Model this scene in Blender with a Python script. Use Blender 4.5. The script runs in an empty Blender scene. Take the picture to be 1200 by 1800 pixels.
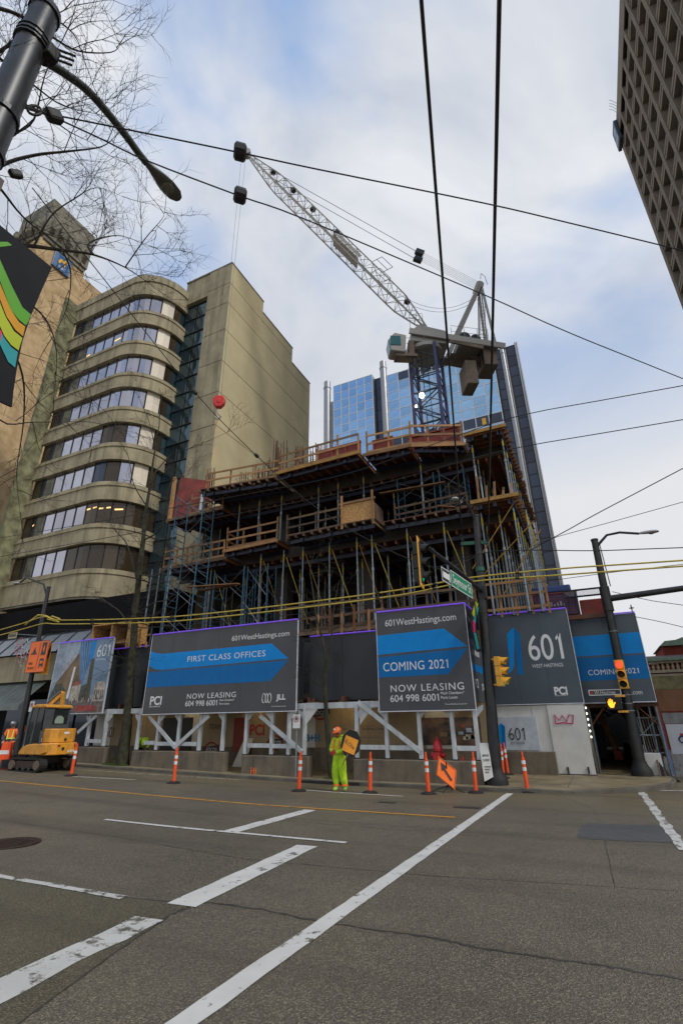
import bpy, bmesh, math, random
from mathutils import Vector, Matrix
random.seed(7)
# ------------------------------------------------------------------ camera, sky, sun, exposure
scene = bpy.context.scene
COL = scene.collection
F_PX, YAW, PITCH, ROLL = 868.0, math.radians(-25.4), math.radians(23.25), math.radians(-0.65)
_f = Vector((math.sin(YAW)*math.cos(PITCH), math.cos(YAW)*math.cos(PITCH), math.sin(PITCH)))
_r = Vector((math.cos(YAW), -math.sin(YAW), 0)); _u = _r.cross(_f)
CR = _r*math.cos(ROLL) + _u*math.sin(ROLL); CU = _u*math.cos(ROLL) - _r*math.sin(ROLL); CF = _f
CAM = Vector((0, 0, 1.65))
cam_d = bpy.data.cameras.new('camera'); cam = bpy.data.objects.new('camera', cam_d); COL.objects.link(cam)
cam.matrix_world = Matrix(((CR.x, CU.x, -CF.x, CAM.x), (CR.y, CU.y, -CF.y, CAM.y), (CR.z, CU.z, -CF.z, CAM.z), (0, 0, 0, 1)))
cam_d.sensor_fit = 'VERTICAL'; cam_d.sensor_height = 36.0; cam_d.lens = F_PX/1800*36.0
cam_d.clip_start = 0.05; cam_d.clip_end = 3000
scene.camera = cam
SUN_EL, SUN_AZ = math.radians(46), math.radians(104)      # azimuth clockwise from +Y
w = bpy.data.worlds.new("World"); scene.world = w; w.use_nodes = True
nt = w.node_tree; nt.nodes.clear(); N = nt.nodes.new; L = nt.links.new
wo = N('ShaderNodeOutputWorld'); bg = N('ShaderNodeBackground'); bg.inputs['Strength'].default_value = 0.1
sky = N('ShaderNodeTexSky'); sky.sky_type = 'NISHITA'; sky.sun_disc = False
sky.sun_elevation = SUN_EL; sky.sun_rotation = SUN_AZ; sky.altitude = 50; sky.air_density = 1.1; sky.dust_density = 1.5
tc = N('ShaderNodeTexCoord'); sep = N('ShaderNodeSeparateXYZ'); L(tc.outputs['Generated'], sep.inputs[0])
def wmath(op, a, b=None, clamp=False):
    n = N('ShaderNodeMath'); n.operation = op; n.use_clamp = clamp
    for i, v in enumerate((a, b)):
        if v is None: continue
        if isinstance(v, (int, float)): n.inputs[i].default_value = v
        else: L(v, n.inputs[i])
    return n.outputs[0]
zc = wmath('ADD', wmath('MAXIMUM', sep.outputs[2], 0.0), 0.22)
cx = wmath('DIVIDE', sep.outputs[0], zc); cy = wmath('DIVIDE', sep.outputs[1], zc)
cmb = N('ShaderNodeCombineXYZ'); L(cx, cmb.inputs[0]); L(cy, cmb.inputs[1])
def wnoise(scale, detail, rough, off):
    n = N('ShaderNodeTexNoise'); n.inputs['Scale'].default_value = scale; n.inputs['Detail'].default_value = detail
    n.inputs['Roughness'].default_value = rough; n.inputs['Distortion'].default_value = 0.35
    m = N('ShaderNodeMapping'); m.inputs['Location'].default_value = off; L(cmb.outputs[0], m.inputs[0]); L(m.outputs[0], n.inputs[0]); return n.outputs['Fac']
def wramp(fac, stops):
    r = N('ShaderNodeValToRGB'); e = r.color_ramp.elements
    while len(e) < len(stops): e.new(0.5)
    for i, (p, c) in enumerate(stops): e[i].position = p; e[i].color = (*c, 1)
    L(fac, r.inputs[0]); return r.outputs[0]
cover = wramp(wnoise(1.25, 6, 0.5, (3.1, 5.2, 0.4)), [(0.45, (0, 0, 0)), (0.58, (1, 1, 1))])
thick = wramp(wnoise(1.9, 6, 0.55, (8.3, 1.7, 2.2)), [(0.36, (3.2, 3.6, 4.4)), (0.64, (5.7, 5.85, 6.15))])
low = wramp(sep.outputs[2], [(0.38, (0, 0, 0)), (0.80, (1, 1, 1))])
hz = N('ShaderNodeMix'); hz.data_type = 'RGBA'; L(low, hz.inputs[0]); hz.inputs[6].default_value = (5.5, 5.6, 5.8, 1); L(thick, hz.inputs[7])
# blue gaps only show where the cloud deck is thin, and the deck thickens towards the horizon by perspective
gap = N('ShaderNodeMix'); gap.data_type = 'RGBA'; L(low, gap.inputs[0]); gap.inputs[6].default_value = (1, 1, 1, 1); L(cover, gap.inputs[7])
sk = N('ShaderNodeMix'); sk.data_type = 'RGBA'; sk.inputs[0].default_value = 0.85; L(sky.outputs[0], sk.inputs[6]); sk.inputs[7].default_value = (1.9, 3.2, 5.7, 1)
mx = N('ShaderNodeMix'); mx.data_type = 'RGBA'; L(gap.outputs[2], mx.inputs[0]); L(sk.outputs[2], mx.inputs[6]); L(hz.outputs[2], mx.inputs[7])
L(mx.outputs[2], bg.inputs['Color']); L(bg.outputs[0], wo.inputs[0])
sd = bpy.data.lights.new('sun', 'SUN'); sd.energy = 1.5; sd.angle = math.radians(11); sd.color = (1.0, 0.95, 0.87)
so = bpy.data.objects.new('sun', sd); COL.objects.link(so)
_sdir = Vector((math.sin(SUN_AZ)*math.cos(SUN_EL), math.cos(SUN_AZ)*math.cos(SUN_EL), math.sin(SUN_EL)))
so.rotation_euler = _sdir.to_track_quat('Z', 'Y').to_euler(); so.location = (0, 0, 120)
vs = scene.view_settings; vs.view_transform = 'Standard'; vs.look = 'None'; vs.exposure = 0.5; vs.gamma = 1.0; vs.use_curve_mapping = False
scene.render.engine = 'CYCLES'
try: scene.cycles.use_denoising = True; scene.cycles.max_bounces = 8
except Exception: pass

# ------------------------------------------------------------------ small helpers
def ray(px, py): return CR*((px-600)/F_PX) - CU*((py-900)/F_PX) + CF      # a photo pixel as a direction
def onX(px, py, X): d = ray(px, py); return CAM + d*(X/d.x)
def onY(px, py, Y): d = ray(px, py); return CAM + d*(Y/d.y)
def onZ(px, py, Z): d = ray(px, py); return CAM + d*((Z-CAM.z)/d.z)
def gz(x, y):                                                             # ground height: Hastings falls away, Seymour rises to the left
    z = -0.015*min(max(y, -10), 60); t = max(0.0, -(x+7)); t = min(t, 120)
    return z + 0.025*t*t/(t+4)
def onG(px, py):
    d = ray(px, py); lo, hi = 0.1, 300
    for _ in range(50):
        m = (lo+hi)/2; p = CAM + d*m
        if p.z < gz(p.x, p.y): hi = m
        else: lo = m
    return CAM + d*lo
def walk_z(x): return gz(min(x, -3), 17.15) + 0.11                        # sidewalk top
class MB:
    def __init__(s): s.v = []; s.f = []
    def add(s, vs, fs):
        b = len(s.v); s.v += [tuple(v) for v in vs]; s.f += [tuple(i+b for i in f) for f in fs]; return s
    def box(s, x0, x1, y0, y1, z0, z1):
        return s.add([(x0,y0,z0),(x1,y0,z0),(x1,y1,z0),(x0,y1,z0),(x0,y0,z1),(x1,y0,z1),(x1,y1,z1),(x0,y1,z1)],
                     [(0,3,2,1),(4,5,6,7),(0,1,5,4),(1,2,6,5),(2,3,7,6),(3,0,4,7)])
    def bar(s, a, b, w, h=None, up=(0,0,1)):
        a = Vector(a); b = Vector(b); h = h or w; d = (b-a).normalized(); up = Vector(up)
        if abs(d.dot(up)) > 0.98: up = Vector((0,1,0)) if abs(d.y) < 0.9 else Vector((1,0,0))
        x = d.cross(up).normalized()*(w/2); y = x.cross(d).normalized()*(h/2)
        vs = [a-x-y, a+x-y, a+x+y, a-x+y, b-x-y, b+x-y, b+x+y, b-x+y]
        return s.add(vs, [(0,3,2,1),(4,5,6,7),(0,1,5,4),(1,2,6,5),(2,3,7,6),(3,0,4,7)])
    def tube(s, pts, r, n=8, cap=True):
        pts = [Vector(p) for p in pts]; k = len(pts); rs = r if isinstance(r, (list, tuple)) else [r]*k
        ref = None; rings = []
        for i in range(k):
            d = (pts[min(i+1,k-1)] - pts[max(i-1,0)]).normalized()
            if ref is None: ref = Vector((0,0,1)) if abs(d.z) < 0.9 else Vector((1,0,0))
            x = d.cross(ref).normalized(); y = x.cross(d).normalized(); ref = y
            rings.append([pts[i] + (x*math.cos(2*math.pi*j/n) + y*math.sin(2*math.pi*j/n))*rs[i] for j in range(n)])
        vs = [p for q in rings for p in q]; fs = []
        for i in range(k-1):
            for j in range(n): fs.append((i*n+j, i*n+(j+1)%n, (i+1)*n+(j+1)%n, (i+1)*n+j))
        if cap: fs.append(tuple(range(n-1,-1,-1))); fs.append(tuple((k-1)*n+j for j in range(n)))
        return s.add(vs, fs)
    def lathe(s, prof, n=16, c=(0,0,0), M=None):
        vs = []; fs = []; k = len(prof)
        for (r, z) in prof:
            for j in range(n):
                p = Vector((r*math.cos(2*math.pi*j/n), r*math.sin(2*math.pi*j/n), z))
                vs.append((M @ p if M else p) + Vector(c))
        for i in range(k-1):
            for j in range(n): fs.append((i*n+j, i*n+(j+1)%n, (i+1)*n+(j+1)%n, (i+1)*n+j))
        fs.append(tuple(range(n-1,-1,-1))); fs.append(tuple((k-1)*n+j for j in range(n)))
        return s.add(vs, fs)
    def prism(s, poly, O, U, V, W):                                       # 2-D outline (u,v) pushed along W
        O = Vector(O); U = Vector(U); V = Vector(V); W = Vector(W); n = len(poly)
        a = [O + U*p[0] + V*p[1] for p in poly]; vs = a + [p+W for p in a]
        fs = [tuple(range(n)), tuple(range(2*n-1, n-1, -1))] + [(i, i+n, (i+1)%n+n, (i+1)%n) for i in range(n)]
        return s.add(vs, fs)
    def ball(s, c, rx, ry=None, rz=None, n=10, m=7):
        ry = ry or rx; rz = rz or rx; c = Vector(c); vs = []; fs = []
        for i in range(1, m):
            t = math.pi*i/m
            for j in range(n):
                p = 2*math.pi*j/n; vs.append(c + Vector((rx*math.sin(t)*math.cos(p), ry*math.sin(t)*math.sin(p), rz*math.cos(t))))
        for i in range(m-2):
            for j in range(n): fs.append((i*n+j, (i+1)*n+j, (i+1)*n+(j+1)%n, i*n+(j+1)%n))
        fs.append(tuple(range(n))); fs.append(tuple((m-2)*n+j for j in range(n-1,-1,-1)))
        return s.add(vs, fs)
    def moved(s, M):
        o = MB(); o.v = [tuple(M @ Vector(v)) for v in s.v]; o.f = list(s.f); return o
    def mesh(s, name, off=(0,0,0), smooth=False):
        me = bpy.data.meshes.new(name); ox, oy, oz = off
        me.from_pydata([(v[0]-ox, v[1]-oy, v[2]-oz) for v in s.v], [], s.f); me.update()
        bm = bmesh.new(); bm.from_mesh(me); bmesh.ops.recalc_face_normals(bm, faces=bm.faces); bm.to_mesh(me); bm.free()
        if smooth:
            me.polygons.foreach_set('use_smooth', [True]*len(me.polygons))
            try: me.set_sharp_from_angle(angle=math.radians(42))
            except Exception: pass
        return me
BASE = {}
def tagit(o, label=None, cat=None, group=None, kind=None):
    for k, v in (('label', label), ('category', cat), ('group', group), ('kind', kind)):
        if v: o[k] = v
    return o
def thing(name, label, cat, loc=(0,0,0), group=None, rz=0):
    o = bpy.data.objects.new(name, None); COL.objects.link(o); o.empty_display_size = 0.1
    o.location = loc; o.rotation_euler = (0,0,rz); BASE[o] = tuple(loc); return tagit(o, label, cat, group)
def make(name, mb, m, parent=None, smooth=False, label=None, local=False, bevel=0):
    off = BASE[parent] if (parent is not None and not local) else (0,0,0)
    me = mb.mesh(name, off, smooth) if isinstance(mb, MB) else mb
    o = bpy.data.objects.new(name, me); COL.objects.link(o)
    if m is not None and not me.materials: me.materials.append(m)
    if parent is not None: o.parent = parent; BASE[o] = BASE[parent]
    if label: o['label'] = label
    if bevel:
        b = o.modifiers.new('bevel', 'BEVEL'); b.width = bevel; b.segments = 2; b.limit_method = 'ANGLE'
    return o
def solo(name, mb, m, label, cat, loc=(0,0,0), group=None, smooth=False, bevel=0):
    me = mb.mesh(name, loc, smooth); o = bpy.data.objects.new(name, me); COL.objects.link(o); me.materials.append(m); o.location = loc
    BASE[o] = tuple(loc)
    if bevel:
        b = o.modifiers.new('bevel', 'BEVEL'); b.width = bevel; b.segments = 2; b.limit_method = 'ANGLE'
    return tagit(o, label, cat, group)
def struct(name, mb, m, smooth=False):
    o = make(name, mb, m, None, smooth); o['kind'] = 'structure'; BASE[o] = (0,0,0); return o
def inst(name, me, parent, M):                                            # alike pieces share mesh data
    o = bpy.data.objects.new(name, me); COL.objects.link(o); o.parent = parent
    o.matrix_local = Matrix.Translation(-Vector(BASE[parent])) @ M; BASE[o] = BASE[parent]; return o
def copy_tree(o, parent=None):
    c = o.copy(); COL.objects.link(c); BASE[c] = BASE.get(o, (0,0,0))
    if parent is not None: c.parent = parent; c.matrix_parent_inverse = o.matrix_parent_inverse.copy()
    for ch in list(o.children): copy_tree(ch, c)
    return c
_txt = {}
def text_mesh(s, size, squeeze=1.0, align='LEFT', depth=0.004, spacing=1.0, bold=0.0, shear=0.0):
    c = bpy.data.curves.new('lettering', 'FONT'); c.body = s; c.size = size; c.align_x = align; c.extrude = depth; c.space_character = spacing; c.offset = bold; c.shear = shear
    c.resolution_u = 6 if len(s) < 13 else 3
    o = bpy.data.objects.new('lettering', c); COL.objects.link(o); bpy.context.view_layer.update()
    me = bpy.data.meshes.new_from_object(o.evaluated_get(bpy.context.evaluated_depsgraph_get())); me.name = 'lettering'
    bpy.data.objects.remove(o); bpy.data.curves.remove(c)
    if squeeze != 1.0: me.transform(Matrix.Diagonal((squeeze, 1, 1, 1)))
    me.materials.clear(); return me
def text(s, size, m, parent, O, U=(1,0,0), V=(0,0,1), squeeze=0.8, align='LEFT', depth=0.004, spacing=1.0, bold=0.0, width=None, shear=0.0, name='lettering'):
    me = text_mesh(s, size, 1.0, align, depth, spacing, bold, shear)
    if '1' in s and align == 'LEFT' and size > .12:                          # the sign's digit one has a flag, the built-in face does not
        bm = bmesh.new(); bm.from_mesh(me)
        for i, ch in enumerate(s):
            if ch == '1':
                q = text_mesh(s[:i+1], size, 1.0, align, depth, spacing, bold, shear); xr = max(v.co.x for v in q.vertices); top = max(v.co.y for v in q.vertices); bpy.data.meshes.remove(q)
                top = min(top, .7*size); f = [(xr-.02*size,top),(xr-.1*size,top-.02*size),(xr-.21*size,top-.13*size),(xr-.18*size,top-.19*size),(xr-.07*size,top-.1*size)]
                vs = [bm.verts.new((a, b_, depth)) for a, b_ in f]; bm.faces.new(vs)
        bm.to_mesh(me); bm.free()
    if width:
        xs = [v.co.x for v in me.vertices]; squeeze = width/(max(xs)-min(xs))
    me.transform(Matrix.Diagonal((squeeze, 1, 1, 1)))
    U = Vector(U).normalized(); V = Vector(V).normalized(); W = U.cross(V)
    M = Matrix(((U.x, V.x, W.x, O[0]), (U.y, V.y, W.y, O[1]), (U.z, V.z, W.z, O[2]), (0,0,0,1)))
    me.materials.append(m); return inst(name, me, parent, M)

def smooth(pts, rs=None, k=4):                                            # Catmull-Rom through the points
    P = [Vector(p) for p in pts]; out = []; ro = []
    for i in range(len(P)-1):
        a, b, c, d = P[max(i-1,0)], P[i], P[i+1], P[min(i+2,len(P)-1)]
        for j in range(k):
            t = j/k; out.append(.5*((2*b)+(c-a)*t+(2*a-5*b+4*c-d)*t*t+(3*b-a-3*c+d)*t*t*t))
            if rs: ro.append(rs[i]+(rs[i+1]-rs[i])*t)
    out.append(P[-1]); 
    if rs: ro.append(rs[-1]); return out, ro
    return out
# ------------------------------------------------------------------ materials (all procedural)
MATS = {}
def mat(name, c, rough=0.6, metal=0.0, var=0.12, scale=3.0, c2=None, grime=0.0, gscale=(1.2,1.2,0.12), gcol=None, bump=0.0, bscale=40.0, rnd=0.0, spec=0.5, emit=None, estr=0.0, coat=0.0, stretch=(1,1,1), rvar=0.0, trans=0.0):
    if name in MATS: return MATS[name]
    m = bpy.data.materials.new(name); m.use_nodes = True; t = m.node_tree; n = t.nodes; lk = t.links.new
    b = n['Principled BSDF']; b.inputs['Roughness'].default_value = rough; b.inputs['Metallic'].default_value = metal
    b.inputs['Specular IOR Level'].default_value = spec; b.inputs['Coat Weight'].default_value = coat; b.inputs['Transmission Weight'].default_value = trans
    tcn = n.new('ShaderNodeTexCoord'); mp = n.new('ShaderNodeMapping'); mp.inputs['Scale'].default_value = stretch; lk(tcn.outputs['Object'], mp.inputs[0])
    def noise(sc, det=4, vec=None, rg=0.55):
        q = n.new('ShaderNodeTexNoise'); q.inputs['Scale'].default_value = sc; q.inputs['Detail'].default_value = det; q.inputs['Roughness'].default_value = rg
        lk(vec or mp.outputs[0], q.inputs[0]); return q.outputs['Fac']
    def mix(fac, a, bb, mode='MIX'):
        q = n.new('ShaderNodeMix'); q.data_type = 'RGBA'; q.blend_type = mode
        for i, v in ((0, fac), (6, a), (7, bb)):
            if hasattr(v, 'is_linked') or hasattr(v, 'node'): lk(v, q.inputs[i])
            elif i == 0: q.inputs[0].default_value = v
            else: q.inputs[i].default_value = (*v, 1)
        return q.outputs[2]
    def ramp(fac, a, bb, p0=0.35, p1=0.65):
        q = n.new('ShaderNodeMapRange'); q.inputs[1].default_value = p0; q.inputs[2].default_value = p1; q.inputs[3].default_value = a; q.inputs[4].default_value = bb
        lk(fac, q.inputs[0]); return q.outputs[0]
    lo = tuple(x*(1-var) for x in c); hi = tuple(min(1, x*(1+var)) for x in (c2 or c))
    col = mix(ramp(noise(scale), 0, 1), lo, hi)
    if grime > 0:
        mg = n.new('ShaderNodeMapping'); mg.inputs['Scale'].default_value = gscale; lk(tcn.outputs['Object'], mg.inputs[0])
        g = noise(1.0, 6, mg.outputs[0], 0.62)
        col = mix(ramp(g, 0, grime, 0.47, 0.72), col, gcol or tuple(x*0.35 for x in c))
    if rnd > 0:
        oi = n.new('ShaderNodeObjectInfo'); rr = n.new('ShaderNodeMapRange'); rr.inputs[3].default_value = 1-rnd; rr.inputs[4].default_value = 1+rnd; lk(oi.outputs['Random'], rr.inputs[0])
        cb = n.new('ShaderNodeCombineColor'); [lk(rr.outputs[0], cb.inputs[i]) for i in range(3)]
        col = mix(1.0, col, cb.outputs[0], 'MULTIPLY')
    lk(col, b.inputs['Base Color'])
    if rvar > 0: lk(ramp(noise(scale*2.3), rough-rvar, rough+rvar), b.inputs['Roughness'])
    if bump > 0:
        bn = n.new('ShaderNodeBump'); bn.inputs['Strength'].default_value = bump; bn.inputs['Distance'].default_value = 0.02
        lk(noise(bscale, 4), bn.inputs['Height']); lk(bn.outputs[0], b.inputs['Normal'])
    if emit: b.inputs['Emission Color'].default_value = (*emit, 1); b.inputs['Emission Strength'].default_value = estr
    MATS[name] = m; return m
CONC = mat('weathered_concrete', (0.34,0.295,0.19), 0.85, var=0.16, scale=0.9, grime=0.85, gscale=(2.0,2.0,0.13), gcol=(0.11,0.095,0.055), bump=0.25, bscale=18)
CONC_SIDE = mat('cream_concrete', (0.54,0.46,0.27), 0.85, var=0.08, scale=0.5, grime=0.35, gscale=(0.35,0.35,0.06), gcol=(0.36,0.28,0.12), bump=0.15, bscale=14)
TAN = mat('tan_stone', (0.45,0.3,0.145), 0.85, var=0.12, scale=0.9, c2=(0.52,0.37,0.2), grime=0.3, gscale=(0.8,0.8,0.09), gcol=(0.2,0.14,0.07), bump=0.15)
ROUGHC = mat('stained_concrete', (0.2,0.185,0.14), 0.9, var=0.25, scale=1.6, grime=0.7, gscale=(1.1,1.1,0.3), gcol=(0.05,0.05,0.035), bump=0.5, bscale=6)
MOSSC = mat('mossy_concrete', (0.14,0.13,0.07), 0.9, var=0.3, scale=1.2, c2=(0.2,0.2,0.11), grime=0.6, gscale=(1.5,1.5,0.2), gcol=(0.06,0.065,0.02))
BARC = mat('barrier_concrete', (0.15,0.125,0.09), 0.85, var=0.15, scale=2.5, grime=0.6, gscale=(3,3,0.6), gcol=(0.05,0.042,0.03), bump=0.3, bscale=30)
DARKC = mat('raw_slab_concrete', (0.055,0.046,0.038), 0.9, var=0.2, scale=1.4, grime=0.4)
KERBC = mat('kerb_concrete', (0.11,0.1,0.08), 0.8, var=0.25, scale=2.2, grime=0.5, gscale=(1,1,1))
WALKC = mat('wet_sidewalk', (0.22,0.175,0.1), 0.55, var=0.22, scale=1.1, grime=0.5, gscale=(0.8,0.8,0.8), gcol=(0.08,0.065,0.045), bump=0.15, bscale=60, rvar=0.15)
STEEL = mat('galvanised_steel', (0.2,0.23,0.245), 0.5, 0.6, var=0.2, scale=6, rnd=0.2)
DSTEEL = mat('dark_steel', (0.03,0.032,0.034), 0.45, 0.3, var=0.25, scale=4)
POLE = mat('black_pole_paint', (0.022,0.023,0.025), 0.4, 0.2, var=0.3, scale=5, grime=0.4, gscale=(6,6,1.2), gcol=(0.05,0.045,0.04))
BLACK = mat('black_rubber', (0.012,0.012,0.012), 0.7, var=0.3)
BLUEST = mat('blue_scaffold_paint', (0.03,0.11,0.17), 0.5, 0.2, var=0.25, scale=4, grime=0.5, gscale=(4,4,4), gcol=(0.1,0.07,0.05))
NAVY = mat('navy_beam_paint', (0.01,0.015,0.035), 0.5, var=0.3)
YELW = mat('yellow_form_timber', (0.34,0.18,0.03), 0.6, var=0.2, scale=5, grime=0.5, gscale=(3,3,3), gcol=(0.12,0.06,0.02))
WOOD = mat('raw_lumber', (0.3,0.155,0.06), 0.75, var=0.22, scale=2.5, stretch=(1,1,1), grime=0.35, gscale=(5,5,5), gcol=(0.13,0.07,0.03), rnd=0.35)
DWOOD = mat('weathered_lumber', (0.12,0.075,0.045), 0.8, var=0.3, scale=4, rnd=0.4)
RWOOD = mat('red_brown_formply', (0.085,0.03,0.014), 0.7, var=0.35, scale=2, grime=0.5, gscale=(2,2,1), gcol=(0.06,0.03,0.018), rnd=0.3)
JOIST = mat('orange_joist_timber', (0.17,0.065,0.02), 0.7, var=0.3, scale=5, rnd=0.3)
REDF = mat('red_form_panel', (0.24,0.035,0.02), 0.6, var=0.3, scale=1.3, grime=0.5, gscale=(1.3,1.3,0.8), gcol=(0.12,0.03,0.02))
OSB = mat('oriented_strand_board', (0.38,0.19,0.06), 0.75, var=0.35, scale=16, c2=(0.45,0.26,0.09))
REBAR = mat('rusty_rebar', (0.09,0.04,0.025), 0.8, 0.2, var=0.4, scale=10)
HOARD = mat('charcoal_hoarding', (0.06,0.062,0.068), 0.42, var=0.12, scale=0.7, grime=0.25, gscale=(1.4,1.4,0.2), gcol=(0.035,0.036,0.04))
SLATE = mat('slate_hoarding', (0.062,0.085,0.105), 0.45, var=0.12, scale=0.7, grime=0.2, gscale=(1.4,1.4,0.2), gcol=(0.05,0.065,0.08))
BOX = mat('dark_hoarding_side', (0.022,0.025,0.03), 0.5, var=0.2, scale=0.6)
SBLUE = mat('sign_blue', (0.0,0.25,0.68), 0.5, spec=.25, var=0.05)
SBLUE2 = mat('sign_deep_blue', (0.0,0.14,0.4), 0.5, spec=.25, var=0.05)
PRINT = mat('white_print', (0.72,0.73,0.74), 0.5, var=0.04)
DPRINT = mat('dark_print', (0.03,0.03,0.035), 0.5, var=0.05)
LED = mat('purple_led_strip', (0.2,0.1,0.6), 0.5, emit=(0.2,0.06,0.9), estr=0.25)
WPAINT = mat('white_painted_timber', (0.5,0.54,0.56), 0.6, var=0.12, scale=3, grime=0.7, gscale=(5,5,1.2), gcol=(0.3,0.29,0.26))
WPLY = mat('white_painted_plywood', (0.6,0.6,0.57), 0.6, var=0.08, scale=1.2, grime=0.4, gscale=(1.2,1.2,0.7), gcol=(0.42,0.4,0.34))
CPLY = mat('cream_tunnel_board', (0.32,0.25,0.15), 0.6, var=0.1, scale=1.0, grime=0.3, gscale=(1,1,0.5))
ORANGE = mat('safety_orange_plastic', (0.82,0.085,0.015), 0.5, var=0.12, scale=5, grime=0.6, gscale=(8,8,3), gcol=(0.45,0.05,0.02))
SIGNOR = mat('orange_sign_sheet', (0.95,0.17,0.012), 0.45, var=0.05)
REFL = mat('white_reflective_band', (0.7,0.7,0.69), 0.4, var=0.08, scale=6, grime=0.4, gscale=(9,9,9))
SIGY = mat('signal_yellow', (0.75,0.37,0.03), 0.45, var=0.1, scale=4)
GREENP = mat('bracket_green_paint', (0.015,0.1,0.06), 0.5, var=0.2)
SGREEN = mat('street_sign_green', (0.0,0.22,0.11), 0.45, var=0.08)
CRANE = mat('crane_grey_white', (0.36,0.345,0.31), 0.5, 0.1, var=0.15, scale=2, grime=0.45, gscale=(2,2,2), gcol=(0.15,0.12,0.09))
CWEIGHT = mat('counterweight_concrete', (0.2,0.155,0.115), 0.85, var=0.2, scale=1.2, grime=0.5, gscale=(1,1,0.4))
MAST = mat('purple_blue_mast', (0.05,0.05,0.13), 0.5, 0.2, var=0.25, scale=1.5)
BARK = mat('bark', (0.035,0.03,0.022), 0.9, var=0.4, scale=9, bump=0.6, bscale=25)
BARKM = mat('mossy_bark', (0.022,0.019,0.012), 0.95, var=0.4, scale=5, c2=(0.034,0.033,0.016), bump=0.8, bscale=20)
CABLE = mat('black_cable', (0.012,0.012,0.013), 0.6, var=0.1)
CABLEY = mat('yellow_guard_cable', (0.5,0.38,0.05), 0.55, var=0.2, scale=4, grime=0.3, gscale=(2,2,2), gcol=(0.2,0.14,0.03))
HIVIS = mat('hi_vis_yellow', (0.46,0.74,0.02), 0.75, var=0.2, scale=7, grime=0.5, gscale=(10,10,4), gcol=(0.2,0.33,0.01), bump=1.0, bscale=9)
SKIN = mat('skin', (0.42,0.22,0.15), 0.6, var=0.08)
TYEL = mat('machine_yellow', (0.66,0.29,0.03), 0.45, var=0.12, scale=3, grime=0.75, gscale=(5,5,2.5), gcol=(0.22,0.13,0.05))
CABG = mat('cab_grey_paint', (0.06,0.068,0.075), 0.4, var=0.1)
def glass(name, c, rough=0.05, metal=0.9, var=0.1, rnd=0.1, scale=0.3): return mat(name, c, rough, metal, var=var, rnd=rnd, scale=scale, bump=0.0)
GLB = glass('blue_mirror_glass', (0.27,0.45,0.66), 0.06, 0.92, rnd=0.13)
GLD = glass('dark_pane_glass', (0.035,0.05,0.085), 0.06, 0.3, rnd=0.3)
GLV = glass('violet_grey_glass', (0.41,0.41,0.47), 0.05, 0.9, rnd=0.14)
GLBR = glass('bronze_glass', (0.05,0.035,0.02), 0.06, 0.1, rnd=0.4)
GLT = glass('teal_glass', (0.06,0.1,0.12), 0.05, 0.6, rnd=0.4)
GLW = mat('pale_blind_panel', (0.62,0.55,0.44), 0.5, var=0.05, rnd=0.12)
ALU = mat('aluminium_mullion', (0.62,0.65,0.7), 0.5, 0.3, var=0.1)
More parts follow.
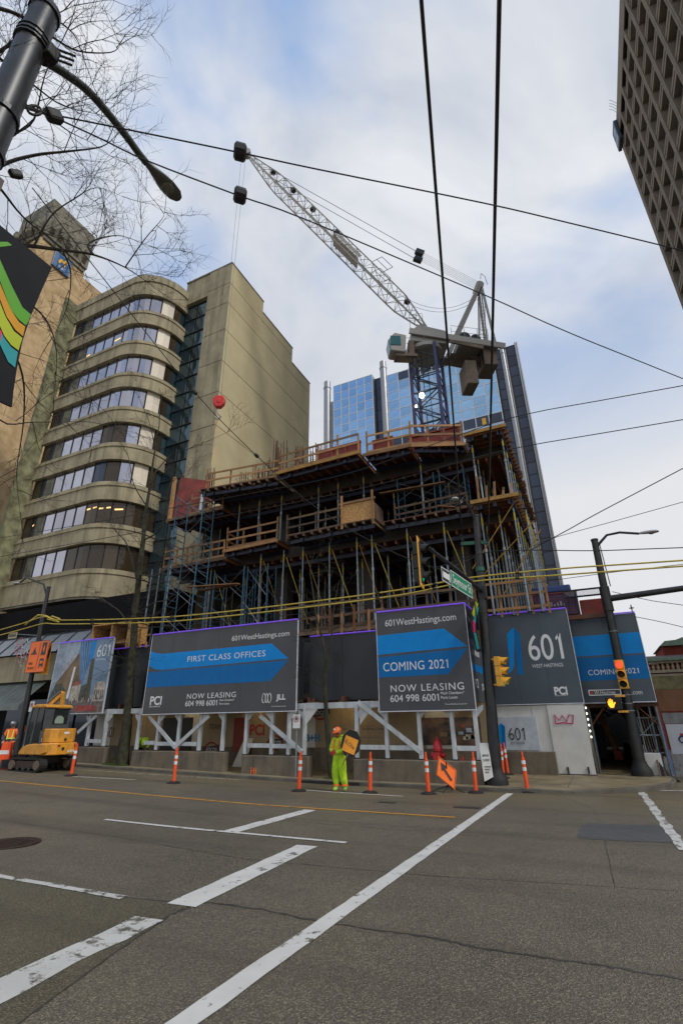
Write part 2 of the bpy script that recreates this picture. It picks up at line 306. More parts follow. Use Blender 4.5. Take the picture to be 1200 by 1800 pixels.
# ------------------------------------------------------------------ ground, road, kerb, sidewalk
def asphalt(name, base, warm, wear=0.0):
    m = bpy.data.materials.new(name); m.use_nodes = True; t = m.node_tree; n = t.nodes; lk = t.links.new; b = n['Principled BSDF']
    tcn = n.new('ShaderNodeTexCoord')
    def noise(sc, det, rg=0.6):
        q = n.new('ShaderNodeTexNoise'); q.inputs['Scale'].default_value = sc; q.inputs['Detail'].default_value = det; q.inputs['Roughness'].default_value = rg; lk(tcn.outputs['Object'], q.inputs[0]); return q.outputs['Fac']
    def rng(f, p0, p1, a, c):
        q = n.new('ShaderNodeMapRange'); q.inputs[1].default_value = p0; q.inputs[2].default_value = p1; q.inputs[3].default_value = a; q.inputs[4].default_value = c; lk(f, q.inputs[0]); return q.outputs[0]
    def mix(f, a, c):
        q = n.new('ShaderNodeMix'); q.data_type = 'RGBA'
        for i, v in ((0, f), (6, a), (7, c)):
            if isinstance(v, tuple): q.inputs[i].default_value = (*v, 1)
            elif isinstance(v, float): q.inputs[i].default_value = v
            else: lk(v, q.inputs[i])
        return q.outputs[2]
    big = rng(noise(0.22, 5, 0.6), 0.35, 0.68, 0, 1)
    col = mix(big, base, warm)
    col = mix(rng(noise(1.1, 4), 0.5, 0.72, 0, 0.45), col, tuple(x*0.55 for x in base))
    vo = n.new('ShaderNodeTexVoronoi'); vo.inputs['Scale'].default_value = 88; lk(tcn.outputs['Object'], vo.inputs[0])
    hs = n.new('ShaderNodeSeparateColor'); lk(vo.outputs['Color'], hs.inputs[0])
    col = mix(rng(hs.outputs[0], 0.58, 1.0, 0, 0.7), col, tuple(x*2.4 for x in warm))
    col = mix(rng(hs.outputs[1], 0.65, 1.0, 0, 0.6), col, tuple(x*0.35 for x in base))
    sx = n.new('ShaderNodeSeparateXYZ'); lk(tcn.outputs['Object'], sx.inputs[0])          # warm wet gleam towards the kerb, painted into the colour
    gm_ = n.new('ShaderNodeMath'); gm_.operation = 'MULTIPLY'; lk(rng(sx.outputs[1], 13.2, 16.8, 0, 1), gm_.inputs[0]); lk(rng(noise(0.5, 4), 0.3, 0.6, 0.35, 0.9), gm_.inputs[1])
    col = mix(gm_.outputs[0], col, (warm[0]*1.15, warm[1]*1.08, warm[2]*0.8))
    mp = n.new('ShaderNodeMapping'); mp.inputs['Scale'].default_value = (0.05, 0.9, 0.2); lk(tcn.outputs['Object'], mp.inputs[0])
    q = n.new('ShaderNodeTexNoise'); q.inputs['Scale'].default_value = 1.0; q.inputs['Detail'].default_value = 3; lk(mp.outputs[0], q.inputs[0])
    col = mix(rng(q.outputs['Fac'], 0.5, 0.68, 0, 0.4), col, tuple(x*0.55 for x in base))          # tyre lanes along Seymour
    col = mix(rng(noise(7.0, 6, 0.7), 0.66, 0.74, 0, 0.55), col, tuple(x*0.35 for x in base))       # oil and water spots
    lk(col, b.inputs['Base Color'])
    lk(rng(noise(0.35, 4), 0.35, 0.65, 0.38, 0.62), b.inputs['Roughness']); b.inputs['Specular IOR Level'].default_value = 0.55
    bn = n.new('ShaderNodeBump'); bn.inputs['Strength'].default_value = 0.8; bn.inputs['Distance'].default_value = 0.012
    lk(vo.outputs['Distance'], bn.inputs['Height']); lk(bn.outputs[0], b.inputs['Normal']); return m
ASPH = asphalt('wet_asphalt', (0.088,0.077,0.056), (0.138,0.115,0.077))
PATCHM = asphalt('dark_patch_asphalt', (0.062,0.064,0.066), (0.075,0.076,0.076))
def worn_paint(name, c, wear=0.5):
    m = mat(name, c, 0.6, var=0.06, scale=3); t = m.node_tree; n = t.nodes; lk = t.links.new; b = n['Principled BSDF']
    tcn = n.new('ShaderNodeTexCoord'); q = n.new('ShaderNodeTexNoise'); q.inputs['Scale'].default_value = 5.5; q.inputs['Detail'].default_value = 9; q.inputs['Roughness'].default_value = 0.72; lk(tcn.outputs['Object'], q.inputs[0])
    r = n.new('ShaderNodeMapRange'); r.inputs[1].default_value = 0.60-wear*0.1; r.inputs[2].default_value = 0.64-wear*0.07; lk(q.outputs['Fac'], r.inputs[0])
    mx = n.new('ShaderNodeMix'); mx.data_type = 'RGBA'; lk(r.outputs[0], mx.inputs[0]); src = b.inputs['Base Color'].links[0].from_socket
    lk(src, mx.inputs[6]); mx.inputs[7].default_value = (0.105,0.093,0.072,1); lk(mx.outputs[2], b.inputs['Base Color']); return m
RPAINT = worn_paint('worn_road_paint', (0.56,0.55,0.52), 0.25); RPAINT2 = worn_paint('very_worn_road_paint', (0.5,0.5,0.47), 0.85); YPAINT = worn_paint('yellow_road_paint', (0.55,0.25,0.02), 0.5)
def sheet(xs, ys, dz, mb=None, zf=gz):
    mb = mb or MB(); nx = len(xs)
    mb.add([(x, y, zf(x, y)+dz) for y in ys for x in xs], [(j*nx+i, j*nx+i+1, (j+1)*nx+i+1, (j+1)*nx+i) for j in range(len(ys)-1) for i in range(nx-1)]); return mb
def frange(a, b, s):
    k = max(1, round((b-a)/s)); return [a+(b-a)*i/k for i in range(k+1)]
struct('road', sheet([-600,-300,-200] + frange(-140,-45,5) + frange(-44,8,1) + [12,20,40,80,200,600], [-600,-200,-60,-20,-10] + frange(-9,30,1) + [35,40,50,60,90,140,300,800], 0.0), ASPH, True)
def line(name, a, b, w, m, dz=0.006, ragged=0.0):
    a = Vector((*a, 0)); b = Vector((*b, 0)); d = (b-a); k = max(2, int(d.length/0.25)); s = Vector((-d.y, d.x, 0)).normalized()*w/2; mb = MB(); vs = []
    for i in range(k+1):
        p = a + d*(i/k); j1 = 1+random.uniform(-ragged, ragged*0.4); j2 = 1+random.uniform(-ragged, ragged*0.4)
        for q in (p+s*j1, p-s*j2): vs.append((q.x, q.y, gz(q.x, q.y)+dz))
    mb.add(vs, [(2*i, 2*i+1, 2*i+3, 2*i+2) for i in range(k)]); return struct(name, mb, m)
def gline(name, pa, pb, w, m, **k):
    a = onG(*pa); b = onG(*pb); return line(name, (a.x, a.y), (b.x, b.y), w, m, **k)
line('crosswalk_line', (-2.66, 1.5), (-2.72, 16.9), 0.2, RPAINT, ragged=0.1)
line('crosswalk_line', (0.80, 10.2), (0.74, 18.9), 0.2, RPAINT2, ragged=0.35)
gline('stop_line', (318,1592), (540,1487), 0.36, RPAINT, ragged=0.08)
gline('stop_line', (402,1463), (545,1424), 0.33, RPAINT, ragged=0.1)
gline('stop_line', (-60,1770), (262,1615), 0.36, RPAINT2, ragged=0.22)
gline('lane_line', (185,1441), (608,1482), 0.12, RPAINT, dz=0.009, ragged=0.1)
gline('lane_line', (-60,1530), (218,1579), 0.12, RPAINT2, dz=0.009, ragged=0.25)
line('centre_line', (-60, 11.88), (-3.1, 11.9), 0.13, YPAINT, ragged=0.1)
gline('lane_line', (128,1365), (240,1371), 0.1, RPAINT)
gline('lane_line', (522,1388), (708,1400), 0.1, RPAINT)
gline('edge_line', (120,1352), (420,1371), 0.09, RPAINT2)
gline('edge_line', (1145,1390), (1300,1390), 0.14, RPAINT)
def gpoly(name, pts, m, dz):
    P_ = [onG(*p) for p in pts]; mb = MB(); mb.add([(p.x, p.y, gz(p.x, p.y)+dz) for p in P_], [tuple(range(len(P_)))]); return struct(name, mb, m)
gpoly('asphalt_patch', [(1013,1473),(1018,1456),(1032,1447),(1110,1450),(1172,1452),(1184,1482),(1100,1479),(1030,1475)], PATCHM, 0.004)
BROWNP = asphalt('old_brown_asphalt', (0.068,0.06,0.038), (0.098,0.084,0.048)); COOLP = asphalt('newer_dark_asphalt', (0.074,0.066,0.054), (0.105,0.092,0.072))
gpoly('asphalt_patch', [(-150,1505),(0,1538),(110,1560),(215,1578),(335,1591),(290,1612),(180,1690),(60,1778),(-60,1870),(-200,1960)], BROWNP, 0.003)
SEAM = mat('tar_seam', (0.042,0.038,0.032), 0.45, var=0.3)
def seam(pts, w, name='tar_seam'):
    P_ = [onG(*p) for p in pts]; mb = MB(); vs = []
    Q = []
    for a, b in zip(P_[:-1], P_[1:]):
        for i in range(10): Q.append(a.lerp(b, i/10))
    Q.append(P_[-1])
    for i, p in enumerate(Q):
        d = (Q[min(i+1, len(Q)-1)] - Q[max(i-1, 0)]); d.z = 0; s = Vector((-d.y, d.x, 0)).normalized()*w*random.uniform(0.2, 0.7); o = Vector((random.uniform(-1,1), random.uniform(-1,1), 0))*w*0.35
        for q in (p+s+o, p-s+o): vs.append((q.x, q.y, gz(q.x, q.y)+0.0025))
    mb.add(vs, [(2*i, 2*i+1, 2*i+3, 2*i+2) for i in range(len(Q)-1)]); struct(name, mb, SEAM)
seam([(215,1578),(330,1588),(372,1587),(455,1598),(545,1617),(640,1632),(760,1648),(850,1668),(930,1680),(1060,1698),(1200,1722)], 0.035)
seam([(-20,1840),(60,1778),(180,1690),(300,1608),(335,1594)], 0.035)
seam([(-10,1440),(200,1470),(430,1510),(760,1540),(1010,1555),(1210,1568)], 0.012)
seam([(250,1420),(420,1436),(620,1452),(840,1470)], 0.012)
seam([(900,1400),(960,1392),(1040,1420),(1060,1470),(1080,1560)], 0.012)
# kerb and sidewalk along Seymour, with a rounded corner into Hastings
KC = [(-70,17.15),(-3.4,17.15),(-2.2,17.25),(-1.0,17.55),(0.0,18.05),(0.8,18.75),(1.4,19.6),(1.8,20.6),(1.95,21.6),(1.95,60)]
def walk_top(x, y): return walk_z(x) - (0.075*max(0, 1-abs(x+0.9)/1.3)*max(0, 1-(y-17)/1.6) if x > -2.3 else 0)
kx = frange(-70,-3.4,1.2); K2 = [(x,17.15) for x in kx] + KC[2:]
mb = MB(); vs = []; n_ = len(K2)
for (x, y) in K2: vs += [(x, y, gz(x,y)-0.2), (x+0.0, y, walk_top(x,y)-0.012), (x-0.012, y+0.02, walk_top(x,y)), (x-0.1*(x>-3.4), y+0.17, walk_top(x,y))]
mb.add(vs, [(4*i+k, 4*i+4+k, 4*i+5+k, 4*i+1+k) for i in range(n_-1) for k in range(3)]); struct('kerb', mb, KERBC)
mb = MB(); vs = []
for (x, y) in K2: vs += [(x-0.1*(x>-3.4), y+0.17, walk_top(x,y)), (min(x,1.9)-0.25*(x>0), min(y+1.2, 60.2), walk_z(x)), (min(x, -3.5), max(30, y+3), walk_z(min(x,-3.5)))]
mb.add(vs, [(3*i+k, 3*i+3+k, 3*i+4+k, 3*i+1+k) for i in range(n_-1) for k in range(2)]); struct('sidewalk', mb, WALKC)
jm = MB()
for x in frange(-30,-4,1.5): jm.box(x-0.006, x+0.006, 17.33, 21, walk_z(x)-0.05, walk_z(x)+0.0025)
for x in (-2.5, -1.2): jm.box(x-0.006, x+0.006, 18.2, 22, walk_z(x)-0.05, walk_z(x)+0.0025)
struct('sidewalk_joint', jm, SEAM)
wb = MB(); wb.box(-9.9,-7.6,17.128,17.149,-0.235,-0.15); struct('kerb_drain_opening', wb, BLACK)
# camera-side sidewalk (behind and left of the viewer)
struct('near_sidewalk', sheet(frange(-40,-3.4,2), [-6,-4,-2,0,1.0], 0.12), WALKC)
gm = MB(); P_ = onG(320,1362)
def grass_tuft(name, c, rx, ry, n):
    mb = MB()
    for i in range(n):
        a = random.uniform(0, 6.28); r = math.sqrt(random.random()); x = c[0]+rx*r*math.cos(a); y = c[1]+ry*r*math.sin(a); h = random.uniform(0.04, 0.13); z = walk_z(x); dx, dy = random.uniform(-.05,.05), random.uniform(-.05,.05)
        mb.add([(x-.006,y,z),(x+.006,y,z),(x+dx,y+dy,z+h)], [(0,1,2)])
    o = make(name, mb, mat('grass_blade', (0.07,0.11,0.02), 0.8, var=0.3, scale=8)); o['kind'] = 'stuff'; return o
grass_tuft('grass', (onY(200,1352,17.6).x, 17.62), 0.75, 0.24, 900)
grass_tuft('grass', (onY(575,1378,17.6).x+0.2, 17.7), 0.45, 0.25, 260)
def gcover(name, px, r, label, m):
    p = onG(*px); z = gz(p.x, p.y); t = thing(name, label, 'manhole cover', (p.x, p.y, z)); b = MB(); b.lathe([(r*1.13, 0.003), (r*1.13, 0.009), (r*1.02, 0.009), (r*1.02, 0.004)], 32, p-Vector((0,0,p.z-z))); make('rim', b, m, t)
    b = MB(); b.lathe([(r, 0.004), (r, 0.007)], 32, (p.x, p.y, z)); make('lid', b, m, t)
    b = MB()
    for i in range(-5, 6):
        for j in range(-5, 6):
            if i*i+j*j < 26: b.box(p.x+i*r/6-.02, p.x+i*r/6+.02, p.y+j*r/6-.02, p.y+j*r/6+.02, z+0.007, z+0.012)
    make('tread_pattern', b, m, t)
IRON = mat('rusty_iron', (0.045,0.026,0.02), 0.5, 0.4, var=0.4, scale=8)
gcover('manhole_cover', (15,1483), 0.42, 'round rust brown iron manhole cover in the road', IRON)
b = MB(); p = onG(820,1420); b.box(p.x-.3, p.x+.3, p.y-.13, p.y+.13, gz(p.x,p.y)+.002, gz(p.x,p.y)+.008); solo('drain_grate', b, DSTEEL, 'small rectangular iron cover in the road beside the yellow line end', 'drain cover', tuple(p))
b = MB(); p = onG(680,1411); b.box(p.x-.22, p.x+.22, p.y-.1, p.y+.1, gz(p.x,p.y)+.002, gz(p.x,p.y)+.008); solo('drain_grate', b, DSTEEL, 'small iron valve cover in the road between the white and yellow lines', 'drain cover', tuple(p))

# ------------------------------------------------------------------ rounded office building on the left
PATH = [(-37.05,21.0),(-36.35,21.0)] + [(-36.35+1.1*i,21.0) for i in range(1,6)] + [(-30+3.15*math.cos(t), 24.15+3.15*math.sin(t)) for t in [math.radians(-90+90*i/20) for i in range(21)]] + [(-26.85,24.9)]
def offset(path, d):
    out = []
    for i, p in enumerate(path):
        a = Vector(path[max(i-1,0)]); b = Vector(path[min(i+1,len(path)-1)]); t = (b-a).normalized(); out.append((p[0]+t.y*d, p[1]-t.x*d))
    return out
def ribbon(mb, path, d0, d1, z0, z1):
    A = offset(path, d0); B = offset(path, d1); n = len(path); vs = [(x,y,z0) for x,y in A]+[(x,y,z1) for x,y in A]+[(x,y,z0) for x,y in B]+[(x,y,z1) for x,y in B]
    fs = []
    for i in range(n-1): fs += [(i,i+1,n+i+1,n+i), (2*n+i,3*n+i,3*n+i+1,2*n+i+1), (n+i,n+i+1,3*n+i+1,3*n+i), (i,2*n+i,2*n+i+1,i+1)]
    fs += [(0,n,3*n,2*n), (n-1,3*n-1,4*n-1,2*n-1)]
    mb.add(vs, fs)
ob = thing('office_building', 'weathered concrete office block with bands of windows and a rounded corner', 'building', (-32, 24, 0))
BZ = [11.35+3.236*k for k in range(8)]
def wall_band(z0, z1):
    b = MB(); ribbon(b, PATH, 0.0, -0.5, z0, z1); make('wall_band', b, CONC, ob)
    b = MB(); ribbon(b, PATH, 0.07, 0.003, z1-0.34, z1-0.27); make('drip_ledge', b, CONC, ob)
wall_band(9.45, BZ[0])
for k in range(7): wall_band(BZ[k]+1.82, BZ[k+1])
b = MB(); ribbon(b, PATH, 0.0, -0.5, BZ[7]+1.82, 37.25); make('wall_band', b, CONC, ob)
b = MB(); ribbon(b, PATH, 0.09, -0.5, 37.253, 37.98); make('parapet', b, CONC, ob)
b = MB(); b.prism([(x,y) for x,y in offset(PATH,-0.45)]+[(-37.05,25)], (0,0,37.1), (1,0,0), (0,1,0), (0,0,.1)); make('roof', b, DARKC, ob)
INN = offset(PATH, -0.28)
def along(path):
    d = [0]
    for a, c in zip(path[:-1], path[1:]): d.append(d[-1]+math.dist(a, c))
    return d
DI = along(INN)
def at_len(s):
    for i in range(len(DI)-1):
        if s <= DI[i+1] or i == len(DI)-2:
            u = (s-DI[i])/(DI[i+1]-DI[i]); return (INN[i][0]+(INN[i+1][0]-INN[i][0])*u, INN[i][1]+(INN[i+1][1]-INN[i][1])*u)
cuts = [0, 1.0, 1.35, 2.45, 3.55, 4.65, 5.75, 6.85, 7.9, 8.9, 9.8, 10.95, 11.6, DI[-1]]
ROWS = {7:'dDVVVVVVVVWBT', 6:'bDVVVVVVVVWBT', 5:'bDVVVVVVVVWBT', 4:'bDVVVVVVVVWbT', 3:'bDVVVVVbbVWBT', 2:'bDVVVVVdbVWBT', 1:'bbVVVVVbbbbBB', 0:'BbVVVVbbbBBBB'}
GL = {'d':GLD, 'D':GLD, 'V':GLV, 'W':GLW, 'B':GLBR, 'b':GLBR, 'T':GLT}
for k in range(8):
    for i, ch in enumerate(ROWS[k]):
        a = at_len(cuts[i]+0.03); c = at_len(cuts[i+1]-0.03); m_ = at_len((cuts[i]+cuts[i+1])/2)
        b = MB(); z0, z1 = BZ[k]+0.002, BZ[k]+1.818
        for p, q in ((a, m_), (m_, c)):
            t = (Vector(q)-Vector(p)).normalized(); nn = Vector((-t.y, t.x))*0.03
            b.add([(p[0],p[1],z0),(q[0],q[1],z0),(q[0],q[1],z1),(p[0],p[1],z1)], [(0,1,2,3)])
        tilt = random.uniform(-0.004, 0.004)
        make('window_pane', b, GL[ch], ob)
        b = MB(); b.bar((*at_len(cuts[i+1]), z0), (*at_len(cuts[i+1]), z1), 0.07, 0.09); make('mullion', b, DSTEEL, ob)
for (k, i, u0, u1, zz) in ((6, 6, .2, .8, .75), (6, 3, .2, .55, .35), (1, 7, .1, .9, 1.2), (1, 8, .1, .9, 1.15), (1, 9, .2, .8, 1.1), (1, 1, .3, .9, 1.0)):
    a = Vector(at_len(cuts[i]+(cuts[i+1]-cuts[i])*u0)); c = Vector(at_len(cuts[i]+(cuts[i+1]-cuts[i])*u1)); t = (c-a).normalized(); nn = Vector((t.y, -t.x))*0.02
    b = MB(); b.add([(a.x+nn.x, a.y+nn.y, BZ[k]+zz), (c.x+nn.x, c.y+nn.y, BZ[k]+zz+.1), (c.x+nn.x, c.y+nn.y, BZ[k]+zz+.2), (a.x+nn.x, a.y+nn.y, BZ[k]+zz+.12)], [(0,1,2,3)])
    make('lit_ceiling_panel', b, mat('warm_office_light', (0.9,0.6,0.25), 0.5, emit=(1.0,0.62,0.2), estr=0.9), ob)
b = MB(); b.prism([(x,y) for x,y in offset(PATH,-.9)]+[(-27.8,26),(-36.9,26)], (0,0,9.45), (1,0,0), (0,1,0), (0,0,27.6)); make('core_wall', b, DARKC, ob)
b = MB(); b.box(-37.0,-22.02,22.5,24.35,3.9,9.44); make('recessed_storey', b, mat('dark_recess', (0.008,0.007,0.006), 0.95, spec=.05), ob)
b = MB(); b.prism([(x,y) for x,y in offset(PATH,-0.05)]+[(-27,26),(-37,26)], (0,0,9.3), (1,0,0), (0,1,0), (0,0,.12)); make('soffit', b, ROUGHC, ob)
b = MB(); b.box(-60,-37.05,19.9,21.5,-1,37.95) if False else b.box(-37.35,-37.05,19.85,21.15,3,38.0); make('side_fin', b, MOSSC, ob)
# plain concrete stair tower with stepped party wall
st = thing('stair_tower', 'blank cream concrete tower with stepped roofline beside the rounded office block', 'tower', (-24, 28, 0))
b = MB(); b.box(-27.1,-25.42,25.2,29,0,39.25); b.box(-24.38,-22.2,24.42,29,0,39.25); b.box(-25.43,-24.37,24.85,29,0,39.2); b.box(-27.1,-24.38,24.42,24.8,36.6,39.24); b.box(-27.1,-24.38,24.42,24.8,0,9.0); make('tower_core', b, CONC, st)
for i in range(17):
    z = 9.2+i*1.6
    for xa in (-27.05,-25.7): b = MB(); b.box(xa+.02,xa+1.28,24.7,24.74,z,z+1.54); make('window_pane', b, GLT, st)
    b = MB(); b.box(-27.05,-24.39,24.6,24.72,z+1.545,z+1.6); make('mullion', b, DSTEEL, st)
JZ = sorted([onX(401.1,531.1,-22).z, onX(395.6,577.8,-22).z, onX(388.9,631.1,-22).z, onX(383.3,686.7,-22).z, onX(377.8,745.6,-22).z, onX(406.7,498.9,-22).z])
LV = [0.0, 8.0, 15.0] + JZ + [40]
STEP = [(24.4,29.3,39.3),(29.3,34.8,37.95),(34.8,38.6,36.05)]
for i in range(len(LV)-1):
    b = MB(); z0, z1 = LV[i]+0.03, LV[i+1]-0.03
    for y0, y1, zt in STEP:
        if z0 < zt: b.box(-22.2, -22.0, y0+0.0, y1-0.0, z0, min(z1, zt))
    # merge neighbours by slightly different tops only; faces inside are hidden
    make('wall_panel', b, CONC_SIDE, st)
    b = MB()
    for y0, y1, zt in STEP:
        if z0-0.08 < zt and i > 0: b.box(-22.21, -22.025, y0, y1, z0-0.065, z0+0.005)
    if b.v: make('joint', b, ROUGHC, st)
    for (xa, xb) in ((-24.38,-22.0),):
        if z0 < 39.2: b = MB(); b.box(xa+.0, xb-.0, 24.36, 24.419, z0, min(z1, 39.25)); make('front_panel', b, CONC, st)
for y0, y1, zt in STEP:
    b = MB(); b.box(-22.2,-21.96,y0-(0.06 if y0 < 25 else 0),y1+.04,zt+.002,zt+.13); make('coping', b, ROUGHC, st)
b = MB(); b.box(-27.12,-22.2,24.34,24.6,39.26,39.42); make('coping', b, ROUGHC, st)
b = MB(); b.box(-27.1,-22.2,29.0,34.8,0,37.9); b.box(-27.1,-22.2,34.8,38.6,0,36.0); make('rear_block', b, CONC, st)
# tan tower with the bank sign
K = 1.285                                                                 # the tower stands further back than the office block front
def KX(x): return x*K
def KZ(z): return 1.65+(z-1.65)*K
tt = thing('tan_tower', 'tall tan stone tower with a rough concrete head and blue sign', 'tower', (KX(-39), KX(20), 0))
def kbox(x0,x1,y0,y1,z0,z1): b = MB(); b.box(KX(x0),KX(x1),KX(y0),KX(y1),KZ(z0) if z0 > 0 else -1,KZ(z1)); return b
make('wall', kbox(-41.5,-37.36,16.45,20.95,-1,42.2), TAN, tt)
make('rear_wall', kbox(-42.5,-37.37,20.95,29,-1,41.75), TAN, tt)
make('head_block', kbox(-41.57,-37.05,16.41,20.93,42.6,47.1), ROUGHC, tt, bevel=.06)
make('head_neck', kbox(-41.4,-37.2,16.6,20.8,42.2,42.6), ROUGHC, tt)
for i in range(8):
    z = 4+i*5.0; make('stone_joint', kbox(-37.37,-37.352,16.5,29,z,z+.03), ROUGHC, tt)
for i in range(5):
    b = MB(); b.prism([(0,0),(0.55,0.6),(0.55,1.9),(0,1.9)], (KX(-37.05),KX(16.75+i*.85),KZ(42.9)), (1,0,0), (0,0,1), (0,.5,0)); make('head_bracket', b, ROUGHC, tt, bevel=.03)
for i in range(4):
    b = MB(); b.prism([(0,0),(0.55,0.6),(0.55,1.9),(0,1.9)], (KX(-41.3+i*1.05),KX(16.41),KZ(42.9)), (0,-1,0), (0,0,1), (.65,0,0)); make('head_bracket', b, ROUGHC, tt, bevel=.03)
sg = thing('bank_sign', 'small blue bank sign with gold lion shape high on the tan tower', 'sign', (KX(-37.2), KX(18.7), KZ(41)))
NB = mat('sign_navy', (0.02,0.09,0.25), 0.4); GOLD = mat('sign_gold', (0.75,0.42,0.03), 0.4)
make('panel', kbox(-37.355,-37.15,17.85,19.55,40.2,42.0), mat('sign_blue_grey', (0.1,0.17,0.3), 0.4), sg, bevel=.03)
make('shield', kbox(-37.149,-37.14,18.25,19.3,40.3,41.85), NB, sg)
b = MB(); b.prism([(u*K,v*K) for u, v in [(0,0),(.15,.05),(.2,.3),(.45,.35),(.5,.05),(.62,0),(.65,.4),(.8,.55),(.75,.8),(.55,.85),(.45,.65),(.1,.6),(-.05,.3)]], (KX(-37.139),KX(18.35),KZ(40.85)), (0,1,0), (0,0,1), (.012,0,0)); make('lion_shape', b, GOLD, sg)
text('RBC', 0.54, PRINT, sg, (KX(-37.135),KX(18.4),KZ(40.42)), (0,1,0), (0,0,1), squeeze=0.9)
# shopfront storeys under the office block
sf = thing('shopfront', 'dark shopfront storey under the office block with metal canopy roof', 'shopfront', (-30, 20, 0))
for i in range(12):
    x0 = -37+i*1.33; b = MB(); b.add([(x0,18.6,5.55),(x0+1.31,18.6,5.55),(x0+1.31,19.6,6.7),(x0,19.6,6.7),(x0+1.31,21.4,7.3),(x0,21.4,7.3)], [(0,1,2,3),(3,2,4,5)]); make('roof_panel', b, mat('wet_metal_roof', (0.22,0.25,0.3), 0.25, 0.7, var=0.12, rnd=0.12), sf)
    b = MB(); b.bar((x0-.01,18.58,5.56),(x0-.01,19.6,6.73),.04,.05); b.bar((x0-.01,19.6,6.73),(x0-.01,21.4,7.32),.04,.05); make('standing_seam', b, DSTEEL, sf)
b = MB(); b.box(-40,-25.6,18.75,19.1,4.05,5.5); make('fascia', b, CONC, sf)
b = MB(); b.box(-40,-21.5,19.15,20.9,3.6,5.5); make('lintel', b, DARKC, sf)
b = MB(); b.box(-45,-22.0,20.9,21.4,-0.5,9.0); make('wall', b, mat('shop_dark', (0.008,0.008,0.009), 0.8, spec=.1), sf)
for i in range(9):
    x0 = -31.5+i*.5; b = MB(); b.add([(x0,17.6,2.75),(x0+.48,17.6,2.75),(x0+.48,18.9,4.0),(x0,18.9,4.0)], [(0,1,2,3)]); make('awning_panel', b, mat('awning_metal', (0.09,0.11,0.1), 0.4, 0.3, rnd=.1), sf)
b = MB(); b.box(-32,-27.0,17.58,17.64,2.5,2.75); make('awning_valance', b, mat('awning_edge', (0.15,0.17,0.16), 0.5), sf)
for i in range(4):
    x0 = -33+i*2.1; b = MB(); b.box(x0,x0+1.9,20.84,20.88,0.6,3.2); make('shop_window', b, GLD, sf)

# ------------------------------------------------------------------ blue glass tower behind
gt = thing('glass_tower', 'tall blue mirror glass office tower with silver corner columns', 'tower', (-25, 100, 0))
SILV = mat('silver_column', (0.3,0.31,0.33), 0.4, 0.6, var=0.1)
def panes(x0, x1, nx, z1, dz, nz, y, dark=(), gm=GLB, skip=()):
    ALU = MATS['dark_steel'] if gm is GLD else MATS['aluminium_mullion']
    w_ = (x1-x0)/nx; pm = MB().box(0.12, w_-0.12, 0, 0.12, 0.12, dz-0.12).mesh('window_pane'); pm.materials.append(gm); pd = pm.copy(); pd.materials.clear(); pd.materials.append(GLD)
    for i in range(nx+1): b = MB(); b.box(x0+i*w_-.09,x0+i*w_+.09,y-.06,y+.1,z1-nz*dz,z1); make('mullion', b, ALU, gt)
    for j in range(nz+1): b = MB(); b.box(x0,x1,y-.05,y+.09,z1-j*dz-.09,z1-j*dz+.09); make('mullion', b, ALU, gt)
    for i in range(nx):
        for j in range(nz):
            if (i, j) in skip: continue
            inst('window_pane', pd if (i, j) in dark or (None, j) in dark else pm, gt, Matrix.Translation((x0+i*w_, y, z1-(j+1)*dz)) @ Matrix.Rotation(random.uniform(-.0025,.0025), 4, 'Z') @ Matrix.Rotation(random.uniform(-.002,.002), 4, 'X'))
b = MB(); b.box(-47,-36.1,95.1,120,0,83.0); b.box(-36.1,-34.2,96.5,120,0,82.5); b.box(-33,-6.9,95.1,120,0,81.2); b.box(-50.2,-47,97,118,0,80.0); make('frame_wall', b, ALU, gt)
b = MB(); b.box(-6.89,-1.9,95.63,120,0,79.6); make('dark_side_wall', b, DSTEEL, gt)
panes(-47,-36.1,5,83.0,2.5,11,95)
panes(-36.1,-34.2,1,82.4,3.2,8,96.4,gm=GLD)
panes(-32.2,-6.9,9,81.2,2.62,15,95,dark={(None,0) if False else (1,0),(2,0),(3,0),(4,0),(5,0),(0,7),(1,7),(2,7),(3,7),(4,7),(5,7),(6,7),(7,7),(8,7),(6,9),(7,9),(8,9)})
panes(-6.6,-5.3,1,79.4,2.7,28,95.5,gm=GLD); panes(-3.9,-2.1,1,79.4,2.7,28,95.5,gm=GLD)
for (x, r, zt) in ((-49.0,.9,85.2),(-33.2,.85,86.0),(-4.8,.5,79.8)):
    b = MB(); b.lathe([(r,0),(r,zt-2.2)], 14, (x,95.3,0)); make('corner_column', b, SILV, gt, True)
    b = MB(); b.lathe([(r*1.12,zt-2.1),(r*1.12,zt-1.9)], 14, (x,95.3,0)); b.lathe([(r*.95,zt-1.9),(r*.95,zt)], 14, (x,95.3,0)); make('column_cap', b, SILV, gt, True)
for x in (-4.2,-1.9,-1.55): b = MB(); b.lathe([(.16,0),(.16,79.9)], 8, (x,95.4,0)); make('edge_pipe', b, SILV, gt, True)
b = MB(); b.prism([(0,0),(6,0),(9,1.9),(9,2.6),(6,2.2),(3,1.5),(0,.4)], (-31.5,97,81.3), (1,0,0), (0,0,1), (0,8,0)); make('roof_penthouse', b, ALU, gt)
b = MB(); b.box(-11.2,-10.4,94.9,94.98,60.6,62.2); make('hanging_banner', b, GOLD, gt)

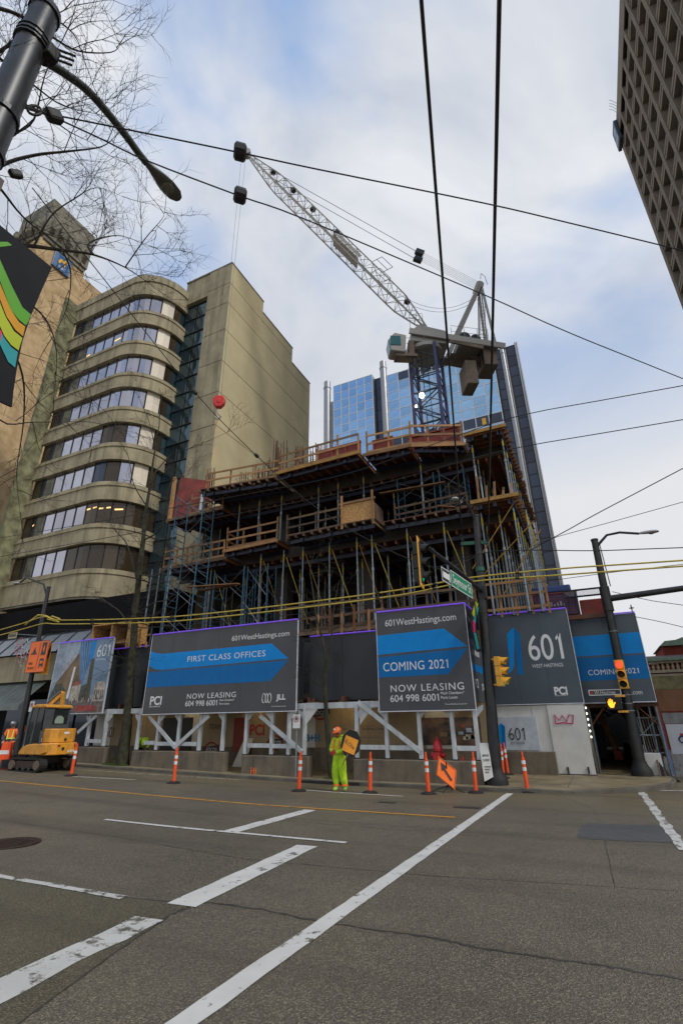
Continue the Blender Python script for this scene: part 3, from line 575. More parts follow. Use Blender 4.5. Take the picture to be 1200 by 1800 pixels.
# ------------------------------------------------------------------ concrete grid tower on the right
rt = thing('grid_tower', 'brown concrete tower with a deep grid of recessed windows overhead at right', 'tower', (24, 60, 0))
RTC = mat('brown_precast', (0.185,0.15,0.108), 0.85, var=0.15, scale=.5, grime=0.3, gscale=(.5,.5,.1))
ZF = [95.3-4.3*k for k in range(22)]
YC = [71.7-0.55-4.03*j for j in range(14)]
b = MB(); b.box(23.1,50,20,71.6,0,100.0); make('inner_wall', b, mat('tower_dark_core', (0.03,0.025,0.02), 0.7), rt)
b = MB(); b.box(22.0,23.2,20,71.75,98.5,100.4); make('parapet', b, RTC, rt)
for i in range(13):
    b = MB(); b.box(21.97,22.1,20+4.03*i-.6,20+4.03*i+3.38,98.5-1.2,98.48); make('parapet_panel', b, RTC, rt)
for k, z in enumerate(ZF[:12]):
    for j in range(13):
        b = MB(); b.box(22.02,23.15,YC[j]-3.98,YC[j]+0.0,z-1.32,z-0.02) if False else None
    b = MB(); b.box(22.12,23.12,20,71.7,z-1.35,z); make('floor_band', b, RTC, rt)
    b = MB(); b.box(22.06,22.125,20,71.7,z-.75,z-.66); make('band_groove_rib', b, RTC, rt)
for j in range(14):
    y = YC[j]
    b = MB(); b.box(22.0,23.11,y-.42,y-.03,0,97.3); b.box(22.0,23.11,y+.03,y+.42,0,97.3); b.box(22.08,23.1,y-.03,y+.03,0,97.3); make('vertical_fin', b, RTC, rt)
pm = MB().box(22.85,22.9,-3.58,0,0,2.93).mesh('window_pane'); pm.materials.append(glass('tower_window_glass', (0.45,0.5,0.6), 0.08, 0.85, rnd=.25))
bm_ = MB().box(22.8,22.849,-1.35,-1.25,0,2.93).mesh('window_bar'); bm_.materials.append(DSTEEL)
for j in range(13):
    for k in range(11):
        inst('window_pane', pm, rt, Matrix.Translation((0, YC[j]-.43, ZF[k]+.01)))
        inst('window_bar', bm_, rt, Matrix.Translation((0, YC[j]-.43, ZF[k]+.01)))
b = MB(); b.box(22,50,71.61,71.8,0,100.3); make('end_wall', b, RTC, rt)
rs = thing('rooftop_sign', 'dark blue sign box at the top corner of the brown grid tower', 'sign', (21.7, 71, 97))
b = MB(); b.box(21.4,21.96,69.6,72.2,95.2,100.2); make('sign_box', b, mat('faded_navy', (.03,.045,.08), .5), rs, bevel=.08)
b = MB(); b.box(21.385,21.398,69.9,71.9,96.2,97.2); b.box(21.385,21.398,69.9,71.3,97.8,99.0); make('sign_mark', b, mat('sign_faded_print', (0.3,0.36,0.45), 0.5), rs)
for i in range(4):
    b = MB(); b.tube([(21.98,68.5-i*.5,100.4),(21.6,68.4-i*.5,101.2),(21.1,68.3-i*.5,101.6+.2*(i%2))], .03, 5); make('antenna', b, DSTEEL, rt)

# ------------------------------------------------------------------ red brick heritage building far right
hb = thing('brick_station', 'red brick heritage building with cream cornice and green copper roof far behind', 'building', (12, 65, 0))
BRICK = mat('red_brick', (0.24,0.045,0.025), 0.85, var=0.2, scale=3); CREAM = mat('cream_terracotta', (0.5,0.42,0.31), 0.8, grime=.3); COPPER = mat('green_copper', (0.25,0.36,0.26), 0.6, grime=.3, gscale=(2,2,1))
def hz_(y): return onY(1180, y, 60).z
b = MB(); b.box(5.5,40,60.3,75,-3,hz_(1165)); make('wall', b, BRICK, hb)
b = MB(); b.box(5.3,40,59.9,60.29,hz_(1191),hz_(1184)); make('string_course', b, CREAM, hb)
b = MB(); b.box(5.2,40,59.8,60.29,hz_(1182),hz_(1177)); make('cornice_base', b, CREAM, hb)
for i in range(40):
    b = MB(); b.lathe([(.1,0),(.16,.25),(.08,.5),(.12,.62)], 6, (5.4+i*.42,60.0,hz_(1177)+.002)); make('baluster', b, CREAM, hb)
b = MB(); b.box(5.2,40,59.8,60.2,hz_(1177)+.64,hz_(1177)+.85); make('balustrade_rail', b, CREAM, hb)
b = MB(); b.box(5.2,40,59.5,60.5,hz_(1161),hz_(1156)); make('copper_eave', b, COPPER, hb)
b = MB(); b.add([(5.2,59.6,hz_(1156)+.01),(40,59.6,hz_(1156)+.01),(40,63,hz_(1146)),(5.2,63,hz_(1146))], [(0,1,2,3)]); make('roof', b, mat('slate_purple', (0.16,0.11,0.11), .8), hb)
for i in range(12):
    for s in (0, .75):
        b = MB(); b.box(6.2+i*2.6+s,6.7+i*2.6+s,60.2,60.29,hz_(1200),hz_(1192)); make('window', b, GLD, hb); b = MB(); b.box(6.15+i*2.6+s,6.75+i*2.6+s,60.1,60.28,hz_(1191.8),hz_(1190)); make('lintel', b, CREAM, hb)
x0 = onY(1158,1140,64).x
b = MB(); b.box(x0+.3,x0+14,64,72,4,onY(1170,1136,64).z); make('gable_wall', b, BRICK, hb)
b = MB(); b.prism([(0,0),(.6,.5),(1.6,.55),(3,1.0),(4.5,1.1),(5.2,1.5),(14,1.5),(14,0)], (x0,63.6,onY(1170,1136,64).z+.01), (1,0,0), (0,0,1), (0,8,0)); make('copper_roof', b, COPPER, hb)
b = MB(); b.lathe([(.5,0),(.5,.35),(.35,.6),(.1,.7)], 12, (x0+2.6,63.8,onY(1170,1143,64).z)); make('round_dormer', b, CREAM, hb)
b = MB(); b.ball((x0+1.9,64.5,onY(1170,1131,64).z), .8,.4,.25); b.ball((x0+2.4,64.5,onY(1170,1131,64).z+.2), .5,.3,.25); make('roof_ornament', b, COPPER, hb, True)
ORD = ['first','second','third','fourth','fifth','sixth','seventh','eighth','ninth','tenth','eleventh','twelfth']
# ------------------------------------------------------------------ the unfinished building
Z1, Z2, Z3 = 6.0, 10.75, 14.25
ub = thing('unfinished_building', 'concrete building frame under construction with open floors behind the hoarding', 'building', (-12, 28, 0))
for z in (Z1, Z2, Z3):
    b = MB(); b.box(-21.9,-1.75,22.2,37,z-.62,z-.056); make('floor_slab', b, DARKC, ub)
    b = MB(); b.box(-21.9,-1.75,22.2,37,z-.66,z-.625); make('soffit_formwork', b, RWOOD, ub)
    for i in range(33):
        x = -21.6+i*.61; b = MB(); b.box(x-.05,x+.05,22.25,30,z-.84,z-.662); make('soffit_joist', b, JOIST if i % 3 else DWOOD, ub)
    for y in (22.6, 24.6, 26.6): b = MB(); b.box(-21.8,-3.4,y-.06,y+.06,z-1.04,z-.842); make('soffit_beam', b, NAVY, ub)
for x in (-20.3,-15.1,-9.9,-4.7):
    for y in (24.0, 31.0):
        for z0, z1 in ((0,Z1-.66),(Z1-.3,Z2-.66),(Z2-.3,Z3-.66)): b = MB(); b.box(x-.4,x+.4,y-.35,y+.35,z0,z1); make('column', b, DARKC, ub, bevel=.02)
for x0, x1, y0, y1 in ((-15.4,-9.2,27.5,27.85),(-15.4,-15.05,27.85,33),(-9.5,-9.2,27.85,33),(-21.9,-1.8,36.7,37)):  # the last is a back wall, added to keep the open floors dark
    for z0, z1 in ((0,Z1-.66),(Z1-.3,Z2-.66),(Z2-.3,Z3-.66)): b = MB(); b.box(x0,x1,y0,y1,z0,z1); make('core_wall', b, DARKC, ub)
# form tables: plywood decks cantilevering over the floor edges
def form_table(label, x0, x1, y0l, y0r, y1, z, front, deep=False, beam=YELW, ply=RWOOD):
    t = thing('form_table', label, 'form table', ((x0+x1)/2, y1, z), 'plywood form tables jutting over the floor edges')
    b = MB(); b.prism([(x0,y0l),(x1,y0r),(x1,y1),(x0,y1)], (0,0,z-.05), (1,0,0), (0,1,0), (0,0,.05)); make('deck', b, ply, t)
    fy = lambda x: y0l+(y0r-y0l)*(x-x0)/(x1-x0)
    if deep:
        k = int((y1-y0l)/.42)
        for i in range(k):
            y = y0l+.12+i*.42; e = random.uniform(0,.16); b = MB(); b.box(x0-.05,x1+e,y-.045,y+.045,z-.23,z-.052); make('joist', b, JOIST, t)
        for x in (x0+.2, x1-.22): b = MB(); b.box(x-.07,x+.07,y0l+.1,y1,z-.46,z-.232); make('stringer', b, NAVY, t)
    else:
        n = max(3, int((x1-x0)/.5))
        for i in range(n+1):
            x = x0+.08+(x1-x0-.16)*i/n; b = MB(); b.box(x-.04,x+.04,fy(x)+(.05 if beam else -.1),y1,z-.21,z-.052); make('joist', b, JOIST if beam else DWOOD, t)
        for q in (.25, 1.35): b = MB(); b.bar((x0+.1,y0l+q,z-.31),(x1-.1,y0r+q,z-.31),.1,.19); make('stringer', b, NAVY, t)
    if beam: b = MB(); b.bar((x0-.08,y0l-.03,z-.1),(x1+.08,y0r-.03,z-.1),.07,.17); make('edge_beam', b, beam, t); 
    for i in range(3):
        x = x0+(x1-x0)*(i+.5)/3; b = MB(); b.bar((x,fy(x)+.1,z-.33),(x,fy(x)+.42,z-.33),.16,.2); make('clamp', b, NAVY, t)
    return t
form_table('plain brown form deck at the left end of the top floor edge', -18.5,-13.55,19.75,20.4,22.6,Z3,1,beam=None)
form_table('long yellow edged form deck left of centre on the top floor', -13.4,-8.45,19.95,19.85,22.6,Z3,1)
form_table('form deck with timber edge in the middle of the top floor', -8.3,-5.95,20.25,20.4,22.6,Z3,1,beam=WOOD)
form_table('angled form deck below the crane mast on the top floor', -5.85,-3.5,20.4,21.5,22.8,Z3,1,beam=WOOD)
form_table('yellow fronted form table at the top right corner of the frame', -3.32,-1.5,20.6,20.6,34,Z3,1,True)
form_table('plank form deck at the left of the second floor edge', -17.3,-13.7,21.0,20.8,23,Z2,1,beam=WOOD)
form_table('form deck on navy beams in the middle of the second floor', -13.0,-8.0,20.7,20.5,23,Z2,1,beam=None)
form_table('form deck right of the plywood box on the second floor', -7.85,-3.5,21.1,21.2,23,Z2,1,beam=None)
form_table('yellow fronted form table at the right corner of the second floor', -3.35,-1.46,20.6,20.6,34,Z2,1,True)
form_table('short form platform below the red panel at far left', -21.9,-17.6,20.95,20.9,23,13.45,1,beam=DWOOD)
form_table('low form platform at far left behind the blue scaffold', -21.9,-17.1,20.95,20.9,23,10.3,1,beam=DWOOD)
form_table('first floor deck edge just above the hoarding', -21.8,-3.6,20.95,20.95,22.3,Z1-.25,1,beam=DWOOD)
# guardrails of raw lumber
def guardrail(label, pts, step=1.6, h=1.05, m=WOOD, toe=True, tall=0.25):
    t = thing('guardrail', label, 'guardrail', pts[0], 'lumber guardrails on the floor edges')
    for a, c in zip(pts[:-1], pts[1:]):
        a = Vector(a); c = Vector(c); d = c-a; n = max(1, round(d.length/step)); o = d.normalized().cross(Vector((0,0,1)))*.05
        for i in range(n+1):
            p = a + d*(i/n); e = random.uniform(.0,.1)+(tall if i % 3 == 0 else 0); b = MB(); b.bar(p+Vector((0,0,-.2)), p+Vector((random.uniform(-.03,.03),random.uniform(-.03,.03),h+e)), .09,.05); make('post', b, m, t)
        for zz in (h-.02, h*.52) + ((.08,) if toe else ()):
            z1, z2 = random.uniform(-.03,.03), random.uniform(-.03,.03); b = MB(); b.bar(a+o+Vector((0,0,zz+z1)), c+o+Vector((0,0,zz+z2)), .035,.11); make('rail', b, m, t)
    return t
guardrail('lumber rail along the left top deck with red bars behind', [(-18.2,20.0,Z3),(-13.5,20.55,Z3)])
guardrail('long lumber rail on the yellow edged top deck', [(-13.3,20.1,Z3),(-8.5,20.0,Z3)], 1.2)
guardrail('lumber rail in front of the red forms on the top deck', [(-8.2,20.4,Z3),(-5.9,20.5,Z3),(-3.6,21.55,Z3)], 1.0)
guardrail('lumber rail around the left second floor deck', [(-17.2,22.6,Z2),(-17.2,21.1,Z2),(-13.8,20.95,Z2)], 1.3)
guardrail('grey lumber rail in the middle of the second floor', [(-13.2,21.0,Z2),(-9.6,20.8,Z2)], 1.5, m=DWOOD)
guardrail('weathered rail at the right part of the second floor', [(-7.3,21.6,Z2),(-3.7,21.4,Z2)], 1.6, h=.8, m=DWOOD)
guardrail('lumber rail on the low platform at far left', [(-21.8,21.05,10.3),(-17.3,21.0,10.3)], .9)
guardrail('lumber rail below the red panel at far left', [(-20.2,21.05,13.45),(-17.7,21.0,13.45)], .8)
guardrail('grey rail on the first floor between the two big signs', [(-13.2,21.05,Z1-.25),(-3.8,21.05,Z1-.25)], 1.1, m=DWOOD, h=1.25)
guardrail('lumber rail above the slate hoarding at right', [(-3.5,21.6,Z1-.1),(-1.0,21.6,Z1-.1)], .6, h=1.25)
for i in range(5):
    x = -3.1+i*.35; b = MB(); b.bar((x,20.9,Z2),(x+.05,20.9+.1*i,Z2+random.uniform(.6,1.5)),.09,.05); solo('lumber_stake', b, WOOD, '%s upright lumber stake from the left on the right second floor form table' % ORD[i], 'stake', (x,20.9,Z2), 'lumber stakes on the right form table')
pb = thing('plywood_box', 'tan plywood edge form box standing on the second floor front edge', 'form box', (-8.9,20.8,Z2))
b = MB(); b.box(-9.75,-8.0,20.5,20.55,Z2+.0,Z2+1.0); make('front_sheet', b, OSB, pb)
b = MB(); b.box(-8.02,-7.97,20.56,21.7,Z2,Z2+.85); make('side_sheet', b, DWOOD, pb)
for x in (-9.7,-8.05): b = MB(); b.box(x-.05,x+.05,20.42,20.49,Z2-.3,Z2+1.5); make('stud', b, WOOD, pb)
b = MB(); b.box(-9.9,-7.9,20.44,20.49,Z2+1.0,Z2+1.12); make('cap', b, WOOD, pb)
# red wall forms
def redform(label, x0, x1, y, z0, z1, ribs=3):
    t = thing('wall_form', label, 'form panel', ((x0+x1)/2, y, z0)); b = MB(); b.box(x0,x1,y,y+.06,z0,z1); make('form_face', b, REDF, t)
    for i in range(ribs+1):
        x = x0+.05+(x1-x0-.1)*i/ribs; b = MB(); b.box(x-.04,x+.04,y-.07,y-.002,z0,z1); make('rib', b, REDF, t)
    b = MB(); b.box(x0-.03,x1+.03,y-.09,y+.06,z1+.002,z1+.08); make('top_rail', b, REDF, t)
redform('dark red wall form left of the gap on the top deck', -11.2,-8.7,20.75,Z3+.002,Z3+1.05)
redform('dark red wall form behind the rail under the blue tower', -8.1,-7.0,21.0,Z3+.002,Z3+1.0,1)
redform('dark red wall form at the foot of the crane mast', -6.4,-3.7,21.75,Z3+.002,Z3+1.15)
redform('small red form leaning by the left end of the top deck', -18.3,-17.0,21.8,Z3,Z3+1.0,2)
rp = thing('red_form', 'large rusty red form panel leaning at the far left floor edge', 'form panel', (-20.8,21.2,13.45))
b = MB(); b.prism([(-22.0,13.3),(-20.2,13.25),(-19.0,14.3),(-19.3,15.7),(-21.6,16.5)], (0,21.3,0), (1,0,0), (0,0,1), (0,.08,0)); make('face', b, REDF, rp)
b = MB(); b.box(-22.08,-21.9,21.1,21.29,13.3,16.5); make('edge_timber', b, WOOD, rp)
b = MB(); b.tube([(-19.4,21.0,13.6),(-19.3,20.98,14.9)], .09, 8); make('white_pipe', b, WPAINT, rp)
# rebar starters
def rebar(x, y, z, n, h, w, label='cluster of upright rebar rising from the top slab'):
    t = thing('rebar_cage', label, 'rebar', (x,y,z), 'rebar starters on the top floor')
    for i in range(n):
        px_, py_ = x+random.uniform(-w,w), y+random.uniform(-.25,.25); b = MB(); b.tube([(px_,py_,z),(px_+random.uniform(-.04,.04),py_,z+h*random.uniform(.8,1.05))], .026, 4); make('bar', b, REBAR, t)
    for k in range(3): b = MB(); b.tube([(x-w,y-.25,z+.2+k*.35),(x+w,y-.25,z+.2+k*.35),(x+w,y+.25,z+.2+k*.35),(x-w,y+.25,z+.2+k*.35),(x-w,y-.25,z+.2+k*.35)], .012, 4); make('tie', b, REBAR, t)
for (px_, n, h) in ((495,16,2.6),(475,6,1.5),(525,8,1.9),(540,8,1.8),(562,8,1.8),(455,8,1.3),(430,7,1.3)):
    p = onY(px_, 800, 21.3); rebar(p.x, 21.3, Z3, n, h+.25, .35 if n < 12 else .55, 'rebar cluster behind the top rail, %s' % {495:'the tallest and thickest',475:'short one left of the tallest',525:'just right of the tallest',540:'second right of the tallest',562:'nearest the dark red form',455:'between the rail corner and the short one',430:'leftmost along the top deck'}[px_])
rebar(-20.3,22.6,Z3-.3,14,3.4,.35,'tall rebar cluster beside the cream concrete wall above the red form')
# shoring posts
def shore(h):
    t = thing('shoring_post', 'steel shoring post with yellow collar propping the floor above', 'shoring post', (0,0,0), 'shoring posts between the floors')
    b = MB(); b.tube([(0,0,0.02),(0,0,h*.62)], .048, 7); make('outer_tube', b, STEEL, t, True)
    b = MB(); b.tube([(0,0,h*.6),(0,0,h-.02)], .036, 7); make('inner_tube', b, STEEL, t, True)
    b = MB(); b.tube([(0,0,h*.585),(0,0,h*.625)], .068, 7); make('collar', b, STEEL, t)
    b = MB(); b.tube([(0,0,h*.86),(0,0,h*.94)], .042, 7); make('yellow_band', b, mat('prop_yellow', (0.4,0.3,0.02), .6), t)
    b = MB(); b.box(-.09,.09,-.09,.09,0,.02); b2 = MB(); b2.box(-.09,.09,-.09,.09,h-.02,h); make('base_plate', b, DSTEEL, t); make('head_plate', b2, DSTEEL, t); return t
def put(proto, spots):
    for i, (x, y, z, sz) in enumerate(spots):
        o = proto if i == 0 else copy_tree(proto); o.location = (x,y,z); o.scale = (1,1,sz); o.rotation_euler.z = random.uniform(0,3)
H1, H2 = 4.05, 2.72
def X(px, py, Y): return onY(px, py, Y).x
s1 = [(X(px_,1000,21.5)+0, 21.5, Z1-.25, (Z2-.4-Z1+.25)/4.3) for px_ in (372,458,498,532,579,628,655,719,787)]
s2 = [(X(px_,860,21.7), 21.7, Z2, (Z3-.4-Z2)/3.0) for px_ in (424,458,496,560,594,639,742)]
for r, y in enumerate((23.1, 25.1, 27.0)):
    for i in range(15 if r < 2 else 10): s1.append((-21.2+i*1.28+random.uniform(-.12,.12)+r*.35, y+random.uniform(-.1,.1), Z1-.3, (Z2-1.03-Z1+.3)/4.3))
    for i in range(13 if r < 2 else 9): s2.append((-20.8+i*1.45+random.uniform(-.12,.12)+r*.4, y+random.uniform(-.1,.1), Z2-.3, (Z3-1.03-Z2+.3)/3.0))
for y in [20.95+1.25*i for i in range(10)]:
    for x in (-3.1, -1.72): s1.append((x, y+.1, Z1-.3, (Z2-.46-Z1+.3)/4.3)); s2.append((x, y+.1, Z2, (Z3-.46-Z2)/3.0))
for y in [21.6+1.25*i for i in range(8)]: s1.append((-2.4, y, Z1-.3, (Z2-.235-Z1+.3)/4.3))
for y in [21.4+.9*i for i in range(9)]: s1.append((-1.25, y, Z1-.3, 1.06)); 
s1 = [(x,y,z,s) for x,y,z,s in s1]; put(shore(4.3), s1); put(shore(3.0), s2)
for i in range(9):
    x, y, z, s = s1[i]
    a = Vector((x+.1,y+.1,z+3.9*s)); c = a + Vector((.9,.9,-3.5)); b = MB(); b.tube([a,c], .024, 5); solo('diagonal_brace', b, CABLEY if i % 2 == 0 else YELW, '%s slanting yellow brace from the left, tied to a front shoring post' % ORD[i], 'brace', tuple(c), 'yellow braces between the shoring posts')
for (a, c) in (((830,1000),(905,880)),((850,1010),(938,915)),((885,1045),(950,930))):
    b = MB(); b.tube([onY(*a,20.9), onY(*c,20.75)], .024, 5); p = onY(*a,20.9); solo('diagonal_brace', b, YELW, '%s long yellow brace under the right corner form tables' % ('topmost' if a[0] == 830 else 'middle' if a[0] == 850 else 'lowest'), 'brace', tuple(p), 'yellow braces under the right corner')
# blue scaffold towers
def scaffold(label, x0, x1, y0, y1, z0, tiers, th=1.75, m=BLUEST, group='blue scaffold towers'):
    t = thing('scaffold_tower', label, 'scaffold', (x0,y0,z0), group)
    for k in range(tiers):
        za, zb = z0+k*th, z0+(k+1)*th-.02
        for x in (x0, x1):
            b = MB()
            for y in (y0, y1): b.tube([(x,y,za),(x,y,zb)], .035, 6)
            for q in range(1,5): b.tube([(x,y0,za+(zb-za)*q/4.6),(x,y1,za+(zb-za)*q/4.6)], .024, 5)
            make('end_frame', b, m, t)
        for y in (y0, y1):
            for s in (0, 1): b = MB(); b.tube([(x0,y-.03*s,za+.15 if s else zb-.15),(x1,y-.03*s,zb-.15 if s else za+.15)], .017, 4); make('cross_brace', b, STEEL, t)
    return t
scaffold('tall blue scaffold tower at the left end of the frame', -20.2,-18.2,19.9,20.85,Z1-2.2,6)
scaffold('blue scaffold tower beside the left second floor deck', -17.9,-15.9,21.1,22.0,Z1-.25,2,1.95)
scaffold('narrow blue scaffold frame below the left plank deck', -15.8,-14.5,21.3,22.1,Z1-.25,2,1.95)
scaffold('blue scaffold tower right of the plywood box', -7.2,-5.3,21.9,23.0,Z2-.3,2,1.4)
scaffold('blue scaffold tower near the top right corner', -5.0,-3.8,21.9,23.0,Z2-.3,2,1.4)
for (a, c, Y, m) in (((330,1032),(420,1026),20.0,WOOD),((355,1038),(415,1028),20.2,JOIST),((668,868),(782,848),21.7,WOOD),((770,890),(800,892),21.2,JOIST)):
    b = MB(); p = onY(*a,Y); q = onY(*c,Y); b.bar(p, q, .22, .05); solo('scaffold_plank', b, m, {330:'pale loose plank laid across the left blue scaffold',355:'short orange plank on the left blue scaffold',668:'long tan plank across the upper right scaffold',770:'short orange plank end by the upper right scaffold'}[a[0]], 'plank', tuple(p), 'planks on the scaffolds')
b = MB(); b.tube([(-20.9,19.6,3.9),(-20.75,19.6,10.2)], .04, 6); b.tube([(-21.5,19.8,3.9),(-21.3,19.8,10.2)], .04, 6); 
tp = thing('tall_post_pair', 'pair of tall steel posts left of the blue scaffold', 'post', (-21.2,19.7,3.9))
for x in (-20.6,-21.4,-22.0): b = MB(); b.tube([(x,20.4,2.5),(x+.05,20.4,10.1)], .045, 6); make('post', b, STEEL, tp)

# ------------------------------------------------------------------ tower crane
cr = thing('tower_crane', 'grey luffing tower crane on a purple mast behind the frame', 'crane', (-7, 30, Z1))
MX0, MX1, MY0, MY1 = -7.95, -6.0, 29.0, 30.95
for x in (MX0, MX1):
    for y in (MY0, MY1): b = MB(); b.bar((x,y,0),(x,y,27.7),.2); make('mast_leg', b, MAST, cr)
BR = mat('mast_brace_steel', (0.04,0.055,0.075), .5, .3, var=.2)
for k in range(11):
    z0 = 12.6+k*1.38; z1 = z0+1.38
    for (p, q) in (((MX0,MY0),(MX1,MY0)),((MX1,MY0),(MX1,MY1)),((MX1,MY1),(MX0,MY1)),((MX0,MY1),(MX0,MY0))):
        b = MB(); b.tube([(*p,z0),(*q,z0)], .045, 5); b2 = MB(); b2.tube([(*p,z0),(*q,z1)] if k % 2 else [(*q,z0),(*p,z1)], .05, 5)
        make('mast_strut', b, BR, cr); make('mast_brace', b2, BR, cr)
    b = MB(); b.tube([(MX0,MY0,z0),(MX1,MY1,z0)], .035, 4); make('mast_strut', b, BR, cr)
    b = MB(); xx = -7.2 if k % 2 else -6.7; b.box(xx-.25,xx+.25,29.9,29.96,z0+.1,z0+1.4); make('mast_ladder', b, BR, cr) if k < 0 else None
for s in (-.2,.2): b = MB(); b.bar((-7+s,29.6,12),(-7+s,29.6,27.5),.05); make('ladder_rail', b, BR, cr)
for k in range(30): b = MB(); b.tube([(-7.2,29.6,12.4+k*.5),(-6.8,29.6,12.4+k*.5)], .02, 4); make('ladder_rung', b, BR, cr)
SW = math.radians(29.2); _mast = set(cr.children)                          # the upper works are built along -X, then slewed round the mast
def unslew(px, py):
    d = ray(px, py); nrm = Vector((-math.sin(SW), math.cos(SW), 0)); c0 = Vector((-7,30,0)); p = CAM + d*((c0-CAM).dot(nrm)/d.dot(nrm))
    return c0 + Matrix.Rotation(-SW,3,'Z') @ (p-c0)
b = MB(); b.prism([(-8.3,.15),(-5.6,.0),(-5.2,.5),(-5.6,1.25),(-7.6,1.75),(-8.2,1.1)], (0,28.9,27.85), (1,0,0), (0,0,1), (0,2.2,0)); make('turntable', b, CRANE, cr, bevel=.05)
b = MB(); b.lathe([(1.35,0),(1.35,.3),(1.1,.4)], 20, (-7,30,27.5)); make('slewing_ring', b, CRANE, cr, True)
for y in (28.72,31.1):
    b = MB(); b.bar((-8.4,y,28.75),(-1.2,y,27.6),.14,.5); make('deck_girder', b, CRANE, cr)
    b = MB(); b.bar((-5.4,y,27.9),(-2.9,y,27.4),.12,.3); make('lower_girder', b, CWEIGHT, cr)
b = MB(); b.add([(-5.2,29.3,27.3),(-2.9,29.3,27.0),(-2.9,30.7,27.0),(-5.2,30.7,27.3)], [(0,1,2,3)]); make('deck_plate', b, CWEIGHT, cr)
for (x, z, r) in ((-4.1,28.6,.42),(-3.3,28.45,.38)): b = MB(); b.tube([(x,28.9,z),(x,30.9,z)], r, 14); make('winch_drum', b, DSTEEL, cr, True)
b = MB(); b.box(-4.6,-2.7,29.2,30.7,27.9,28.35); make('winch_bed', b, CRANE, cr, bevel=.03)
b = MB(); b.box(-2.8,-1.75,29.1,30.9,26.2,28.3); make('counterweight', b, CWEIGHT, cr, bevel=.05)
for i in range(3): b = MB(); b.box(-2.82,-2.802,29.1+i*.7,29.5+i*.7,26.3,28.2); make('weight_strap', b, DSTEEL, cr)
b = MB(); b.box(-4.25,-3.4,29.2,30.8,24.5,26.6); make('counterweight', b, CWEIGHT, cr, bevel=.05)
b = MB(); b.box(-3.95,-3.65,29.6,30.4,26.6,27.3); make('weight_hanger', b, DSTEEL, cr)
b = MB(); b.prism([(0,0),(1.05,-.1),(1.2,1.45),(.35,1.65),(-.12,.95)], (-9.95,28.3,26.5), (1,0,0), (0,0,1), (0,1.1,0)); make('cab', b, CRANE, cr, bevel=.06)
b = MB(); b.prism([(-.02,.06),(-.14,.93),(.33,1.6),(.36,1.54),(-.08,.95),(.03,.08)], (-9.98,28.35,26.5), (1,0,0), (0,0,1), (0,1.0,0)); make('cab_window', b, mat('cab_teal_glass', (0.04,0.13,0.13), .08, .5), cr)
b = MB(); b.box(-9.95,-9.2,28.26,28.295,26.95,27.8); make('cab_window', b, MATS['cab_teal_glass'], cr)
b = MB(); b.box(-9.6,-8.0,28.5,29.3,26.2,26.42); make('cab_floor', b, CWEIGHT, cr); b = MB(); b.box(-8.5,-8.1,28.8,29.2,26.43,27.9); make('cab_mount', b, CWEIGHT, cr)
b = MB(); b.tube([(-8.2,28.7,26.2),(-8.2,28.7,25.5)], .12, 8); b.tube([(-8.5,28.7,25.45),(-7.9,28.7,25.45)], .13, 8); make('slew_motor', b, DSTEEL, cr)
for y in (28.7, 31.2):
    for zz in (.55, 1.1): b = MB(); b.tube([(-8.3,y,29.2+zz),(-7.3,y,29.4+zz)], .02, 4); b.tube([(-5.2,y,28.3+zz),(-2.4,y,28.0+zz)], .02, 4); make('handrail', b, CRANE, cr)
    for x in (-8.3,-7.3,-5.2,-4.2,-3.2,-2.4): b = MB(); b.tube([(x,y,28.1),(x,y,29.2 if x > -6 else 30.4)], .02, 4); make('handrail_post', b, CRANE, cr)
JF, JT = unslew(748,578), unslew(434,270); jd = (JT-JF).normalized(); jl = (JT-JF).length; jn = Vector((0,1,0)); ju = jd.cross(jn).normalized()
if ju.z < 0: ju = -ju
def jp(s, a, c):                                                          # along the jib, across, up; tapered ends
    k = min(1.0, .25+s/4.0, .12+(jl-s)/5.5); return JF + jd*s + jn*(a*.56*k) + ju*(c*.52*min(1.0, .15+s/4.0, .12+(jl-s)/5.5))
nb = 24
for a in (-1,1):
    for c in (-1,1): b = MB(); b.tube([jp(jl*i/nb,a,c) for i in range(nb+1)], .062 if c < 0 else .055, 6); make('jib_chord', b, CRANE, cr)
for i in range(nb):
    s0, s1_, sm = jl*i/nb, jl*(i+1)/nb, jl*(i+.5)/nb
    for a in (-1,1):
        b = MB(); b.tube([jp(s0,a,-1), jp(sm,a,1), jp(s1_,a,-1)], .026, 4); make('jib_lacing', b, CRANE, cr)
    for c in (-1,1):
        b = MB(); b.tube([jp(s0,-1,c), jp(s1_,1,c)] if i % 2 else [jp(s0,1,c), jp(s1_,-1,c)], .024, 4); make('jib_lacing', b, CRANE, cr)
        b = MB(); b.tube([jp(s0,-1,c), jp(s0,1,c)], .024, 4); make('jib_strut', b, CRANE, cr)
b = MB(); b.add([jp(8.6,-1,-.2),jp(8.6,1,-.2),jp(12,1,-.2),jp(12,-1,-.2)], [(0,1,2,3)]); b.add([jp(8.6,-1,.6),jp(8.6,-1,-.1),jp(12,-1,-.1),jp(12,-1,.6)], [(0,1,2,3)]); make('jib_panel', b, CRANE, cr)
for (s, q) in ((6.2,.0),(7.6,.0)):
    for a in (-1,1): b = MB(); b.tube([jp(s,a,1), jp(s,a,1)+ju*1.1], .03, 4); make('jib_rail_post', b, DSTEEL, cr)
for a in (-1,1):
    for q in (.55,1.1): b = MB(); b.tube([jp(6.2,a,1)+ju*q, jp(7.6,a,1)+ju*q], .03, 4); make('jib_rail', b, DSTEEL, cr)
for s in (3,12.5,16,19,22): b = MB(); p = jp(s,0,1); b.ball(p+ju*.15, .28,.28,.2); make('rope_sheave', b, DSTEEL, cr)
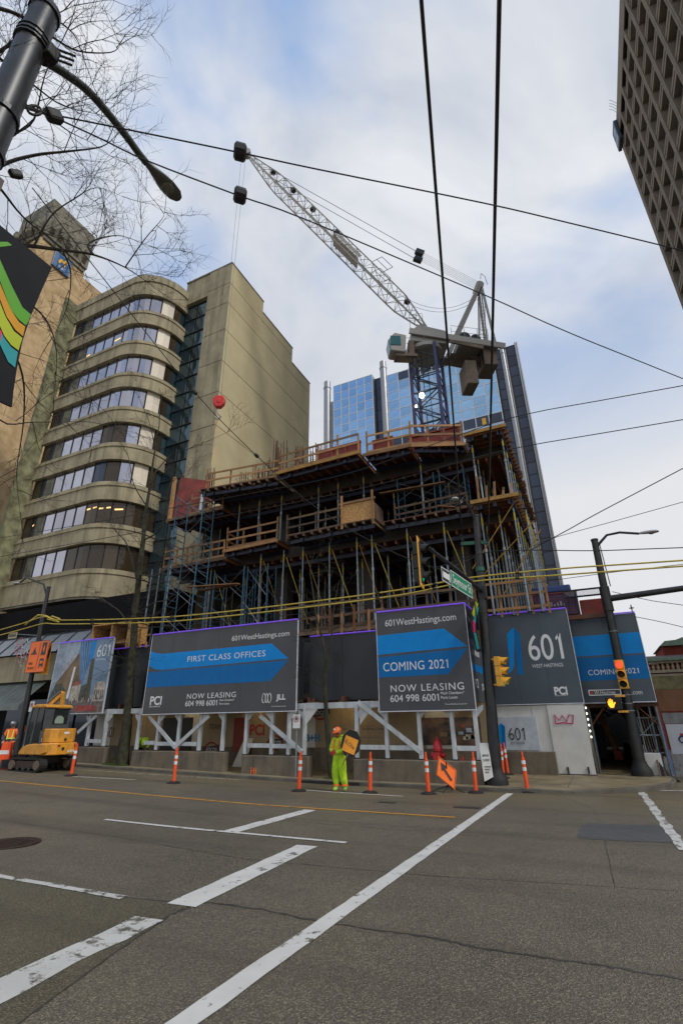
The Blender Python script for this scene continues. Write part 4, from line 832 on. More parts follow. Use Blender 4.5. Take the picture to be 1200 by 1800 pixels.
b = MB(); b.tube([JT-jn*.3, JT+jn*.3], .38, 12); make('tip_sheave', b, CRANE, cr, True)
AF = unslew(840,507)
for y in (29.0,31.0):
    b = MB(); b.bar((-5.05,y,28.1),(AF.x,30+(y-30)*.35,AF.z),.34,.3); make('a_frame_leg', b, CRANE, cr)
    b = MB(); b.tube([(-1.75,y,27.5),(AF.x+.15,30+(y-30)*.35,AF.z-.1)], .1, 7); make('a_frame_backstay', b, CRANE, cr)
    b = MB(); b.tube([(-2.5,y-.2,27.6),(AF.x+.05,30+(y-30)*.35,AF.z-.6)], .06, 6); make('a_frame_stay', b, CRANE, cr)
for k in range(12):
    z = 28+k*.34; b = MB(); b.tube([(-3.05+k*.04,28.7,z),(-2.65+k*.04,28.7,z)], .02, 4); make('ladder_rung', b, CRANE, cr)
for s in (-.2,.2): b = MB(); b.tube([(-2.85+s,28.7,27.8),(-2.4+s,28.7,32.2)], .025, 4); make('ladder_rail', b, CRANE, cr)
b = MB(); b.tube([AF-jn*.5, AF+jn*.5], .33, 12); make('head_sheave', b, CRANE, cr, True)
b = MB(); b.tube([(AF.x,29.3,AF.z+.3),(AF.x+.1,29.3,AF.z+.9),(AF.x+.4,29.3,AF.z+.6),(AF.x+.5,29.3,AF.z-.3)], .03, 4); make('head_rail', b, CRANE, cr)
PBk = unslew(735,450)
b = MB(); b.bar(PBk-jn*.35+Vector((-.3,0,.15)), PBk-jn*.35+Vector((.35,0,-.15)),.3,.5); b.bar(PBk+jn*.35+Vector((-.3,0,.15)), PBk+jn*.35+Vector((.35,0,-.15)),.3,.5); make('pulley_block', b, DSTEEL, cr)
PT = jp(jl*.84,0,1)
for s in (-.35,.35): b = MB(); b.tube([PBk+jn*s+Vector((-.3,0,.15)), PT+jn*s], .028, 4); make('pendant_rope', b, CABLE, cr)
for i in range(6): y = -.4+.16*i; b = MB(); b.tube([PBk+jn*y+Vector((.3,0,-.1)), AF+jn*y*.9+Vector((0,0,.3))], .012, 4); make('luffing_rope', b, STEEL, cr)
for (a, c, sag) in ((jp(4.5,0,1), AF+Vector((-.3,0,-.9)), 1.6),(jp(3.0,0,1), AF+Vector((-.2,0,-1.2)), 1.2)):
    b = MB(); b.tube([a.lerp(c,i/10)-Vector((0,0,sag*4*(i/10)*(1-i/10))) for i in range(11)], .018, 4); make('hoist_rope', b, CABLE, cr)
HK = unslew(384,707); HK.x = JT.x-.15
for s in (-.3,.25): b = MB(); b.tube([JT+Vector((s*.7-.25,0,-.3)), HK+Vector((s*.35,0,.6))], .014, 4); make('hoist_rope', b, STEEL, cr)
b = MB(); b.prism([(-.2,-.6),(.2,-.6),(.5,-.2),(.55,.25),(.3,.6),(-.3,.6),(-.55,.25),(-.5,-.2)], HK-Vector((0,.2,0)), (.8,0,0), (0,0,.8), (0,.4,0)); make('hook_block', b, mat('hook_red', (0.55,0.02,0.015), .45), cr, bevel=.06)
b = MB(); b.ball(HK-Vector((0,.22,0)), .12,.04,.2); make('hook_block_hub', b, MATS['hook_red'], cr)
b = MB(); b.tube([HK+Vector((0,0,-.6)), HK+Vector((0,0,-.95)), HK+Vector((.22,0,-1.2)), HK+Vector((.05,0,-1.45)), HK+Vector((-.2,0,-1.25))], .07, 7); make('hook', b, CRANE, cr)
b = MB(); b.tube([HK+Vector((.03,0,-1.4)), HK+Vector((-.15,0,-2.6))], .03, 5); make('sling', b, YELW, cr)
_R = Matrix.Rotation(SW, 4, 'Z')
for ch in cr.children:
    if ch not in _mast: ch.data.transform(_R)
def floodlight(px, py, r, st):
    p = onY(px, py, 28.86); b = MB(); b.ball(p, r); o = make('floodlight', b, mat('lit_floodlight%d' % int(st), (1,1,1), .5, emit=(1,.97,.9), estr=st), cr)
floodlight(741,695,.19,14); floodlight(731,714,.09,5)
# ------------------------------------------------------------------ hoarding signs over the covered walkway
YF = 17.65
def sgn(label, pts, Y, m, name='hoarding_sign', th=.1, led=True, cat='hoarding sign', sides=None):
    xs0 = (onY(*pts[0],Y).x+onY(*pts[3],Y).x)/2; xs1 = (onY(*pts[1],Y).x+onY(*pts[2],Y).x)/2
    zt = (onY(*pts[0],Y).z+onY(*pts[1],Y).z)/2; zb = (onY(*pts[2],Y).z+onY(*pts[3],Y).z)/2
    t = thing(name, label, cat, ((xs0+xs1)/2, Y, zb)); b = MB(); b.box(xs0,xs1,Y,Y+th,zb,zt); make('panel', b, m, t)
    n = max(2, round((xs1-xs0)/1.22)); b = MB()
    for i in range(1, n): x = xs0+(xs1-xs0)*i/n; c = MB(); c.box(x-.006,x+.006,Y-.0012,Y+.002,zb+.01,zt-.01); make('panel_seam', c, mat('panel_seam', (0.03,0.032,0.036), .5), t)
    for (a, c) in (((xs0-.02,xs0),(zb,zt)),((xs1,xs1+.02),(zb,zt))): b = MB(); b.box(*a,Y-.015,Y+.06,*c); make('edge_trim', b, ALU, t)
    b = MB(); b.box(xs0-.02,xs1+.02,Y-.015,Y+.06,zb-.03,zb-.001); make('edge_trim', b, ALU, t)
    if led: b = MB(); b.tube([(xs0,Y-.01,zt+.03),(xs1,Y-.01,zt+.03)], .028, 6); make('led_strip', b, LED, t)
    return t, xs0, xs1, zb, zt
def flat(name, poly, Y, m, t, d=.004): b = MB(); b.prism(poly, (0,Y-d,0), (1,0,0), (0,0,1), (0,d-.001,0)); return make(name, b, m, t)
def S(px, py, Y=YF): p = onY(px, py, Y); return (p.x, p.z)
def stext(s, px, py, w_px, Y, m, t, cap_px=None, align='LEFT', name='lettering', **k):
    # lettering set on a sign: start pixel (baseline), length in pixels, height in pixels
    p = onY(px, py, Y); q = onY(px+w_px, py-w_px*.095*0, Y); size = (onY(px, py-cap_px, Y).z-p.z)/0.69
    return text(s, size, m, t, (p.x, Y-.003, p.z), width=abs(q.x-p.x), depth=.002, name=name, **k)
t, x0, x1, zb, zt = sgn('charcoal hoarding sign with blue arrow reading FIRST CLASS OFFICES', [(268,1116),(523,1091),(520,1252),(252,1253)], YF, HOARD)
W_ = x1-x0; H_ = zt-zb
def uv(u, v): return (x0+W_*u, zb+H_*v)
flat('arrow_upper', [uv(0,.79),uv(.05,.755),uv(.11,.742),uv(.845,.752),uv(.95,.565),uv(.11,.535),uv(.05,.55),uv(0,.6)], YF, SBLUE, t)
flat('arrow_lower', [uv(0,.515),uv(.95,.545),uv(.845,.325),uv(0,.325)], YF, SBLUE2, t)
def T(s, u0, v0, u1, capv, m=PRINT, **k): return text(s, H_*capv/.69, m, t, (x0+W_*u0, YF-.006, zb+H_*v0), width=W_*(u1-u0), depth=.002, **k)
T('601WestHastings.com', .585,.825,.95,.062); T('FIRST CLASS OFFICES', .285,.61,.805,.07, spacing=1.1); T('NOW LEASING', .31,.165,.635,.06, spacing=1.15); T('604 998 6001', .305,.08,.52,.062)
T('Mark Chambers*', .535,.125,.63,.022); T('Paris Lavan', .535,.085,.6,.022); T('PCI', .045,.11,.13,.1, bold=.012); T('DEVELOPMENTS', .045,.08,.125,.016); T('JLL', .89,.12,.945,.055, bold=.008)
for k in range(3): b = MB(); b.tube([(x0+W_*(.865+.028*(k-1)*.6+.02*math.cos(a)*(.5 if k != 1 else .35))-.28, YF-.006, zb+H_*(.14+.052*math.sin(a))) for a in [i*math.pi/6 for i in range(13)]], .012, 4); make('logo_ring', b, PRINT, t)
T('*Personal Real Estate Corporation', .86,.045,.945,.01)
# COMING 2021 box sign at the corner
t, x0, x1, zb, zt = sgn('charcoal box sign with blue arrow reading COMING 2021 beside the signal pole', [(661,1078),(817,1061),(834,1247),(667,1250)], YF, HOARD)
W_ = x1-x0; H_ = zt-zb; CX1 = x1
flat('arrow_upper', [uv(0,.755),uv(.76,.77),uv(.985,.58),uv(0,.555)], YF, SBLUE, t); flat('arrow_lower', [uv(0,.53),uv(.985,.56),uv(.76,.325),uv(0,.325)], YF, SBLUE2, t)
T('601WestHastings.com', .1,.845,.895,.07); T('COMING 2021', .055,.385,.765,.085, spacing=1.05); T('NOW LEASING', .125,.18,.9,.065, spacing=1.15); T('604 998 6001', .12,.085,.64,.065); T('Mark Chambers*', .665,.14,.9,.025); T('Paris Lavan', .665,.1,.83,.025)
T('*Personal Real Estate Corporation', .7,.045,.92,.012)
b = MB(); b.box(x1-.1,x1,YF+.102,19.9,zb+.25,zt); make('side_panel', b, HOARD, t); b = MB(); b.tube([(x1+.01,YF,zt+.03),(x1+.01,19.9,zt+.03)], .028, 6); make('led_strip', b, LED, t)
def TS(s, y, z, w, h, m=PRINT, **k): return text(s, h/.69, m, t, (x1+.004, y, z), (0,1,0), (0,0,1), width=w, depth=.002, **k)
TS('601WestHastings.com', 17.95,4.95,1.6,.22); TS('NOW LEASING', 18.0,4.2,1.5,.2); TS('604 998 6001', 18.0,3.85,1.3,.2); TS('PCI', 18.05,2.75,.45,.3); TS('JLL', 19.2,2.75,.4,.2)
b = MB(); b.box(x1+.001,x1+.004,17.85,19.8,3.3,3.55); make('blue_stripe', b, SBLUE2, t)
# photo mural on the left
t, x0, x1, zb, zt = sgn('picture hoarding of a glass tower and plaza reading 601 behind the digger', [(103,1128),(200,1125),(180,1253),(83,1255)], YF, mat('mural_sky', (0.16,0.25,0.36), .45, var=.12, scale=.5))
W_ = x1-x0; H_ = zt-zb
MU = {k: mat('mural_'+k, c, .5, var=.25, scale=sc, c2=c2) for k, c, sc, c2 in (('facade',(.2,.28,.38),1.5,(.32,.38,.45)),('wall',(.3,.33,.37),4,(.38,.4,.42)),('soffit',(.12,.075,.035),1,(.2,.13,.07)),('tower',(.03,.12,.28),2,(.05,.2,.42)),('sky',(.03,.2,.42),.6,(.05,.25,.5)),('tree',(.03,.035,.022),6,(.07,.075,.05)),('stone',(.32,.28,.22),5,(.45,.4,.33)),('plaza',(.09,.075,.065),5,(.16,.13,.11)),('brick',(.28,.07,.04),4,(.3,.1,.06)),('red',(.3,.03,.03),4,(.35,.05,.04)))}
flat('print_shape', [uv(0,.3),uv(.0,1),uv(.41,1),uv(.41,.82),uv(.07,.32)], YF, MU['facade'], t, .0042)
flat('print_shape', [uv(.12,.62),uv(.4,.85),uv(.4,.66),uv(.2,.5)], YF, MU['wall'], t, .006)
for i in range(9): flat('print_line', [uv(.02+.043*i,.4+.05*i),uv(.026+.043*i,.4+.05*i),uv(.026+.043*i,.99),uv(.02+.043*i,.99)], YF, MU['wall'], t, .005)
flat('print_shape', [uv(.08,.42),uv(.42,.83),uv(.55,.3),uv(.3,.28)], YF, MU['soffit'], t, .0075)
flat('print_shape', [uv(.41,1),uv(.7,1),uv(.66,.75),uv(.56,.3)], YF, MU['tower'], t, .0065)
for i in range(5): flat('print_line', [uv(.43+.05*i,1),uv(.437+.05*i,1),uv(.565+.018*i,.42),uv(.56+.018*i,.42)], YF, MATS['mural_facade'], t, .0085)
flat('print_shape', [uv(.7,1),uv(1,1),uv(1,.3),uv(.72,.3)], YF, MU['sky'], t, .0055)
flat('print_shape', [uv(.63,.97),uv(.7,.99),uv(.68,.75),uv(.58,.63),uv(.63,.72)], YF, SBLUE, t, .009)
flat('print_shape', [uv(.66,.72),uv(.72,.74),uv(.74,.25),uv(.66,.25)], YF, MU['tree'], t, .007)
flat('print_shape', [uv(0,0),uv(1,0),uv(1,.16),uv(0,.2)], YF, MU['plaza'], t, .0085)
flat('print_shape', [uv(0,.18),uv(.08,.4),uv(.2,.42),uv(.3,.3),uv(.33,.17)], YF, MU['tree'], t, .0088)
flat('print_shape', [uv(.55,.17),uv(.57,.36),uv(.7,.4),uv(.76,.17)], YF, MU['tree'], t, .009)
flat('print_shape', [uv(.33,.2),uv(.37,.63),uv(.405,.64),uv(.37,.2)], YF, PRINT, t, .0092)
flat('print_shape', [uv(.39,.17),uv(.4,.36),uv(.56,.4),uv(.55,.17)], YF, MU['stone'], t, .0086)
flat('print_shape', [uv(.4,.36),uv(.43,.42),uv(.54,.44),uv(.56,.39)], YF, MU['brick'], t, .0089)
flat('print_shape', [uv(.8,.15),uv(.8,.36),uv(.86,.41),uv(.94,.41),uv(.98,.36),uv(.98,.15)], YF, MU['stone'], t, .0095)
for i in range(5): flat('print_line', [uv(.815+.035*i,.17),uv(.83+.035*i,.17),uv(.83+.035*i,.3),uv(.815+.035*i,.3)], YF, MU['tree'], t, .0102)
flat('print_shape', [uv(.5,.03),uv(.55,.1),uv(.85,.1),uv(.9,.03)], YF, MU['red'], t, .0105)
for i in range(26): u = .3+random.random()*.65; v = .1+random.random()*.1; flat('print_figure', [uv(u,v),uv(u+.008,v),uv(u+.008,v+.05),uv(u,v+.05)], YF, random.choice([PRINT,DPRINT,MU['red'],MU['stone'],DPRINT]), t, .011)
T('601', .735,.75,.95,.17, bold=-.004); T('WEST HASTINGS', .735,.7,.93,.02)
# dark boxed-in parts of the walkway between the signs
cw = thing('covered_walkway', 'timber covered walkway with white posts and dark boxed roof along the sidewalk', 'walkway', (-14, 19, 0))
def P3(px, py, Y): return onY(px, py, Y)
DARKP = [((545,1120),(660,1110),2.5),((200,1142),(262,1136),2.5)]
for (a, c, zb_) in DARKP:
    p, q = P3(*a,18.3), P3(*c,18.3); n = max(1, round((q.x-p.x)/1.3))
    for i in range(n): xa = p.x+(q.x-p.x)*i/n; xb = p.x+(q.x-p.x)*(i+1)/n; b = MB(); b.box(xa+.004,xb-.004,18.3,18.36,zb_,(p.z+q.z)/2); make('dark_panel', b, BOX, cw)
    b = MB(); b.tube([(p.x,18.29,(p.z+q.z)/2+.03),(q.x,18.29,(p.z+q.z)/2+.03)], .026, 6); make('led_strip', b, LED, cw)
for (xa, xb) in ((-18.3,-10.45),(-6.9,-3.6),(-25,-20.9)):
    for x in (xa, xb-.06): b = MB(); b.box(x,x+.06,17.76,18.29,2.45,4.9); make('side_panel', b, BOX, cw)
b = MB(); b.box(-25.2,-3.7,18.4,20.6,2.62,2.8); make('roof_deck', b, DWOOD, cw)
b = MB(); b.box(-25.2,-3.7,20.6,20.7,2.8,5.2); make('rear_panel', b, BOX, cw)
for i in range(15): x = -24.5+i*1.45; b = MB(); b.box(x-.05,x+.05,17.9,20.6,2.42,2.615); make('roof_joist', b, RWOOD, cw)
b = MB(); b.box(-25.2,-3.65,17.86,17.98,2.2,2.41); make('front_beam', b, WPAINT, cw)
# barriers
def barrier(label, pxa, pxb, Y=17.72, ztop=.66, dep=.35, mt=BARC, gap=0):
    xa, xb = onY(pxa,1345,Y).x, onY(pxb,1355,Y).x; z0 = min(walk_z(xa), walk_z(xb))-.02; zt = ((walk_z(xa)+walk_z(xb))/2)+ztop
    b = MB(); b.prism([(0,z0),(.0,zt-.02),(.02,zt),(dep-.02,zt),(dep,zt-.02),(dep,z0)], (xa,Y,0), (0,1,0), (0,0,1), (xb-xa,0,0))
    o = solo('concrete_barrier', b, mt, label, 'barrier', (xa,Y,z0), 'concrete barriers under the covered walkway', bevel=.015); return zt
BT = {}
BT[0] = barrier('low concrete barrier behind the leaning orange post at left', 118, 178)
BT[1] = barrier('long concrete barrier under the left half of the big arrow sign', 229, 391)
BT[2] = barrier('concrete barrier with orange spray mark under the arrow sign', 424, 541)
BT[3] = barrier('long concrete barrier under the box sign behind the arrow board', 621, 848)
p, q = onY(870,1340,21.9), onY(978,1340,21.9)
b = MB(); b.box(p.x,q.x,21.75,22.05,-.2,.62); solo('concrete_barrier', b, BARC, 'concrete barrier below the white 601 panel at right', 'barrier', (p.x,21.75,-.2), 'concrete barriers under the covered walkway', bevel=.015)
sp = thing('spray_mark', 'orange spray paint scribble on the concrete barrier face', 'spray mark', tuple(onY(447,1352,17.71)))
for pts in ([(442,1348),(441,1362)],[(446,1350),(446,1361)],[(441,1356),(449,1354)],[(450,1350),(449,1361)]): b = MB(); b.tube([onY(x,y,17.712) for x, y in pts], .012, 4); make('stroke', b, SIGNOR, sp)
# posts, braces and rails
for i, (px, zt_, bi) in enumerate(((239,2.2,1),(274,2.2,1),(311,2.2,1),(349,2.2,1),(390,2.2,1),(431,2.2,2),(477,2.2,2),(507,2.2,2),(535,2.4,2),(628,2.4,3),(681,2.2,3),(740,2.2,3),(799,2.2,3),(841,2.4,3),(150,2.2,0),(180,2.4,0))):
    x = onY(px,1322,17.9).x; zb_ = BT[bi] if bi in BT else walk_z(x); b = MB(); b.box(x-.065,x+.065,17.835,17.965 if i < 99 else 0,zb_,zt_+.0); make('post', b, WPAINT, cw, bevel=.008)
    b = MB(); b.box(x-.09,x+.09,17.82,17.98,zb_,zb_+.04); make('post_foot', b, DSTEEL, cw)
    s = 1 if i % 2 else -1; b = MB(); b.prism([(0,0),(.3,.3),(.3,.45),(0,.3)], (x,17.87,1.75), (s,0,0), (0,0,1), (0,.06,0)); make('knee_brace', b, WPAINT, cw)
def bar_px(name, a, c, w, m, par, Y=17.79, h=None): b = MB(); b.bar(onY(*a,Y), onY(*c,Y), h or .05, w, (0,1,0)); return make(name, b, m, par)
for a, c in (((262,1258),(308,1314)),((368,1258),(307,1314)),((457,1258),(531,1322)),((629,1234),(739,1322)),((137,1288),(171,1257))):
    b = MB(); p, q = onY(*a,17.8), onY(*c,17.8); b.bar(p, q, .15, .05, (0,1,0)); make('diagonal_brace', b, WPAINT, cw)
for a, c in (((254,1305),(274,1306)),((276,1306),(345,1309)),((436,1310),(476,1311)),((479,1311),(518,1312)),((633,1313),(680,1314)),((684,1314),(737,1315)),((803,1315),(838,1316)),((154,1302),(178,1303))):
    b = MB(); p, q = onY(*a,17.86), onY(*c,17.86); q = Vector((q.x,q.y,(p.z+q.z)/2)); p = Vector((p.x,p.y,q.z)); b.bar(p, q, .05, .15); make('rail', b, WPAINT, cw)
for px in (189,632,538): 
    x = onY(px,1240,17.9).x; b = MB(); b.prism([(0,0),(.55,.62),(.55,.8),(0,.8)], (x,17.88,1.62), (1 if px != 632 else 1,0,0), (0,0,1), (0,.05,0)); make('gusset', b, WPLY, cw)
# printed boards on the back wall of the walkway
YB = 20.45; bw = thing('walkway_back_wall', 'cream printed boards lining the back of the covered walkway', 'wall', (-14, YB, 0))
xs = frange(-24.5,-3.75,1.22)
for i in range(len(xs)-1): b = MB(); b.box(xs[i]+.005,xs[i+1]-.005,YB,YB+.05,.75,2.6); make('board', b, CPLY if (i*7)%5 else WPLY, bw)
b = MB(); b.box(-24.5,-3.75,YB+.01,YB+.08,-.4,.74); make('base_wall', b, BARC, bw)
TEAL = mat('teal_print', (0.02,0.16,0.3), .5); REDP = mat('red_print', (0.3,0.02,0.02), .5)
def bt(s, a, w, cap, m, **k): p = onY(*a,YB-.004); size = (onY(a[0],a[1]-cap,YB).z-onY(*a,YB).z)/.69; text(s, size, m, bw, (p.x,YB-.004,p.z), width=onY(a[0]+w,a[1],YB).x-p.x, depth=.002, **k)
bt('TEAM', (367,1282), 21, 9, DPRINT); bt('PCI', (438,1292), 26, 18, REDP, bold=.02); bt('B+H', (536,1303), 26, 12, TEAL, bold=.02); bt('601', (185,1296), 14, 18, DPRINT)
bt('Engineers', (590,1283), 20, 4, DPRINT); bt('Building Code', (636,1283), 38, 4, DPRINT)
for a, w_ in (((584,1277),22),((584,1296),18),((584,1301),26),((631,1277),26),((631,1297),40),((631,1311),24)): p = onY(*a,YB); q = onY(a[0]+w_,a[1],YB); b = MB(); b.box(p.x,q.x,YB-.006,YB-.003,p.z,p.z+.035); make('print_line', b, mat('faint_print', (.2,.17,.12), .6), bw)
def roundlogo(px, py, s):
    p = onY(px, py, YB-.01); b = MB(); b.tube([(p.x+s*math.cos(a), YB-.006, p.z+s*.8*math.sin(a)) for a in [i*math.pi/8 for i in range(17)]], .03, 4); make('logo_ring', b, REDP, bw)
    b = MB(); b.prism([(-s*1.25,-.1),(s*1.25,.02),(s*1.2,.3),(-s*1.2,.16)], (p.x,YB-.012,p.z-.1), (1,0,0), (0,0,1), (0,.006,0)); make('logo_band', b, DPRINT, bw)
    text('LEDCOR', .24, PRINT, bw, (p.x-s*1.05,YB-.016,p.z-.1), width=s*2.1, depth=.002)
roundlogo(371,1317,.36); roundlogo(483,1305,.34); roundlogo(563,1252,.36)
b = MB(); p, q = onY(740,1262,YB), onY(848,1310,YB); b.box(p.x,q.x,YB-.05,YB-.003,q.z,p.z); make('dark_picture', b, mat('dark_photo_print', (.025,.025,.024), .25, var=.6, scale=2, c2=(.12,.07,.04)), bw)
for i in range(14):
    u = random.random(); b = MB(); x = p.x+.15+(q.x-p.x-.4)*u; z = q.z+.1+random.random()*(p.z-q.z-.35); b.box(x,x+random.uniform(.08,.3),YB-.056,YB-.051,z,z+random.uniform(.04,.2)); make('picture_detail', b, random.choice([MU['tree'],MU['stone'],MU['brick'],MU['soffit'],MU['facade']]), bw)
b = MB(); p, q = onY(413,1262,YB), onY(430,1322,YB); b.box(p.x,q.x,YB-.03,YB-.004,q.z,p.z); make('red_board', b, mat('dull_red_board', (.2,.035,.02), .6), bw)
b = MB(); p, q = onY(300,1262,YB), onY(335,1318,YB); b.box(p.x-.4,q.x,YB-.04,YB-.004,q.z,p.z); make('dark_window', b, mat('dark_opening', (.012,.012,.012), .4), bw)
lb = thing('leaning_board', 'pale board leaning against the back wall of the walkway', 'board', tuple(onY(418,1335,20.0)))
p = onY(418,1335,20.0); b = MB(); b.add([(p.x-.25,19.9,-.1),(p.x+.35,19.9,-.1),(p.x+.5,20.4,1.1),(p.x,20.4,1.1),(p.x-.25,19.93,-.13),(p.x+.35,19.93,-.13),(p.x+.5,20.43,1.1),(p.x,20.43,1.1)], [(0,1,2,3),(4,7,6,5),(0,4,5,1),(1,5,6,2),(2,6,7,3),(3,7,4,0)]); make('sheet', b, WPLY, lb)
# lit tube lamps under the walkway roof
WARM = mat('lit_tube', (1,.9,.7), .5, emit=(1.0,.72,.36), estr=9)
for i, (px, py, half) in enumerate(((605,1237,.75),(222,1247,.3),(243,1246,.3),(440,1240,.5),(320,1240,.5),(760,1240,.4))):
    x = onY(px,py,19.6).x; t = thing('walkway_lamp', ['lit tube lamp on the ceiling between the two big signs','lit lamp left of the big tree trunk','lit lamp right of the big tree trunk','lit ceiling lamp behind the arrow sign posts','lit ceiling lamp above the TEAM board','lit ceiling lamp behind the box sign'][i], 'lamp', (x,19.6,2.36), 'lamps under the walkway roof')
    b = MB(); b.box(x-half,x+half,19.5,19.66,2.36,2.412); make('housing', b, WPAINT, t); b = MB(); b.tube([(x-half+.03,19.58,2.33),(x+half-.03,19.58,2.33)], .028, 8); make('tube', b, WARM, t)
# lumber crates and offcuts on top of the walkway
lc = thing('lumber_crate', 'open strand board crate of lumber on the walkway roof by the tree', 'crate', tuple(onY(205,1122,18.2)))
p, q = onY(166,1102,18.0), onY(232,1138,18.0)
for (xa, xb, za, zc_) in ((p.x,q.x,p.z-.0,p.z+.06),(p.x+.15,q.x,q.z+.25,q.z+.33)): b = MB(); b.box(xa,xb,17.9,18.9,za,zc_); make('board', b, OSB, lc)
for f in (0,.47,.96): x = p.x+(q.x-p.x)*f; b = MB(); b.box(x,x+.07,17.92,18.9,q.z+.3,p.z-.003); make('upright', b, OSB, lc)
b = MB(); b.box(q.x-.3,q.x+.05,17.85,17.9,q.z,p.z+.0); make('end_board', b, OSB, lc)
b = MB(); b.box(p.x+.1,q.x-.1,18.8,18.88,q.z+.33,p.z-.002); make('rear_board', b, DWOOD, lc)
for k in range(6): b = MB(); b.bar((p.x+1.2,18.0+k*.12,q.z+.38),(q.x-.1,18.0+k*.12,q.z+.38+.02*k),.09,.07); make('lumber', b, WOOD, lc)
for (a, c, w_) in (((248,1105),(245,1138),.16),((257,1128),(257,1138),.1),((264,1115),(257,1119),.08)):
    b = MB(); b.bar(onY(*c,18.2), onY(*a,18.2), w_, .06); solo('lumber_upright', b, OSB if w_ > .12 else WOOD, {248:'wide strand board piece standing between tree and arrow sign',257:'thin lumber stub right of the strand board piece',264:'slanting lumber piece touching the arrow sign edge'}[a[0]], 'lumber', tuple(onY(*c,18.2)), 'lumber pieces beside the tree')
for k, px in enumerate((558,579,600,622,648)):
    p = onY(px,1112,18.8); b = MB(); b.bar((p.x,18.8,4.9),(p.x+.02,18.8,6.0+.25*(k%2)),.09,.06); solo('lumber_upright', b, JOIST if k % 2 else WOOD, '%s rough lumber upright from the left above the dark panel between the signs' % ORD[k], 'lumber', (p.x,18.8,4.9), 'lumber uprights above the dark panel')
for z in (5.4,5.85): b = MB(); b.bar((-10.5,18.86,z),(-7.1,18.86,z+.1),.04,.12); solo('guard_board', b, DWOOD, 'weathered board rail above the dark panel between the signs, %s' % ('lower one' if z < 5.6 else 'upper one'), 'rail', (-10.5,18.86,z))
# ------------------------------------------------------------------ corner hoarding along Hastings
Y6 = 22.1
t, x0, x1, zb, zt = sgn('slate hoarding sign with blue tower emblem reading 601 WEST HASTINGS', [(848,1083),(994.5,1070.5),(1024.5,1235.5),(866,1238.5)], Y6, SLATE)
W_ = x1-x0; H_ = zt-zb
def T6(s, px, py, w, cap, m=PRINT, Y=Y6, **k): p = onY(px,py,Y-.006); q = onY(px+w,py,Y-.006); text(s, (onY(px,py-cap,Y).z-p.z)/.69, m, t, (p.x,Y-.006,p.z), width=q.x-p.x, depth=.002, **k)
def emblem(pts_l, pts_r, Y): flat('emblem_left', [S(x,y,Y) for x,y in pts_l], Y, SBLUE, t); flat('emblem_right', [S(x,y,Y) for x,y in pts_r], Y, SBLUE2, t)
emblem([(900,1104),(903,1103),(903,1168),(900,1178),(893,1185),(895,1168),(890,1115)], [(903,1104),(913,1114),(919,1186),(909,1186)], Y6)
T6('601', 929,1161,61,44,bold=.004); T6('WEST HASTINGS', 935,1174,55,6); T6('PCI', 974,1221,23,13,bold=.015); T6('DEVELOPMENTS', 975,1224,22,2)
t, x0, x1, zb, zt = sgn('slate hoarding sign with blue bands reading COMING 2021 over the sidewalk tunnel', [(999,1087),(1116,1076.5),(1150.5,1232.5),(1026,1235.5)], 23.0, SLATE)
W_ = x1-x0; H_ = zt-zb
for (v0, v1, m) in ((.53,.77,SBLUE),(.245,.51,SBLUE2)): flat('band', [uv(.0,v0),uv(1,v0),uv(1,v1),uv(0,v1)], 23.0, m, t)
T6('COMING 2021', 1033,1187,90,9,Y=23.0,spacing=1.05); T6('601WestHastings.com', 1039,1223,90,8,Y=23.0)
wp = thing('white_hoarding', 'white painted plywood wall with 601 panel and pink crown graffiti at the corner', 'hoarding', tuple(onY(960,1360,22.15)))
def panel_px(name, pts, Y, m, par, th=.05): b = MB(); P_ = [onY(*p,Y) for p in pts]; b.add(P_+[p+Vector((0,th,0)) for p in P_], [(0,1,2,3),(7,6,5,4),(0,4,5,1),(1,5,6,2),(2,6,7,3),(3,7,4,0)]); return make(name, b, m, par)
def rect_px(name, xa, xb, za, zb_, Y, m, par, th=.05): b = MB(); b.box(xa,xb,Y,Y+th,za,zb_); return make(name, b, m, par)
xw = [onY(862,1290,22.15).x, onY(940,1290,22.15).x, onY(968,1290,22.15).x, onY(1024,1238,22.15).x]
rect_px('panel', xw[0]-.4, xw[1]-.005, .63, 2.25, 22.15, WPLY, wp); rect_px('panel', xw[1]+.005, xw[2]-.005, .6, 2.25, 22.14, WPLY, wp); rect_px('door_panel', xw[2]+.005, xw[3], -.12, 2.26, 22.1, WPLY, wp)
rect_px('printed_panel', onY(873,1256,22.12).x, onY(940,1256,22.12).x, .65, 1.85, 22.11, mat('pale_blue_panel', (.45,.5,.55), .5), wp, .03)
t = wp; emblem([(876,1275),(880,1271),(881,1322),(877,1330),(872,1330),(876,1318)], [(880,1271),(887,1277),(889,1328),(882,1328)], 22.10)
T6('601', 894,1301,28,22,DPRINT,Y=22.1,bold=-.006); T6('WEST HASTINGS', 897,1307,25,2.5,DPRINT,Y=22.1)
for pts in ([(976,1272),(974,1256),(983,1266),(987,1257),(996,1268),(999,1256),(1007,1257),(1006,1272)],[(976,1272),(990,1270),(1006,1272)]): b = MB(); b.tube([onY(x,y,22.09) for x, y in pts], .022, 5); make('graffiti', b, mat('magenta_spray', (.55,.03,.2), .5), wp)
for px in (999,1035): b = MB(); p = onY(px,1360,22.06); b.box(p.x-.03,p.x+.03,22.04,22.09,p.z,p.z+.22); make('bracket', b, DSTEEL, wp)
b = MB(); b.box(xw[2],xw[3]+.03,22.06,22.095,-.155,-.12); make('bottom_rail', b, BLACK, wp)
